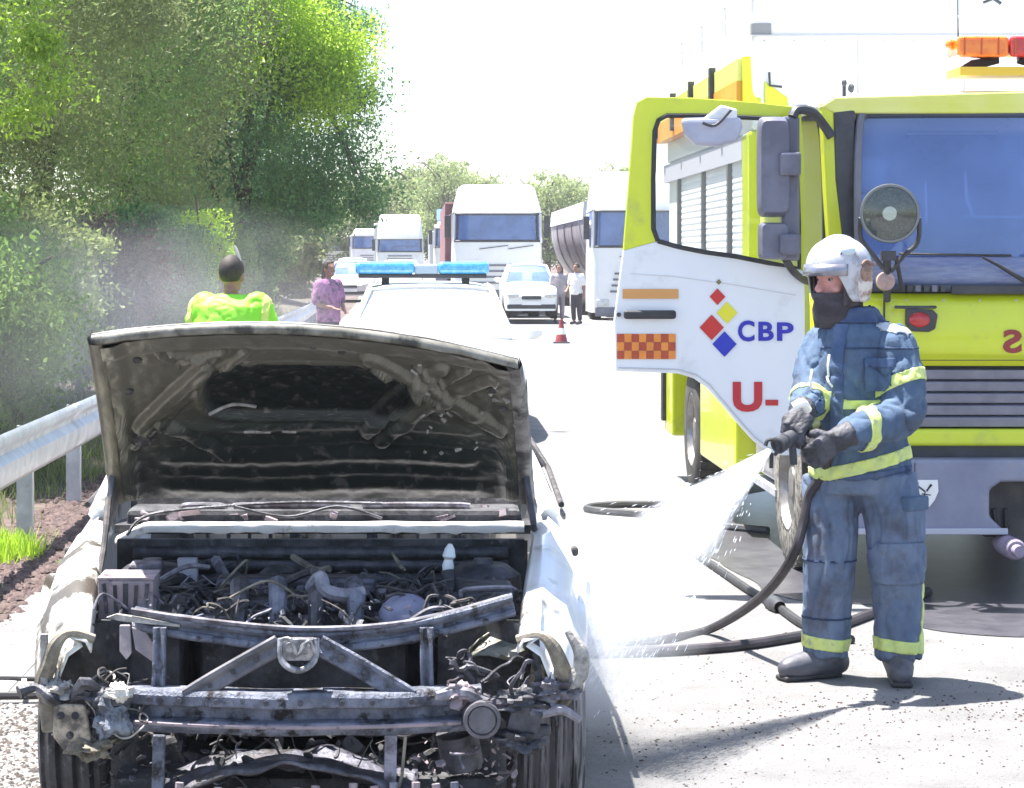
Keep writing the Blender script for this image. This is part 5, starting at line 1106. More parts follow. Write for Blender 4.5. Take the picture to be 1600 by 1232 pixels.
rubble('low_debris', 260, (-.62, .56), (.05, .4), (.10, .38), .04, soot, 10)
rubble('low_flakes', 50, (.3, .60), (.0, .2), (.2, .36), .016, pinka, 11)
rubble('low_flakes', 40, (-.65, -.4), (.0, .2), (.18, .40), .014, burnt, 12)
# lamp remains: tan bracket left, pale knob, dangling shards, scorched cone right
mb = MB(); mb.prism([b(-.70, -.02, .50), b(-.615, -.02, .50), b(-.595, -.02, .40), b(-.63, -.02, .365), b(-.665, -.02, .36), b(-.705, -.02, .41)], (0, .03, 0)); tb = mb.build('tan_bracket', M('bracket_cream', (.38, .32, .24), (.10, .085, .07), rough=.85, vs=22, bump=.3, bs=60), bc, bev=.008, seg=3)
for a_, c_ in ((-.68, .47), (-.64, .47), (-.655, .415)):
    mb = MB(); mb.cyl(b(a_, -.024, c_), b(a_, -.018, c_), .011, 10); mb.build('hole', soot, tb)
lump('melted_knob', b(-.52, -.02, .535), (.034, .03, .022), M('knob_cream', (.62, .6, .55), (.3, .28, .26), rough=.8, vs=30, lo=.45, hi=.6, bump=.5, bs=60), 4, .6, 1.6)
mb = MB(); mb.prism([b(-.535, .12, .70), b(-.505, .12, .70), b(-.50, .12, .62), b(-.515, .12, .60), b(-.535, .12, .625)], (0, .015, 0)); mb.prism([b(-.50, .12, .695), b(-.46, .13, .68), b(-.405, .14, .59), b(-.42, .14, .575), b(-.49, .12, .63)], (0, .012, 0)); mb.build('hanging_shard', M('shard_pink', (.5, .42, .42), (.28, .25, .27), rough=.8, vs=14), bc, bev=.003)
mb = MB(); mb.prism([b(-.57, .1, .725), b(-.54, .1, .735), b(-.36, .1, .705), b(-.36, .1, .698), b(-.53, .1, .715)], (0, .02, 0)); mb.build('silver_strip', ash, bc)
mb = MB(); mb.grid([[b(.47 + .17 * i / 6, .20 + .06 * math.sin(i * .5 + j * .7), .675 - .075 * j / 5 - .06 * (1 - i / 6) ** 2 * (1 - j / 5) + .01 * math.sin(i)) for i in range(7)] for j in range(6)]); mb.build('lamp_shell', M('shell_tan', (.27, .26, .22), (.1, .1, .08), rough=.7, vs=14, bump=.4, bs=40), bc, smooth=True, solid=.004)
mb = MB(); mb.bar(b(-.735, .03, .69), b(-.735, .03, .53), .018, .02); mb.build('lamp_bar', ash, bc)
mb = MB(); mb.bar(b(.655, .06, .67), b(.665, .06, .52), .03, .02); mb.build('lamp_bar', burnt, bc)
mb = MB(); pts = [b(.37 + .045 * k_, -.01 + .02 * (k_ % 2), .535 - .008 * k_ + .012 * ((k_ * 7) % 3 - 1)) for k_ in range(10)]; mb.tube(pts, [.012, .02, .016, .022, .014, .02, .018, .02, .014, .01], 7, smooth=3); mb.build('melted_lip', lilac, bc, smooth=True)
mb = MB(); pts = [b(-.80 + .045 * k_, -.01 + .02 * (k_ % 2), .545 - .014 * (k_ % 4) + .012 * ((k_ * 5) % 3 - 1)) for k_ in range(8)]; mb.tube(pts, [.02, .012, .018, .012, .022, .014, .016, .01], 7, smooth=3); mb.build('melted_lip', burnt, bc, smooth=True)
mb = MB(); mb.box(b(.62, .0, .455), (.09, .05, .075), Euler((0, .3, 0))); mb.box(b(.665, .03, .42), (.06, .04, .03)); mb.build('corner_bracket', burnt, bc, bev=.008)
mb = MB(); mb.box(b(-.725, .05, .47), (.05, .04, .12), Euler((0, -.1, 0))); mb.build('corner_bracket', tanb, bc, bev=.01)
# black air intake hose below right
mb = MB(); mb.cyl(b(.43, .1, .40), b(.45, .12, .30), .06, 14); mb.build('lower_pipe', burnt, bc, smooth=True)

# ---------------------------------------------------------------- raised hood
hd = empty('hood', (0, 0, 0)); hd.parent = bc; hd.location = b(0, 1.2, .95) - wl(bc)
HN = b(0, 1.22, .955)
NU, NV = 150, 90
SEG = [ # rib segments in (u, v): u -1..1 across, v 0 hinge .. 1 free edge ; half width, height
 ((.28, .84), (.86, .42), .030, .016), ((.62, .82), (.24, .36), .026, .014), ((.30, .78), (.60, .56), .014, .014),
 ((-.50, .74), (-.82, .40), .030, .016), ((-.44, .80), (-.64, .86), .010, .012), ((-.60, .79), (-.40, .86), .012, .012), ((-.62, .79), (-.70, .87), .010, .012), ((-.72, .42), (-.44, .24), .022, .012), ((.86, .80), (.30, .30), .020, .012), ((-.30, .84), (-.86, .30), .016, .010),
 ((.50, .80), (.62, .70), .012, .012), ((.62, .70), (.74, .84), .012, .012)]
def dseg(u, v, a, c_):
    ax, ay = a; bx_, by_ = c_; asp = .70 / 1.0
    px, py, qx, qy = (u - ax) * asp, (v - ay) * .75, (bx_ - ax) * asp, (by_ - ay) * .75
    t = max(0, min(1, (px * qx + py * qy) / (qx * qx + qy * qy + 1e-9)))
    return math.hypot(px - t * qx, py - t * qy)
def sm(a, b_, x): t = max(0, min(1, (x - a) / (b_ - a))); return t * t * (3 - 2 * t)
def hood_pt(u, v, off=0):
    w = .70 - .065 * v + .018 * (u < 0) * v
    x = w * u - .012 * v; L = v
    y = 1.22 - .80 * v ** .95 * (1 - .05 * u * u); z = .955 + .592 * v - (.070 * u * u + .037 * u) * v ** 2 + .05 * math.sin(math.pi * v) * (1 - u * u * .4)
    n_ = Vector((0, -.61, -.79)).normalized() * -1
    return b(x, y, z) - n_ * off   # positive off moves towards the engine side (down and forward)
def hood_h(u, v):
    h = 0
    h += .014 * sm(.84, .90, abs(u)) + .014 * sm(.87, .91, v)
    e = ((u + .02) / .48) ** 4 + ((v - .60 + .06 * u * u) / .165) ** 4
    h += -.024 * sm(1.3, .8, e)                      # deep panel opening in the middle
    h += .010 * (sm(1.7, 1.35, e) - sm(1.3, 1.1, e))
    for vc, wv, hh in ((.385, .024, .014), (.30, .018, .006), (.215, .030, .012), (.13, .018, .006), (.06, .03, .010)):
        if abs(u) < .80: h += hh * math.exp(-((v - vc - .01 * math.sin(u * 5)) / wv) ** 2) * sm(.80, .7, abs(u))
    for a, c_, wd, hh in SEG:
        d = dseg(u, v, a, c_); h += 1.35 * hh * sm(wd, wd * .72, d)
        h -= .005 * math.exp(-((d - wd * 1.25) / (wd * .25)) ** 2)
    e2 = math.hypot((u - .70) * .7, (v - .58) * .9); h += .007 * math.exp(-((e2 - .085) / .015) ** 2)
    h += .0035 * noise.noise(Vector((u * 14, v * 16, 0))) + .002 * noise.noise(Vector((u * 40, v * 40, 5)))
    if u > .45 and v > .4: h += .0015 * noise.noise(Vector((u * 30, v * 30, 2)))
    return h
def hood_mat():
    m = bpy.data.materials.new('scorched_hood_lining'); m.use_nodes = True; n = m.node_tree.nodes; l = m.node_tree.links; bs_ = n['Principled BSDF']
    at = n.new('ShaderNodeAttribute'); at.attribute_name = 'uvv'
    tc = n.new('ShaderNodeTexCoord'); sp_ = n.new('ShaderNodeSeparateXYZ'); l.new(at.outputs['Vector'], sp_.inputs[0])
    tn = n.new('ShaderNodeTexNoise'); tn.inputs['Scale'].default_value = 7; tn.inputs['Detail'].default_value = 9; tn.inputs['Roughness'].default_value = .7; l.new(at.outputs['Vector'], tn.inputs['Vector'])
    # scorch runs from black near the hinge to brown and ash near the free edge
    a1 = n.new('ShaderNodeMath'); a1.operation = 'MULTIPLY_ADD'; a1.inputs[1].default_value = .62; a1.inputs[2].default_value = -.34; l.new(tn.outputs[0], a1.inputs[0])
    a2 = n.new('ShaderNodeMath'); a2.operation = 'MULTIPLY_ADD'; a2.inputs[1].default_value = 1.0; l.new(sp_.outputs[2], a2.inputs[0]); l.new(a1.outputs[0], a2.inputs[2])
    cr = n.new('ShaderNodeValToRGB'); e = cr.color_ramp.elements
    e[0].position = 0; e[0].color = (.016, .020, .019, 1); e[1].position = 1; e[1].color = (.135, .13, .105, 1)
    for p_, c_ in ((.3, (.034, .042, .039)), (.5, (.06, .068, .056)), (.72, (.10, .098, .076))): k = cr.color_ramp.elements.new(p_); k.color = (*c_, 1)
    l.new(a2.outputs[0], cr.inputs[0])
    t2 = n.new('ShaderNodeTexNoise'); t2.inputs['Scale'].default_value = 26; t2.inputs['Detail'].default_value = 8; l.new(at.outputs['Vector'], t2.inputs['Vector'])
    mr = n.new('ShaderNodeMapRange'); mr.inputs[1].default_value = .56; mr.inputs[2].default_value = .68; mr.inputs[4].default_value = .5; l.new(t2.outputs[0], mr.inputs[0])
    mx = n.new('ShaderNodeMix'); mx.data_type = 'RGBA'; l.new(mr.outputs[0], mx.inputs[0]); l.new(cr.outputs[0], mx.inputs[6]); mx.inputs[7].default_value = (.20, .185, .165, 1)
    l.new(mx.outputs[2], bs_.inputs['Base Color']); bs_.inputs['Roughness'].default_value = .36; bs_.inputs['Metallic'].default_value = .3
    bp = n.new('ShaderNodeBump'); bp.inputs['Strength'].default_value = .5; bp.inputs['Distance'].default_value = .006; l.new(t2.outputs[0], bp.inputs['Height']); l.new(bp.outputs[0], bs_.inputs['Normal'])
    return m
mb = MB(); rows = []; A = []
for j in range(NV + 1):
    v = j / NV; r_ = []
    for i in range(NU + 1):
        u = -.955 + 1.91 * i / NU; r_.append(hood_pt(u, 0.005 + .975 * v, .012 + hood_h(u, v)))
        e = ((u + .02) / .48) ** 4 + ((v - .60 + .06 * u * u) / .165) ** 4
        A.append((u * .7, v * .75, min(1, max(0, .25 + .75 * sm(.22, .80, v + .25 * abs(u) - .1) - .75 * sm(1.25, .85, e) + .35 * sm(.86, .95, abs(u))))))
    rows.append(r_)
mb.grid(rows); o = mb.build('inner_panel', hood_mat(), hd, smooth=True, angle=180, fix=False)
at = o.data.attributes.new('uvv', 'FLOAT_VECTOR', 'POINT'); at.data.foreach_set('vector', np.array(A, np.float32).ravel())
mb = MB(); mb.grid([[hood_pt(-1 + 2 * i / 40, j / 24, -.032 + .022 * max(0, (j / 24 - .85) / .15)) for i in range(41)] for j in range(25)]); mb.build('outer_skin', M('hood_skin', (.30, .29, .26), (.55, .54, .5), rough=.6, vs=4, dirt=(.06, .05, .045), ds=3, dlo=.45, dhi=.6), hd, smooth=True, angle=180, solid=.006)
# folded rim all round
for s in (-1, 1):
    mb = MB(); rows = []
    for j in range(26):
        v = j / 25; w_ = .004 * noise.noise(Vector((v * 9, s, 1)))
        rows.append([hood_pt(s * .945, v, .030 + w_), hood_pt(s * .975, v, .034 + w_), hood_pt(s * 1.005, v, .028), hood_pt(s * 1.02, v, .004), hood_pt(s * 1.0, v, -.032)])
    mb.grid(rows); mb.build('side_rim', M('rim_char', (.05, .05, .04), (.16, .15, .11), rough=.45, metal=.3, vs=5, stretch=(3, 1, .6), bump=.3, bs=30) if s < 0 else M('rim_ash', (.12, .115, .11), (.24, .23, .22), rough=.6, vs=9, dirt=(.03, .03, .03), ds=7), hd, smooth=True, angle=60)
mb = MB(); rows = []
for i in range(61):
    u = -1 + 2 * i / 60; w_ = .004 * noise.noise(Vector((u * 9, 0, 1)))
    rows.append([hood_pt(u, .975, .022 + w_), hood_pt(u, .99, .024 + w_), hood_pt(u, 1.0, .016), hood_pt(u, 1.006, .004), hood_pt(u, .995, -.014)])
mb.grid(rows); mb.build('front_rim', M('rim_olive', (.10, .095, .075), (.22, .21, .18), rough=.5, vs=12, dirt=(.03, .03, .025), ds=9), hd, smooth=True, angle=60)
# hinge arms and side flange reaching down to the fenders
for s in (-1, 1):
    mb = MB(); mb.prism([hood_pt(s * .97, .0, .01), hood_pt(s * .97, .16, .02), b(s * .69, 1.02, .88), b(s * .70, 1.12, .845)], (s * .02, 0, 0)); mb.build('hinge_arm', burnt, hd, bev=.004)
mb = MB(); mb.tube([b(-.685, .98, .97), b(-.672, .80, .86), b(-.655, .5, .74), b(-.640, .42, .70)], [.012, .010, .009, .008], 7, smooth=4); mb.build('prop_rod', cabm_, hd, smooth=True)
for u, v, r_ in ((-.83, .335, .026), (.155, .86, .010), (.02, .90, .008), (-.86, .62, .012), (.86, .70, .014), (.90, .58, .012), (-.80, .82, .012)):
    mb = MB(); c_ = hood_pt(u, v, .012 + hood_h(u, v) + .0015); n_ = Vector((0, .61, .79)).normalized() * -1
    mb.lathe([(.001, .001), (r_, .001), (r_ * 1.2, .003), (r_ * 1.25, -.004)], c_, n_, 16); mb.build('hole', soot, hd)
mb = MB()
for u0, v0, u1, v1 in ((-.5, .465, -.28, .45), (-.34, .36, -.22, .35), (-.16, .355, -.1, .352)):
    mb.tube([hood_pt(u0, v0, .014 + hood_h(u0, v0)), hood_pt((u0 + u1) / 2, v0 + .006, .018 + hood_h((u0 + u1) / 2, v0)), hood_pt(u1, v1, .014 + hood_h(u1, v1))], .006, 6, smooth=3)
mb.build('clip', ash, hd, smooth=True)
mb = MB()
rc = random.Random(44)
for k_ in range(26):
    u, v = rc.uniform(.45, .95), rc.uniform(.25, .85); c_ = hood_pt(u, v, .016 + hood_h(u, v)); mb.box(c_, (rc.uniform(.006, .03), .006, rc.uniform(.004, .014)), Euler((rc.uniform(-1, 1), rc.uniform(-1, 1), 0)))
o = mb.build('peeling_flakes', ash, hd); o['kind'] = 'stuff'

# burnt wiring and peeled strips tangled through the bay and the lamp openings
rw = random.Random(91)
def tangle(name, n, xr, yr, zr, mat, rad=(.0025, .006), step=.045, seglen=9):
    mb = MB()
    for _ in range(n):
        p = Vector((rw.uniform(*xr), rw.uniform(*yr), rw.uniform(*zr))); d = Vector((rw.gauss(0, 1), rw.gauss(0, .6), rw.gauss(0, .45))).normalized(); pts = []
        for _k in range(seglen):
            pts.append(b(*p)); d = (d + Vector((rw.gauss(0, .6), rw.gauss(0, .5), rw.gauss(0, .45)))).normalized(); p = p + d * step
            for ax_, (lo_, hi_) in enumerate((xr, yr, zr)):
                if p[ax_] < lo_: p[ax_] = lo_ + rw.uniform(0, .01); d[ax_] = abs(d[ax_])
                if p[ax_] > hi_: p[ax_] = hi_ - rw.uniform(0, .01); d[ax_] = -abs(d[ax_])
        mb.tube(pts, rw.uniform(*rad), 5, smooth=3)
    o = mb.build(name, mat, bc, smooth=True, fix=False); o['kind'] = 'stuff'
tangle('burnt_wiring', 40, (-.58, .60), (.22, 1.05), (.64, .76), cabm_)
tangle('burnt_wiring', 12, (-.50, .55), (.22, .8), (.66, .755), lilac, (.002, .005))
tangle('burnt_wiring', 7, (-.50, .55), (.22, .9), (.66, .75), tanb, (.002, .005))
tangle('lamp_wiring', 12, (-.72, -.44), (-.03, .2), (.40, .60), cabm_, (.002, .005), .03)
tangle('lamp_wiring', 8, (-.72, -.44), (-.03, .15), (.40, .57), ash, (.0015, .004), .03)
tangle('lamp_wiring', 13, (.40, .72), (-.03, .2), (.40, .62), burnt, (.003, .008), .03)
tangle('lamp_wiring', 7, (.40, .72), (-.03, .15), (.42, .56), lilac, (.0015, .004), .03)
tangle('low_wiring', 22, (-.6, .6), (-.03, .3), (.15, .40), cabm_, (.002, .006), .04)
tangle('low_wiring', 5, (-.5, .55), (-.04, .1), (.17, .38), lilac, (.0015, .004), .04)
# ================================================================= people
skin = M('skin', (.62, .30, .27), (.55, .24, .22), rough=.55, vs=14)
skin_d = M('skin_tan', (.30, .16, .11), (.24, .12, .09), rough=.6, vs=14)
cloth = M('turnout_cloth', (.04, .075, .14), (.085, .135, .21), rough=.85, vs=7, vd=10, lo=.35, hi=.65, bump=.35, bs=120, dirt=(.05, .06, .09), ds=5, dlo=.52, dhi=.7)
cloth_t = M('trouser_cloth', (.08, .12, .20), (.15, .19, .27), rough=.88, vs=6, vd=10, lo=.35, hi=.65, bump=.35, bs=120, dirt=(.06, .06, .08), ds=5, dlo=.5, dhi=.7)
hivis = M('reflective_lime', (.62, .72, .18), (.52, .60, .22), rough=.5, vs=14, dirt=(.3, .32, .2), ds=16, dlo=.58, dhi=.7)
glove_m = M('glove_leather', (.022, .023, .03), (.06, .06, .075), rough=.6, vs=16, bump=.4, bs=90)
boot_m = M('boot_leather', (.05, .05, .065), (.10, .10, .12), rough=.55, vs=10, bump=.2, bs=60)
helm = M('helmet_white', (.50, .50, .54), (.34, .34, .38), rough=.28, coat=.4, vs=7, dirt=(.26, .22, .21), ds=11, dlo=.55, dhi=.66, bump=.1, bs=30)
hood_c = M('flash_hood', (.035, .03, .035), (.07, .06, .07), rough=.95, vs=12, bump=.3, bs=80)
def ring_limb(mb, pts, rad, n=16, fl=1.0, k=5, caps=True):
    """swept limb with rounded ends; fl squashes one axis"""
    pts = [Vector(p) for p in pts]; P_ = catmull(pts, k); N = len(P_)
    rr = list(np.interp(np.linspace(0, 1, N), np.linspace(0, 1, len(rad)), rad))
    if caps:
        d0 = (P_[0] - P_[1]).normalized(); d1 = (P_[-1] - P_[-2]).normalized()
        P_ = [P_[0] + d0 * rr[0] * .95, P_[0] + d0 * rr[0] * .7] + P_ + [P_[-1] + d1 * rr[-1] * .7, P_[-1] + d1 * rr[-1] * .95]
        rr = [rr[0] * .3, rr[0] * .72] + rr + [rr[-1] * .72, rr[-1] * .3]
    mb.tube(P_, rr, n, ry=fl)
def torso(mb, rings, n=24):  # rings: centre (x, y, z), rx, ry, yaw
    rows = []
    for (x, y, z), rx, ry, yaw in rings:
        c, s = math.cos(yaw), math.sin(yaw); r = []
        for i in range(n):
            a = 2 * math.pi * i / n; p = rx * math.copysign(abs(math.cos(a)) ** .85, math.cos(a)); w = ry * math.copysign(abs(math.sin(a)) ** .85, math.sin(a)); r.append((x + p * c - w * s, y + p * s + w * c, z))
        rows.append(r)
    mb.grid(rows, closed=True); mb.add(rows[0], [tuple(range(n))]); mb.add(rows[-1], [tuple(range(n))])
def hand(mb, wrist, fwd, across, curl, sc=1.0, grow=0., side=1, bends=(.7, .9, .6)):
    """palm and five fingers; fwd = towards the knuckles, across = index to little finger, curl = side the fingers close to"""
    f = Vector(fwd).normalized(); a = Vector(across).normalized(); c = Vector(curl).normalized(); w = Vector(wrist)
    pl = .085 * sc
    for t in (-.028, -.010, .010, .028): mb.tube([w + a * t * sc * .7, w + f * pl + a * t * sc], [.017 * sc + grow, .014 * sc + grow], 8)
    for i, (t, L_) in enumerate(((-.032, .072), (-.011, .08), (.011, .075), (.031, .058))):
        p = w + f * pl * .93 + a * t * sc; d = f.copy(); pts = [p - f * .02]; pts.append(p.copy()); axis = c.cross(f) if False else f.cross(c)
        for j, (bd, fr) in enumerate(zip(bends, (.45, .32, .23))):
            d = (Matrix.Rotation(bd, 3, axis) @ d).normalized(); p = p + d * L_ * sc * fr; pts.append(p.copy())
        mb.tube(pts, [.0105 * sc + grow, .0105 * sc + grow, .0098 * sc + grow, .009 * sc + grow, .0065 * sc + grow], 8)
    p = w + f * .025 * sc - a * .034 * sc; pts = [p + a * .012, p, p + (f * .5 - a * .5 + c * .35) * .035 * sc * 1.3, p + (f * .9 - a * .45 + c * .8) * .05 * sc * 1.3]
    mb.tube(pts, [.013 * sc + grow, .0125 * sc + grow, .011 * sc + grow, .008 * sc + grow], 8)
def head(mb, c, face, sc=1.0):
    """head at c (centre), face = horizontal facing direction"""
    f = Vector(face).normalized(); up = Vector((0, 0, 1)); r = f.cross(up).normalized(); c = Vector(c)
    yaw = math.atan2(f.y, f.x); rot = Euler((0, 0, yaw))
    mb.ell(c + up * .02 * sc, (.098 * sc, .077 * sc, .112 * sc), 20, 14, rot)               # skull
    mb.ell(c + f * .022 * sc - up * .055 * sc, (.068 * sc, .058 * sc, .068 * sc), 16, 12, rot)  # jaw
    mb.ell(c + f * .080 * sc - up * .096 * sc, (.020 * sc, .022 * sc, .017 * sc), 10, 8, rot)  # chin
    mb.tube([c + f * .088 * sc + up * .018 * sc, c + f * .108 * sc - up * .018 * sc, c + f * .118 * sc - up * .034 * sc, c + f * .092 * sc - up * .042 * sc], [.009 * sc, .012 * sc, .017 * sc, .010 * sc], 8)  # nose
    mb.tube([c + f * .090 * sc - r * .04 * sc + up * .032 * sc, c + f * .100 * sc + up * .03 * sc, c + f * .090 * sc + r * .04 * sc + up * .032 * sc], .010 * sc, 8)   # brow
    for dz, rr in ((-.066, .008), (-.077, .009)): mb.tube([c + f * .078 * sc - r * .024 * sc + up * dz * sc, c + f * .094 * sc + up * (dz + .002) * sc, c + f * .078 * sc + r * .024 * sc + up * dz * sc], rr * sc, 8)  # lips
    for s in (-1, 1):
        mb.ell(c + r * s * .079 * sc - up * .01 * sc - f * .012 * sc, (.022 * sc, .010 * sc, .034 * sc), 10, 8, rot)
        mb.ell(c + r * s * .045 * sc + f * .062 * sc - up * .03 * sc, (.025 * sc, .022 * sc, .022 * sc), 10, 8, rot)
def band(src, name, mat, parent, p0, axis, width, centre, rad, off=.005, sides=None):
    """a strip of cloth cut from the garment's own surface between two parallel planes and raised a little"""
    base = wl(parent); bm = bmesh.new(); bm.from_mesh(src.data)
    for v in bm.verts: v.co += base
    p0 = Vector(p0); ax = Vector(axis).normalized(); centre = Vector(centre)
    kill = [f for f in bm.faces if (f.calc_center_median() - centre).length > rad]
    bmesh.ops.delete(bm, geom=kill, context='FACES')
    for s in (-1, 1):
        g = bm.verts[:] + bm.edges[:] + bm.faces[:]
        bmesh.ops.bisect_plane(bm, geom=g, plane_co=p0 + ax * s * width / 2, plane_no=ax * s, clear_outer=True)
    if sides:
        for co, no in sides:
            g = bm.verts[:] + bm.edges[:] + bm.faces[:]
            bmesh.ops.bisect_plane(bm, geom=g, plane_co=Vector(co), plane_no=Vector(no), clear_outer=True)
    bm.normal_update()
    for v, n_ in [(v, v.normal.copy()) for v in bm.verts]: v.co += n_ * off - base
    me = bpy.data.meshes.new(name); bm.to_mesh(me); bm.free(); me.materials.append(mat); me.shade_smooth()
    o = bpy.data.objects.new(name, me); COL.objects.link(o); o.parent = parent
    md = o.modifiers.new('s', 'SOLIDIFY'); md.thickness = .006; md.offset = -1
    return o

# ---------------------------------------------------------------- firefighter
FPX, FPY = 1.84, 9.33
ff_off = Vector((FPX, FPY, 0))
def fp(x, y, z): return Vector((FPX + x, FPY + y, z))
ff = empty('person', (FPX, FPY, 0), 'firefighter in a white helmet and blue turnout suit spraying water beside the fire engine', 'person')
face = Vector((-.80, -.60, 0)); side = Vector((.60, -.80, 0))     # side = his left
HC = fp(-.085, -.02, 1.655)
Ls, Le, Lw = fp(.138, -.09, 1.40), fp(.140, -.19, 1.12), fp(-.15, -.36, 1.035)
Rs, Re, Rw = fp(-.14, .08, 1.40), fp(-.205, -.06, 1.19), fp(-.275, -.29, 1.13)
hipL, knL, anL = fp(.10, -.02, .88), fp(.150, -.05, .48), fp(.165, -.02, .12)
hipR, knR, anR = fp(-.10, .05, .88), fp(-.118, .0, .48), fp(-.125, .04, .12)
mb = MB()
head(mb, HC, face, 1.0)
ring_limb(mb, [HC + Vector((.02, .02, -.08)), fp(-.02, .02, 1.45)], [.055, .065])
torso(mb, [(fp(0, .01, .86), .15, .12, .5), (fp(0, 0, .95), .165, .125, .5), (fp(0, 0, 1.1), .15, .11, .5), (fp(0, 0, 1.3), .175, .12, .6), (fp(0, 0, 1.42), .17, .10, .6), (fp(-.01, .01, 1.48), .08, .07, .6)])
for a, e, w_ in ((Ls, Le, Lw), (Rs, Re, Rw)): ring_limb(mb, [a, e, w_], [.058, .046, .030])
for a, e, w_ in ((hipL, knL, anL), (hipR, knR, anR)): ring_limb(mb, [a, e, w_], [.09, .06, .042])
ring_limb(mb, [anL, fp(.15, -.16, .05)], [.036, .026]); ring_limb(mb, [anR, fp(-.27, -.02, .05)], [.036, .026])
hl_f, hl_a, hl_c = Vector((-.85, -.1, -.35)), Vector((-.2, .25, -.9)), Vector((-.1, .95, .1))
hand(mb, Lw + Vector((-.015, -.01, -.012)), (-.75, -.15, -.55), (.35, .1, -.8), (.05, .95, .2), .96)
hand(mb, Rw + Vector((-.0, -.01, -.004)), (-.42, -.35, -.55), (.55, -.25, -.4), (.35, .2, -.85), .96)
body = remesh(mb, 'body', skin, ff, voxel=.0085, smooth_it=3)
eye_w = M('eye_white', (.3, .27, .26), rough=.2); eye_d = M('eye_dark', (.03, .02, .015), rough=.1)
r_ = face.cross(Vector((0, 0, 1))).normalized()
for s in (-1, 1):
    mb = MB(); mb.ell(HC + face * .079 + r_ * s * .032 + Vector((0, 0, .012)), (.012, .012, .012)); ey = mb.build('eye', eye_w, ff, smooth=True)
    mb = MB(); mb.ell(HC + face * .0885 + r_ * s * .032 + Vector((0, 0, .010)), (.0055, .0055, .006)); mb.build('pupil', eye_d, ey, smooth=True)
def wr(freq, amp, stretch=(1, 1, 1), seed=0):
    def f(co):
        p = Vector((co.x * freq * stretch[0] + seed, co.y * freq * stretch[1], co.z * freq * stretch[2]))
        w_ = Vector((noise.noise(p * .6), noise.noise(p * .6 + Vector((9, 0, 0))), noise.noise(p * .6 + Vector((0, 9, 0))))) * .9
        a = noise.noise(p * .8 + w_); c_ = noise.noise(p * 1.7 + w_ + Vector((5, 1, 2))); d_ = noise.noise(p * 3.4 + w_)
        return amp * (.5 * a - 1.15 * math.exp(-(a / .09) ** 2) - .7 * math.exp(-(c_ / .08) ** 2) + .35 * d_ + .5)
    return f
# jacket: broad boxy coat with full sleeves
mb = MB(); yw = .62
torso(mb, [(fp(.010, .0, .845), .215, .155, .35), (fp(.012, 0, .90), .215, .158, .4), (fp(.012, -.005, 1.02), .198, .150, yw), (fp(.012, -.01, 1.18), .200, .158, yw), (fp(.010, -.01, 1.30), .200, .158, yw),
           (fp(.006, .0, 1.40), .185, .140, yw), (fp(.0, .0, 1.465), .165, .115, yw), (fp(-.01, .0, 1.50), .115, .10, yw), (fp(-.02, .0, 1.545), .098, .092, yw)], 32)
ring_limb(mb, [Ls + Vector((-.02, 0, -.01)), Ls.lerp(Le, .5) + Vector((.008, 0, 0)), Le, Le.lerp(Lw, .5) + Vector((0, 0, -.006)), Lw + Vector((.05, .02, .005))], [.100, .096, .090, .082, .066], 20)
ring_limb(mb, [Rs + Vector((.02, -.01, -.01)), Rs.lerp(Re, .5), Re, Re.lerp(Rw, .5), Rw + Vector((.01, .07, .012))], [.092, .084, .078, .068, .058], 20)
jacket = remesh(mb, 'jacket', cloth, ff, voxel=.0105, smooth_it=5, wrinkle=wr(9, .010, (1, 1, .6), 3))
# trousers
mb = MB()
torso(mb, [(fp(.01, .0, .97), .185, .13, .3), (fp(.01, 0, .86), .195, .14, .3), (fp(.012, .0, .78), .19, .135, .2)], 28)
ring_limb(mb, [hipL + Vector((.012, 0, -.04)), hipL.lerp(knL, .5) + Vector((.012, -.01, 0)), knL, knL.lerp(anL, .5) + Vector((.004, .01, 0)), anL + Vector((0, 0, -.03))], [.125, .120, .110, .100, .094], 20, caps=False)
ring_limb(mb, [hipR + Vector((0, 0, -.04)), hipR.lerp(knR, .5), knR, knR.lerp(anR, .5) + Vector((0, .012, 0)), anR + Vector((0, 0, -.03))], [.118, .114, .106, .100, .094], 20, caps=False)
trous = remesh(mb, 'trousers', cloth_t, ff, voxel=.0105, smooth_it=5, wrinkle=wr(8, .010, (1.1, 1.1, .5), 8))
# thigh pocket
mb = MB(); mb.box(fp(.205, -.11, .67), (.13, .05, .18), Euler((0, 0, .75))); mb.build('pocket', cloth_t, ff, bev=.015, seg=3)
mb = MB(); mb.box(fp(.210, -.118, .745), (.14, .055, .06), Euler((.0, .0, .75))); mb.build('pocket_flap', cloth, ff, bev=.012, seg=3)
# reflective bands cut from the cloth itself
band(jacket, 'belt_band', hivis, ff, fp(.01, 0, .905), (-.22, .0, 1), .052, fp(.01, 0, .9), .30)
ua = (Le - Ls).normalized(); fa = (Lw - Le).normalized()
band(jacket, 'sleeve_band', hivis, ff, Ls.lerp(Le, .58), (ua + Vector((.35, 0, 0))), .048, Ls.lerp(Le, .58), .145, sides=[(fp(.035, 0, 0), (-1, 0, 0))])
band(jacket, 'sleeve_band', hivis, ff, Le.lerp(Lw, .60), fa + Vector((0, 0, .3)), .048, Le.lerp(Lw, .60), .105)
fr = (Rw - Re).normalized()
band(jacket, 'sleeve_band', hivis, ff, Re.lerp(Rw, .30), fr + Vector((.1, 0, -.4)), .042, Re.lerp(Rw, .30), .105)
band(jacket, 'chest_band', hivis, ff, fp(0, 0, 1.155), (0, 0, 1), .036, fp(-.06, -.14, 1.155), .13)
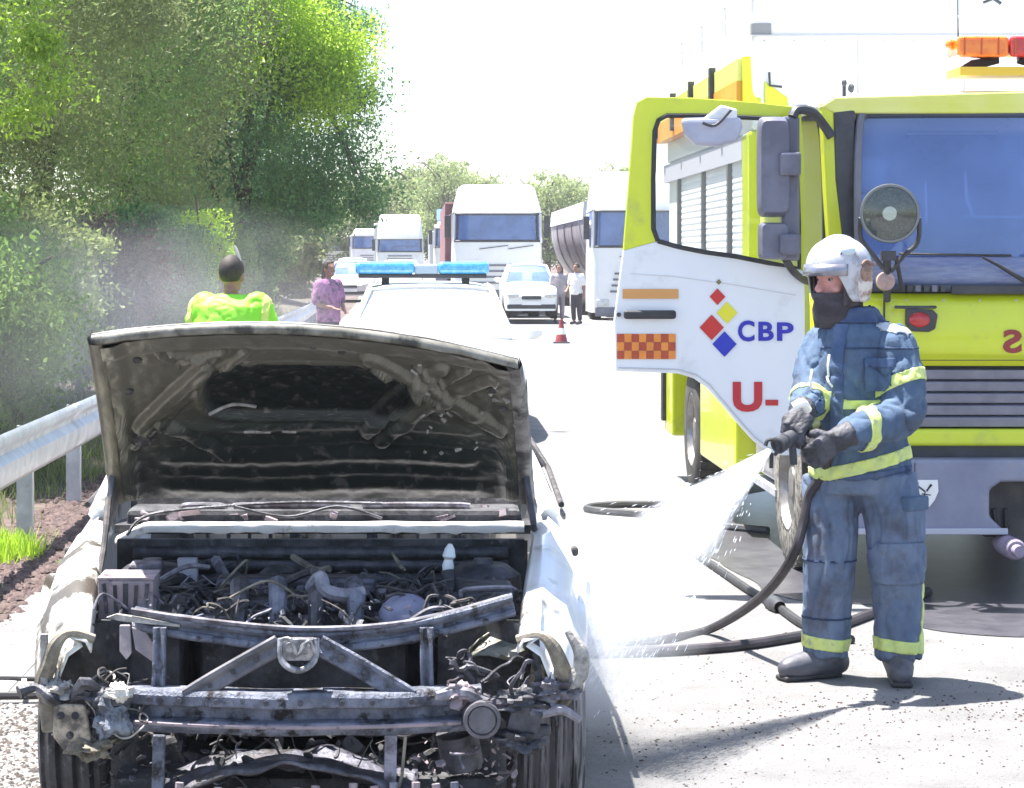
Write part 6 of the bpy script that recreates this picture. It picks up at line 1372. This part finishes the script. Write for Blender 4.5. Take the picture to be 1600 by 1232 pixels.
band(jacket, 'shoulder_patch', M('worn_reflective', (.5, .55, .58), (.35, .4, .45), rough=.5, vs=18), ff, fp(.13, -.1, 1.445), (.3, .1, 1), .06, fp(.13, -.09, 1.455), .075)
for an, c_ in ((anL, .15), (anR, .15)): band(trous, 'ankle_band', hivis, ff, (an.x, an.y, c_), (.1, 0, 1), .05, (an.x, an.y, c_), .17)
band(trous, 'leg_stripe', hivis, ff, fp(.258, -.05, .32), (1, .55, 0), .042, fp(.24, -.03, .34), .27, sides=[(fp(0, 0, .535), (0, 0, 1)), (fp(0, 0, .14), (0, 0, -1)), (fp(.2, .02, 0), (0, 1, 0))])
# front flap and collar of the coat, cut from the cloth
band(jacket, 'front_flap', M('flap_cloth', (.04, .075, .16), (.08, .12, .21), rough=.85, vs=9, bump=.3, bs=120), ff, fp(-.10, -.14, 1.2), (.80, -.60, 0), .055, fp(-.10, -.15, 1.2), .40, off=.006, sides=[(fp(0, 0, 1.48), (0, 0, 1)), (fp(0, 0, .95), (0, 0, -1)), (fp(-.02, .02, 0), (.6, .8, 0))])
band(jacket, 'coat_collar', M('collar_cloth', (.035, .06, .13), (.06, .09, .16), rough=.85, vs=9, bump=.3, bs=120), ff, fp(-.02, 0, 1.515), (0, 0, 1), .06, fp(-.02, 0, 1.52), .17, off=.009)
yoke = M('seam_thread', (.025, .045, .10), rough=.9)
band(jacket, 'chest_pocket', cloth, ff, fp(.045, -.16, 1.27), (0, 0, 1), .12, fp(.045, -.16, 1.27), .085, off=.012, sides=[(fp(.10, 0, 0), (1, 0, 0)), (fp(-.01, 0, 0), (-1, 0, 0)), (fp(0, -.02, 0), (0, 1, 0))])
band(jacket, 'pocket_flap', MATS['flap_cloth'], ff, fp(.045, -.16, 1.325), (0, 0, 1), .035, fp(.045, -.16, 1.32), .09, off=.018, sides=[(fp(.105, 0, 0), (1, 0, 0)), (fp(-.015, 0, 0), (-1, 0, 0)), (fp(0, -.02, 0), (0, 1, 0))])
band(jacket, 'yoke_seam', yoke, ff, fp(.05, 0, 1.385), (0, 0, 1), .008, fp(.03, -.08, 1.385), .20, off=.003)
for t_ in (.3, .62): band(trous, 'knee_seam', yoke, ff, hipR.lerp(anR, t_ + .2), (0, 0, 1), .008, hipR.lerp(anR, t_ + .2), .15, off=.003)
band(trous, 'knee_pad', MATS['trouser_cloth'], ff, knL + Vector((0, 0, .02)), (0, 0, 1), .17, knL + Vector((0, -.04, .02)), .125, off=.008, sides=[(fp(0, -.05, 0), (0, 1, 0))])
band(jacket, 'hem', M('hem_cloth', (.04, .07, .15), (.07, .1, .18), rough=.85, vs=9), ff, fp(0, 0, .86), (-.12, 0, 1), .022, fp(0, 0, .86), .30, off=.004)
# gloves with separate fingers
mb = MB(); hand(mb, Lw + Vector((-.015, -.01, -.012)), (-.75, -.15, -.55), (.35, .1, -.8), (.05, .95, .2), 1.12, .008)
mb.tube([Lw + Vector((.055, .01, .012)), Lw + Vector((-.02, -.01, -.012))], [.060, .045], 16)
remesh(mb, 'glove', glove_m, ff, voxel=.006, smooth_it=2, wrinkle=wr(30, .0022))
mb = MB(); hand(mb, Rw + Vector((-.0, -.01, -.004)), (-.42, -.35, -.55), (.55, -.25, -.4), (.35, .2, -.85), 1.12, .008)
mb.tube([Rw + Vector((.0, .05, .014)), Rw + Vector((0, -.015, -.004))], [.056, .044], 16)
remesh(mb, 'glove', glove_m, ff, voxel=.006, smooth_it=2, wrinkle=wr(30, .0022, seed=4))
# boots
for an, toe, nm in ((anL, fp(.145, -.17, .05), 0), (anR, fp(-.295, -.035, .045), 1)):
    d = Vector((toe.x - an.x, toe.y - an.y, 0)).normalized(); mb = MB()
    ring_limb(mb, [Vector((an.x, an.y, .20)), Vector((an.x, an.y, .09)) - d * .02], [.074, .074], 16)
    ring_limb(mb, [Vector((an.x, an.y, .062)) - d * .05, Vector((an.x, an.y, .065)) + d * .06, Vector((toe.x, toe.y, .05))], [.058, .060, .046], 16)
    bt_ = remesh(mb, 'boot', boot_m, ff, voxel=.008, smooth_it=3)
    for v in bt_.data.vertices: v.co.z = max(v.co.z, .012)
    mb = MB(); ctr = Vector((an.x, an.y, 0)).lerp(Vector((toe.x, toe.y, 0)), .45); L_ = (Vector((toe.x, toe.y, 0)) - Vector((an.x, an.y, 0))).length + .13
    mb.box(ctr + Vector((0, 0, .013)), (L_ - .035, .088, .022), Euler((0, 0, math.atan2(d.y, d.x)))); mb.build('sole', black_rub, ff, bev=.01, seg=3)
# flash hood round neck and lower face
mb = MB(); f2 = face
rows = []
for t, (dz, rx, ry, sh) in enumerate(((-.19, .092, .088, .0), (-.155, .098, .09, .005), (-.115, .098, .088, .012), (-.09, .094, .082, .016), (-.07, .092, .082, .018))):
    r = []
    for i in range(28):
        a = 2 * math.pi * i / 28; dirv = f2 * math.cos(a) + Vector((-f2.y, f2.x, 0)) * math.sin(a)
        k_ = rx if math.cos(a) > 0 else rx * .95; r.append(HC + Vector((0, 0, dz)) + f2 * (sh + math.cos(a) * k_) + Vector((-f2.y, f2.x, 0)) * math.sin(a) * ry + dirv * .004 * math.sin(a * 7 + t))
    rows.append(r)
mb.grid(rows, closed=True); mb.build('flash_hood', hood_c, ff, smooth=True, solid=.008)
mb = MB(); mb.grid([[HC + Vector((0, 0, z_)) + (f2 * math.cos(a) * (.118 - .02 * (z_ < -.08)) + Vector((-f2.y, f2.x, 0)) * math.sin(a) * .088) for a in np.linspace(-1.5, 1.5, 21)] for z_ in (-.11, -.085, -.06, -.045)]); mb.build('face_mask', hood_c, ff, smooth=True, solid=.006)
mb = MB(); mb.grid([[HC + Vector((0, 0, z_)) + (f2 * math.cos(a) + Vector((-f2.y, f2.x, 0)) * math.sin(a)) * (.098 if z_ < .0 else .1) for a in np.linspace(.95, 2 * math.pi - .95, 22)] for z_ in (-.10, -.05, .0, .04)]); mb.build('flash_hood', hood_c, ff, smooth=True, solid=.008)
# helmet: jet style shell with low sides, ridge, visor brow, ear disc
hc = HC + Vector((.0, 0, .045)) - face * .004
mb = MB(); rows = []; NA = 48
lat = Vector((-face.y, face.x, 0))
for j in range(17):
    r = []
    for i in range(NA):
        a = 2 * math.pi * i / NA; ca = math.cos(a)
        # lower rim angle below the horizontal: small at the brow, large over the ears and nape
        low_ = -.0 if ca > .8 else (-.0 + sm(.8, .1, ca) * .085)
        zr = -(low_ + .0) + .005 - .012 * sm(.0, -1, ca) * -1
        zb_ = -.01 - sm(.78, .25, ca) * .115 + .02 * sm(-.3, -1, ca)
        t = j / 16; ph = t * math.pi / 2
        top_ = .140; rx, ry = .148, .122
        if t < .45: # side wall from rim up to the equator
            u = t / .45; z = zb_ + (.015 - zb_) * u; k_ = .93 + .07 * u
        else:
            u = (t - .45) / .55; z = .015 + (top_ - .015) * math.sin(u * math.pi / 2); k_ = math.cos(u * math.pi / 2) ** .9
        rid = .010 * math.exp(-(math.sin(a) * k_ * ry / .016) ** 2) * (1 if t > .45 else 0)
        r.append(hc + face * ca * rx * k_ + lat * math.sin(a) * ry * k_ + Vector((0, 0, z + rid)))
    rows.append(r)
mb.grid(rows, closed=True); he = mb.build('helmet', helm, ff, smooth=True, angle=60, solid=.006)
mb = MB(); mb.grid([[hc + face * math.cos(a) * (.154 + .012 * k_) + lat * math.sin(a) * (.128 + .004 * k_) + Vector((0, 0, .028 - .048 * k_)) for a in np.linspace(-1.1, 1.1, 19)] for k_ in (0, .5, 1)]); mb.build('visor_brow', M('brow_silver', (.30, .30, .34), (.2, .2, .24), rough=.25, metal=.7, vs=10), he, smooth=True, solid=.005)
mb = MB()
for s in (-1,):
    c_ = hc + lat * -s * -1 * 0; 
ld = -lat if (-lat).dot(side) > 0 else lat
c_ = hc + ld * .121 - face * .03 + Vector((0, 0, -.005))
mb.lathe([(.001, .016), (.026, .014), (.036, .006), (.04, -.004)], c_, ld, 18); mb.build('ear_disc', M('brown_fitting', (.20, .11, .08), (.3, .2, .15), rough=.5, vs=24), he, smooth=True)
mb = MB(); mb.tube([c_ + face * .03 + Vector((0, 0, .03)), c_ + face * .0 + Vector((0, 0, .045)), c_ - face * .05 + Vector((0, 0, .03))], .009, 7, smooth=4); mb.build('side_strap', M('brown_fitting2', (.16, .09, .07), (.25, .16, .12), rough=.6, vs=20), he, smooth=True)
mb = MB(); mb.prism([c_ + face * .055 + Vector((0, 0, -.02)), c_ + face * .03 + Vector((0, 0, -.12)), c_ - face * .0 + Vector((0, 0, -.125)), c_ - face * .04 + Vector((0, 0, -.08)), c_ - face * .045 + Vector((0, 0, -.02))], ld * -.012); mb.build('cheek_guard', M('cream_fitting', (.62, .56, .50), (.5, .42, .36), rough=.5, vs=16, dirt=(.25, .14, .1), ds=16), he, bev=.005)
mb = MB(); c2 = hc + face * .085 + ld * .088 + Vector((0, 0, .075)); mb.bar(c2, c2 - face * .035 - Vector((0, 0, .03)), .006, .012); mb.build('helmet_mark', dark_pl, he)
mb = MB(); mb.ell(hc + face * .05 + ld * .09 + Vector((0, 0, .085)), (.035, .035, .025)); mb.build('helmet_emblem', M('pale_blue', (.5, .6, .66), rough=.4), he, smooth=True)
# air pockets: jacket collar flap and pull cords
mb = MB()
for x0_, z0_, x1_, z1_ in ((-.155, 1.36, -.16, 1.27), (-.165, 1.27, -.145, 1.23), (-.225, 1.3, -.23, 1.22)): mb.tube([fp(x0_, -.20, z0_), fp((x0_ + x1_) / 2 - .006, -.215, (z0_ + z1_) / 2), fp(x1_, -.205, z1_)], .005, 6, smooth=3)
mb.build('pull_cord', white_paint, ff)

# ---------------------------------------------------------------- nozzle and hoses
noz = empty('hose_nozzle', tuple(P(1225, 690, 9.0)), 'black pistol grip hose nozzle in the firefighter\'s gloves, spraying water', 'nozzle')
n0 = P(1262, 668, 9.05); n1 = P(1206, 702, 8.9)
NV_ = (n1 - n0).normalized()
mb = MB(); mb.lathe([(.001, 0), (.022, .0), (.024, .03), (.02, .06), (.022, .1), (.03, .105), (.032, .15), (.026, .155), (.034, .17), (.036, .2), (.03, .205), (.02, .19), (.001, .19)], n0, NV_, 18); mb.build('barrel', dark_pl, noz, smooth=True, angle=30)
mb = MB(); mb.tube([P(1196, 697, 8.9), P(1200, 688, 8.9), P(1212, 689, 8.9), P(1216, 702, 8.9), P(1210, 712, 8.9)], .008, 7, smooth=4); mb.build('bale_handle', black_rub, noz, smooth=True)
mb = MB(); mb.tube([n0.lerp(n1, .45), n0.lerp(n1, .45) + Vector((.005, -.02, -.11))], .016, 8); mb.build('pistol_grip', dark_pl, noz, bev=.003)
mb = MB(); mb.tube([P(1240, 636, 8.9), P(1254, 630, 8.9), P(1262, 640, 8.95)], .018, 8, smooth=3); mb.build('valve_cap', white_paint, noz, smooth=True)
mb = MB(); mb.cyl(n0 - NV_ * .05, n0, .027, 14); mb.build('coupling', M('brass', (.35, .33, .15), rough=.4, metal=.6), noz, smooth=True)
hose_m = M('hose_rubber', (.018, .016, .02), (.04, .034, .042), rough=.6, vs=11)
def gp(px, py, h=.02):   # a point on the ground under a photograph pixel
    Y = (CH - h) * F / (py - VY); return Vector(((px - VX) * Y / F, Y, h))
mb = MB(); pts = [n0 - NV_ * .05, P(1290, 690, 9.10), P(1290, 735, 9.22), P(1266, 770, 9.3), P(1256, 815, 9.3), P(1242, 862, 9.3), P(1210, 912, 9.5), P(1165, 952, 9.9), gp(1105, 985), gp(1040, 998), gp(965, 1003), gp(880, 1000)]
mb.tube(pts, .021, 10, smooth=8); tag(mb.build('fire_hose', hose_m, smooth=True), 'dark charged hose curving from the nozzle down to the road', 'hose')
mb = MB(); pts = [gp(880, 1022), gp(980, 1020), gp(1060, 1017), gp(1150, 1010), gp(1230, 998), gp(1290, 985), gp(1360, 960), gp(1450, 925)]
mb.tube(pts, .026, 10, smooth=6); tag(mb.build('fire_hose', hose_m, smooth=True), 'thick black hose lying on the road just left of the firefighter\'s boots', 'hose')
h3 = empty('fire_hose', tuple(gp(1160, 910)), 'dark hose with a coupling lying diagonally on the wet road', 'hose')
mb = MB(); mb.tube([gp(1020, 815), gp(1066, 852), gp(1120, 888), gp(1170, 922), gp(1215, 948), gp(1260, 978), gp(1330, 1000)], .022, 10, smooth=6); mb.build('hose_run', black_rub, h3, smooth=True)
mb = MB(); a, c_ = gp(1203, 940, .03), gp(1236, 960, .03); mb.lathe([(.03, 0), (.04, .02), (.036, .06), (.042, .1), (.036, .16), (.03, .2)], a, c_ - a, 14); mb.build('coupling', dark_pl, h3, smooth=True, angle=30)
mb = MB(); mb.tube([gp(1100, 786), gp(1050, 789), gp(980, 789), gp(935, 791), gp(917, 795), gp(935, 799), gp(985, 803), gp(1035, 809), gp(1120, 822), gp(1200, 830)], .028, 8, smooth=6); tag(mb.build('fire_hose', black_rub, smooth=True), 'black hose folded back on itself on the bright road below the open cab door', 'hose')
h4 = empty('black_pipes', tuple(gp(30, 1080)), 'pair of black pipes joined by a clamp at the left edge beside the burnt car', 'pipe')
mb = MB(); mb.tube([gp(-160, 1058, .06), gp(20, 1060, .06), gp(110, 1064, .06), gp(200, 1068, .06)], .011, 8, smooth=4); mb.build('upper_pipe', black_rub, h4, smooth=True)
mb = MB(); mb.tube([gp(-160, 1088, .03), gp(20, 1087, .03), gp(110, 1085, .03), gp(200, 1085, .03)], .017, 8, smooth=4); mb.build('lower_pipe', black_rub, h4, smooth=True)
mb = MB(); mb.bar(gp(38, 1060, .06), gp(36, 1088, .03), .02, .01); mb.build('clamp', zinc, h4)

# ---------------------------------------------------------------- bystanders
def person(X, Y, face, label, shirt, pants, hair, arms, H=1.72, shirt_r=1.0, vest=None, det=.012, group=None, long_hair=False, skinm=None, legs_bare=False):
    z0 = gz(Y); e = empty('person', (X, Y, z0), label, 'person', group); f = Vector(face).normalized(); lt = Vector((-f.y, f.x, 0)); k = H / 1.75
    def p(a, c, z): return Vector((X, Y, z0)) + (lt * a + f * c) * k + Vector((0, 0, z * k))
    hd_ = p(0, .02, 1.63); mb = MB(); head(mb, hd_, f, k)
    ring_limb(mb, [p(0, 0, 1.56), p(0, -.01, 1.44)], [.05 * k, .055 * k])
    yaw = math.atan2(lt.y, lt.x)
    torso(mb, [(p(0, 0, .88), .15 * k, .1 * k, yaw), (p(0, 0, 1.05), .135 * k, .095 * k, yaw), (p(0, 0, 1.3), .165 * k, .105 * k, yaw), (p(0, 0, 1.42), .15 * k, .08 * k, yaw), (p(0, 0, 1.47), .07 * k, .06 * k, yaw)])
    lg = [[p(s * .095, 0, .88), p(s * .10, .02, .48), p(s * .105, -.02, .09)] for s in (-1, 1)]
    for s, l_ in zip((-1, 1), lg):
        ring_limb(mb, l_, [.085 * k, .055 * k, .038 * k]); ring_limb(mb, [l_[2], l_[2] + f * .14 - Vector((0, 0, .05))], [.04 * k, .032 * k])
    ar = []
    for s, (el, wr_) in zip((-1, 1), arms):
        a = [p(s * .185, 0, 1.40), p(*el), p(*wr_)]; ar.append(a); ring_limb(mb, a, [.05 * k, .04 * k, .028 * k]); hand(mb, a[2], (a[2] - a[1]), lt * -s, f, .92 * k, .0, bends=(.3, .35, .3))
    remesh(mb, 'body', skinm or skin_d, e, voxel=det * .8, smooth_it=2)
    mb = MB(); r_ = shirt_r
    torso(mb, [(p(0, 0, .84), .175 * k * r_, .125 * k * r_, yaw), (p(0, 0, 1.05), .165 * k * r_, .125 * k * r_, yaw), (p(0, 0, 1.28), .195 * k * r_, .13 * k * r_, yaw), (p(0, 0, 1.41), .18 * k * r_, .105 * k * r_, yaw), (p(0, 0, 1.48), .085 * k, .075 * k, yaw)])
    for a in ar: ring_limb(mb, [a[0], a[0].lerp(a[1], .9)] + ([a[1].lerp(a[2], .8)] if vest else []), [.075 * k * r_, .062 * k * r_] + ([.05 * k] if vest else []))
    sh = remesh(mb, 'shirt', shirt, e, voxel=det, smooth_it=3, wrinkle=wr(9, .006))
    if vest:
        mb = MB(); torso(mb, [(p(0, 0, .86), .195 * k * r_, .145 * k * r_, yaw), (p(0, 0, 1.05), .185 * k * r_, .145 * k * r_, yaw), (p(0, 0, 1.28), .215 * k * r_, .15 * k * r_, yaw), (p(0, 0, 1.42), .20 * k * r_, .125 * k * r_, yaw), (p(0, 0, 1.50), .10 * k, .09 * k, yaw)])
        for a in ar: ring_limb(mb, [a[0] + Vector((0, 0, .01)), a[0].lerp(a[1], .35)], [.088 * k * r_, .085 * k * r_])
        v_ = remesh(mb, 'vest', vest, e, voxel=det, smooth_it=3, wrinkle=wr(8, .006))
        band(v_, 'vest_band', M('silver_band', (.5, .5, .48), rough=.4), e, p(0, 0, 1.1), (0, 0, 1), .05, p(0, 0, 1.1), .4)
        for s in (-1, 1): band(v_, 'vest_edge', M('vest_edge_pale', (.6, .7, .2), (.55, .68, .15), rough=.6, vs=12), e, p(s * .215 * r_, 0, 1.3), lt, .04, p(s * .215 * r_, 0, 1.3), .3)
    mb = MB()
    torso(mb, [(p(0, 0, .98), .155 * k, .11 * k, yaw), (p(0, 0, .86), .17 * k, .12 * k, yaw), (p(0, 0, .78), .165 * k, .12 * k, yaw)])
    for l_ in lg: ring_limb(mb, [l_[0], l_[1]] + ([] if legs_bare else [l_[2] + Vector((0, 0, .03))]), [.10 * k, .078 * k] + ([] if legs_bare else [.062 * k]), caps=False)
    remesh(mb, 'trousers', pants, e, voxel=det, smooth_it=3)
    for l_ in lg:
        mb = MB(); ring_limb(mb, [l_[2] + Vector((0, 0, -.03 * k)) - f * .04, l_[2] + f * .15 + Vector((0, 0, -.045 * k))], [.046 * k, .04 * k]); mb.build('shoe', dark_pl, e, smooth=True)
    mb = MB(); rot = Euler((0, 0, math.atan2(f.y, f.x)))
    mb.ell(hd_ + Vector((0, 0, .035 * k)) - f * .012, (.104 * k, .086 * k, .105 * k), 18, 12, rot); 
    o = mb.build('hair', hair, e, smooth=True, fix=True)
    bm = bmesh.new(); bm.from_mesh(o.data); c_ = hd_ - wl(e)
    kill = [v for v in bm.verts if (v.co - c_).dot(f) > .045 * k and v.co.z < c_.z + .065 * k or v.co.z < c_.z - (.06 if not long_hair else .2) * k]
    bmesh.ops.delete(bm, geom=kill, context='VERTS'); bm.to_mesh(o.data); bm.free(); md = o.modifiers.new('s', 'SOLIDIFY'); md.thickness = .012
    if long_hair:
        mb = MB(); ring_limb(mb, [hd_ - f * .07, hd_ - f * .08 - Vector((0, 0, .12)), hd_ - f * .06 - Vector((0, 0, .2))], [.06 * k, .065 * k, .03 * k]); mb.build('hair', hair, e, smooth=True)
    return e
vest_l = M('lime_vest', (.22, .70, .02), (.28, .74, .05), rough=.6, vs=5)
hair_d = M('dark_hair', (.02, .015, .013), (.04, .03, .025), rough=.7, vs=30, bump=.4, bs=80)
cream_s = M('lime_shirt', (.40, .62, .08), (.5, .66, .16), rough=.8, vs=6)
person(P(361, 0, 15.2).x, 15.2, (.25, 1, 0), 'man in a bright lime vest seen from behind over the raised hood', cream_s, dark_pl, hair_d,
       [((-.30, .02, 1.13), (-.20, .18, 1.0)), ((.30, .02, 1.13), (.20, .18, 1.0))], H=1.76, shirt_r=1.24, vest=vest_l)
mb = MB(); mb.tube([P(366, 384, 15.2), P(371, 395, 15.2), P(376, 415, 15.2), P(378, 436, 15.2)], [.006, .012, .012, .006], 7, smooth=4)
tag(mb.build('pale_branch', M('pale_wood', (.6, .56, .52), rough=.7)), 'thin pale curved stick rising beside the head of the man in the lime vest', 'stick')
pinks = M('pink_top', (.22, .07, .19), (.40, .18, .36), rough=.8, vs=7, dirt=(.06, .03, .07), ds=9, dlo=.50, dhi=.62)
person(P(513, 0, 33).x, 33, (.7, -.7, 0), 'woman in a pink top with dark hair standing left of the service car', pinks, M('dark_jeans', (.03, .03, .06), rough=.9), hair_d,
       [((-.27, .02, 1.13), (-.12, .24, 1.05)), ((.27, .0, 1.13), (.12, .24, 1.0))], H=1.72, shirt_r=1.15, skinm=skin_d, long_hair=True, det=.016)
gs = M('grey_shirt', (.4, .36, .38), (.3, .27, .29), rough=.9, vs=5); ds = M('dark_trousers', (.06, .05, .06), rough=.9)
person(P(873, 0, 58).x, 58, (.1, -1, 0), 'person in a pale shirt before the grey tipper lorry, left of a pair', gs, M('grey_trousers', (.25, .22, .24), rough=.9), hair_d, [((-.25, .02, 1.13), (-.27, .02, .88)), ((.25, .0, 1.13), (.27, .02, .88))], H=1.52, det=.02)
person(P(901, 0, 57).x, 57, (-.8, -1, 0), 'person in white top and dark trousers before the tipper lorry, right of a pair', M('offwhite_shirt', (.75, .73, .72), rough=.9), ds, hair_d, [((-.25, .02, 1.13), (-.2, .2, 1.0)), ((.25, .0, 1.13), (.27, .02, .88))], H=1.55, det=.02)
# ================================================================= water spray
def spray():
    a = n1 + NV_ * .02; tgt = P(905, 985, 7.75); d = (tgt - a); L_ = d.length; d.normalize()
    m = bpy.data.materials.new('water_spray'); m.use_nodes = True; n = m.node_tree.nodes; l = m.node_tree.links; n.clear()
    o = n.new('ShaderNodeOutputMaterial'); pv = n.new('ShaderNodeVolumePrincipled'); pv.inputs['Color'].default_value = (.96, .97, 1, 1); pv.inputs['Anisotropy'].default_value = .2
    tc = n.new('ShaderNodeTexCoord'); sp_ = n.new('ShaderNodeSeparateXYZ'); l.new(tc.outputs['Object'], sp_.inputs[0])
    # local z runs down the jet; radius relative to the local cone radius
    def math_(op, x, y=None):
        q_ = n.new('ShaderNodeMath'); q_.operation = op
        for i, s in enumerate((x, y)):
            if s is None: continue
            if isinstance(s, (int, float)): q_.inputs[i].default_value = s
            else: l.new(s, q_.inputs[i])
        return q_.outputs[0]
    x, y, z = sp_.outputs
    rad = math_('SQRT', math_('ADD', math_('MULTIPLY', x, x), math_('MULTIPLY', y, y)))
    cr = math_('ADD', math_('MULTIPLY', z, CONE), .012)
    q_ = math_('DIVIDE', rad, cr); fall = math_('MAXIMUM', math_('SUBTRACT', 1.0, q_), 0.0)
    dens = math_('DIVIDE', 7, math_('POWER', math_('ADD', z, .05), 1.7))
    tn = n.new('ShaderNodeTexNoise'); tn.inputs['Scale'].default_value = 9; tn.inputs['Detail'].default_value = 4
    mp = n.new('ShaderNodeMapping'); mp.inputs['Scale'].default_value = (1.6, 1.6, .4); l.new(tc.outputs['Object'], mp.inputs[0]); l.new(mp.outputs[0], tn.inputs['Vector'])
    nz = math_('MAXIMUM', math_('MULTIPLY', math_('SUBTRACT', tn.outputs[0], .32), 2.6), .0)
    l.new(math_('MULTIPLY', math_('MULTIPLY', dens, math_('POWER', fall, .8)), math_('MULTIPLY', nz, 2.2)), pv.inputs['Density'])
    l.new(pv.outputs[0], o.inputs['Volume'])
    mb = MB(); mb.lathe([(.001, 0), (.012, 0), (.012 + CONE * L_, L_), (.001, L_)], (0, 0, 0), (0, 0, 1), 24)
    e = mb.build('water_spray', m); e.location = a; e.rotation_euler = d.to_track_quat('Z', 'Y').to_euler()
    tag(e, 'white cone of water spraying from the nozzle towards the burnt car', 'water spray', kind='stuff')
    # droplets and streaks
    r = np.random.default_rng(12); N = 9000
    t = r.random(N) ** .6; rr = np.abs(r.normal(0, .5, N)) * (0.012 + CONE * t * L_); an = r.uniform(0, 6.28, N)
    u = np.array(d.orthogonal().normalized()); v = np.cross(np.array(d), u)
    off = (np.cos(an) * rr)[:, None] * u + (np.sin(an) * rr)[:, None] * v
    p = np.array(a) + np.array(d) * (t * L_)[:, None] + off; dd = np.array(d) * L_ + off / t[:, None] * 1.0; dd /= np.linalg.norm(dd, axis=1)[:, None]
    p[:, 2] -= .12 * t * t * 0
    ln = r.uniform(.008, .035, N)[:, None]; w = r.uniform(.0006, .0018, N)[:, None]
    s1 = np.cross(dd, u + .01); s1 /= np.linalg.norm(s1, axis=1)[:, None]; s2 = np.cross(dd, s1)
    V = np.stack([p - dd * ln, p + s1 * w, p + dd * ln * .6, p - s1 * w, p - dd * ln, p + s2 * w, p + dd * ln * .6, p - s2 * w], 1).reshape(-1, 3)
    wm = M('water_drops', (.85, .88, .9), rough=.1); 
    tag(npmesh('water_drops', V, np.arange(N * 8).reshape(-1, 4), wm), 'fine droplets flying within the water jet', 'water drops', kind='stuff')
CONE = .185
spray()
def mist(loc, rad, dens, label, seed, col=(.96, .97, 1), name='mist'):
    m = bpy.data.materials.new(name); m.use_nodes = True; n = m.node_tree.nodes; l = m.node_tree.links; n.clear()
    o = n.new('ShaderNodeOutputMaterial'); pv = n.new('ShaderNodeVolumePrincipled'); pv.inputs['Color'].default_value = (*col, 1)
    tc = n.new('ShaderNodeTexCoord'); vl = n.new('ShaderNodeVectorMath'); vl.operation = 'LENGTH'; l.new(tc.outputs['Object'], vl.inputs[0])
    tn = n.new('ShaderNodeTexNoise'); tn.inputs['Scale'].default_value = 1.6; tn.inputs['Detail'].default_value = 4; tn.noise_dimensions = '4D'; tn.inputs['W'].default_value = seed
    l.new(tc.outputs['Object'], tn.inputs['Vector'])
    mr = n.new('ShaderNodeMapRange'); mr.inputs[1].default_value = 1.0; mr.inputs[2].default_value = .1; l.new(vl.outputs['Value'], mr.inputs[0])
    m2 = n.new('ShaderNodeMapRange'); m2.inputs[1].default_value = .35; m2.inputs[2].default_value = .7; l.new(tn.outputs[0], m2.inputs[0])
    a = n.new('ShaderNodeMath'); a.operation = 'MULTIPLY'; l.new(mr.outputs[0], a.inputs[0]); l.new(m2.outputs[0], a.inputs[1])
    c_ = n.new('ShaderNodeMath'); c_.operation = 'MULTIPLY'; c_.inputs[1].default_value = dens; l.new(a.outputs[0], c_.inputs[0]); l.new(c_.outputs[0], pv.inputs['Density']); l.new(pv.outputs[0], o.inputs['Volume'])
    mb = MB(); mb.ell((0, 0, 0), (1, 1, 1), 20, 14); e = mb.build(name, m); e.location = loc; e.scale = rad
    return tag(e, label, name, kind='stuff')
mist(tuple(P(890, 965, 7.9)), (.5, .8, .42), 3.2, 'white mist cloud where the jet strikes beside the burnt car', 1.3)
mist(tuple(P(330, 480, 20)), (1.6, 3.0, 1.0), .2, 'thin grey violet smoke drifting behind the burnt car in front of the trees', 4.2, (.78, .76, .82), 'smoke')
mist(tuple(P(90, 520, 18)), (1.1, 3.0, 1.1), .3, 'thin pale smoke over the guardrail at the far left', 7.7, (.8, .82, .85), 'smoke')

# ================================================================= summer haze over the road
hm = bpy.data.materials.new('haze'); hm.use_nodes = True; n = hm.node_tree.nodes; n.clear()
o_ = n.new('ShaderNodeOutputMaterial'); pv = n.new('ShaderNodeVolumePrincipled'); pv.inputs['Color'].default_value = (.93, .95, 1, 1); pv.inputs['Density'].default_value = .0004; pv.inputs['Anisotropy'].default_value = .3
hm.node_tree.links.new(pv.outputs[0], o_.inputs['Volume'])
mb = MB(); mb.box2((-640, -60, -1.2), (640, 1230, 16)); tag(mb.build('haze', hm), 'pale summer haze over the road', 'haze', kind='stuff')
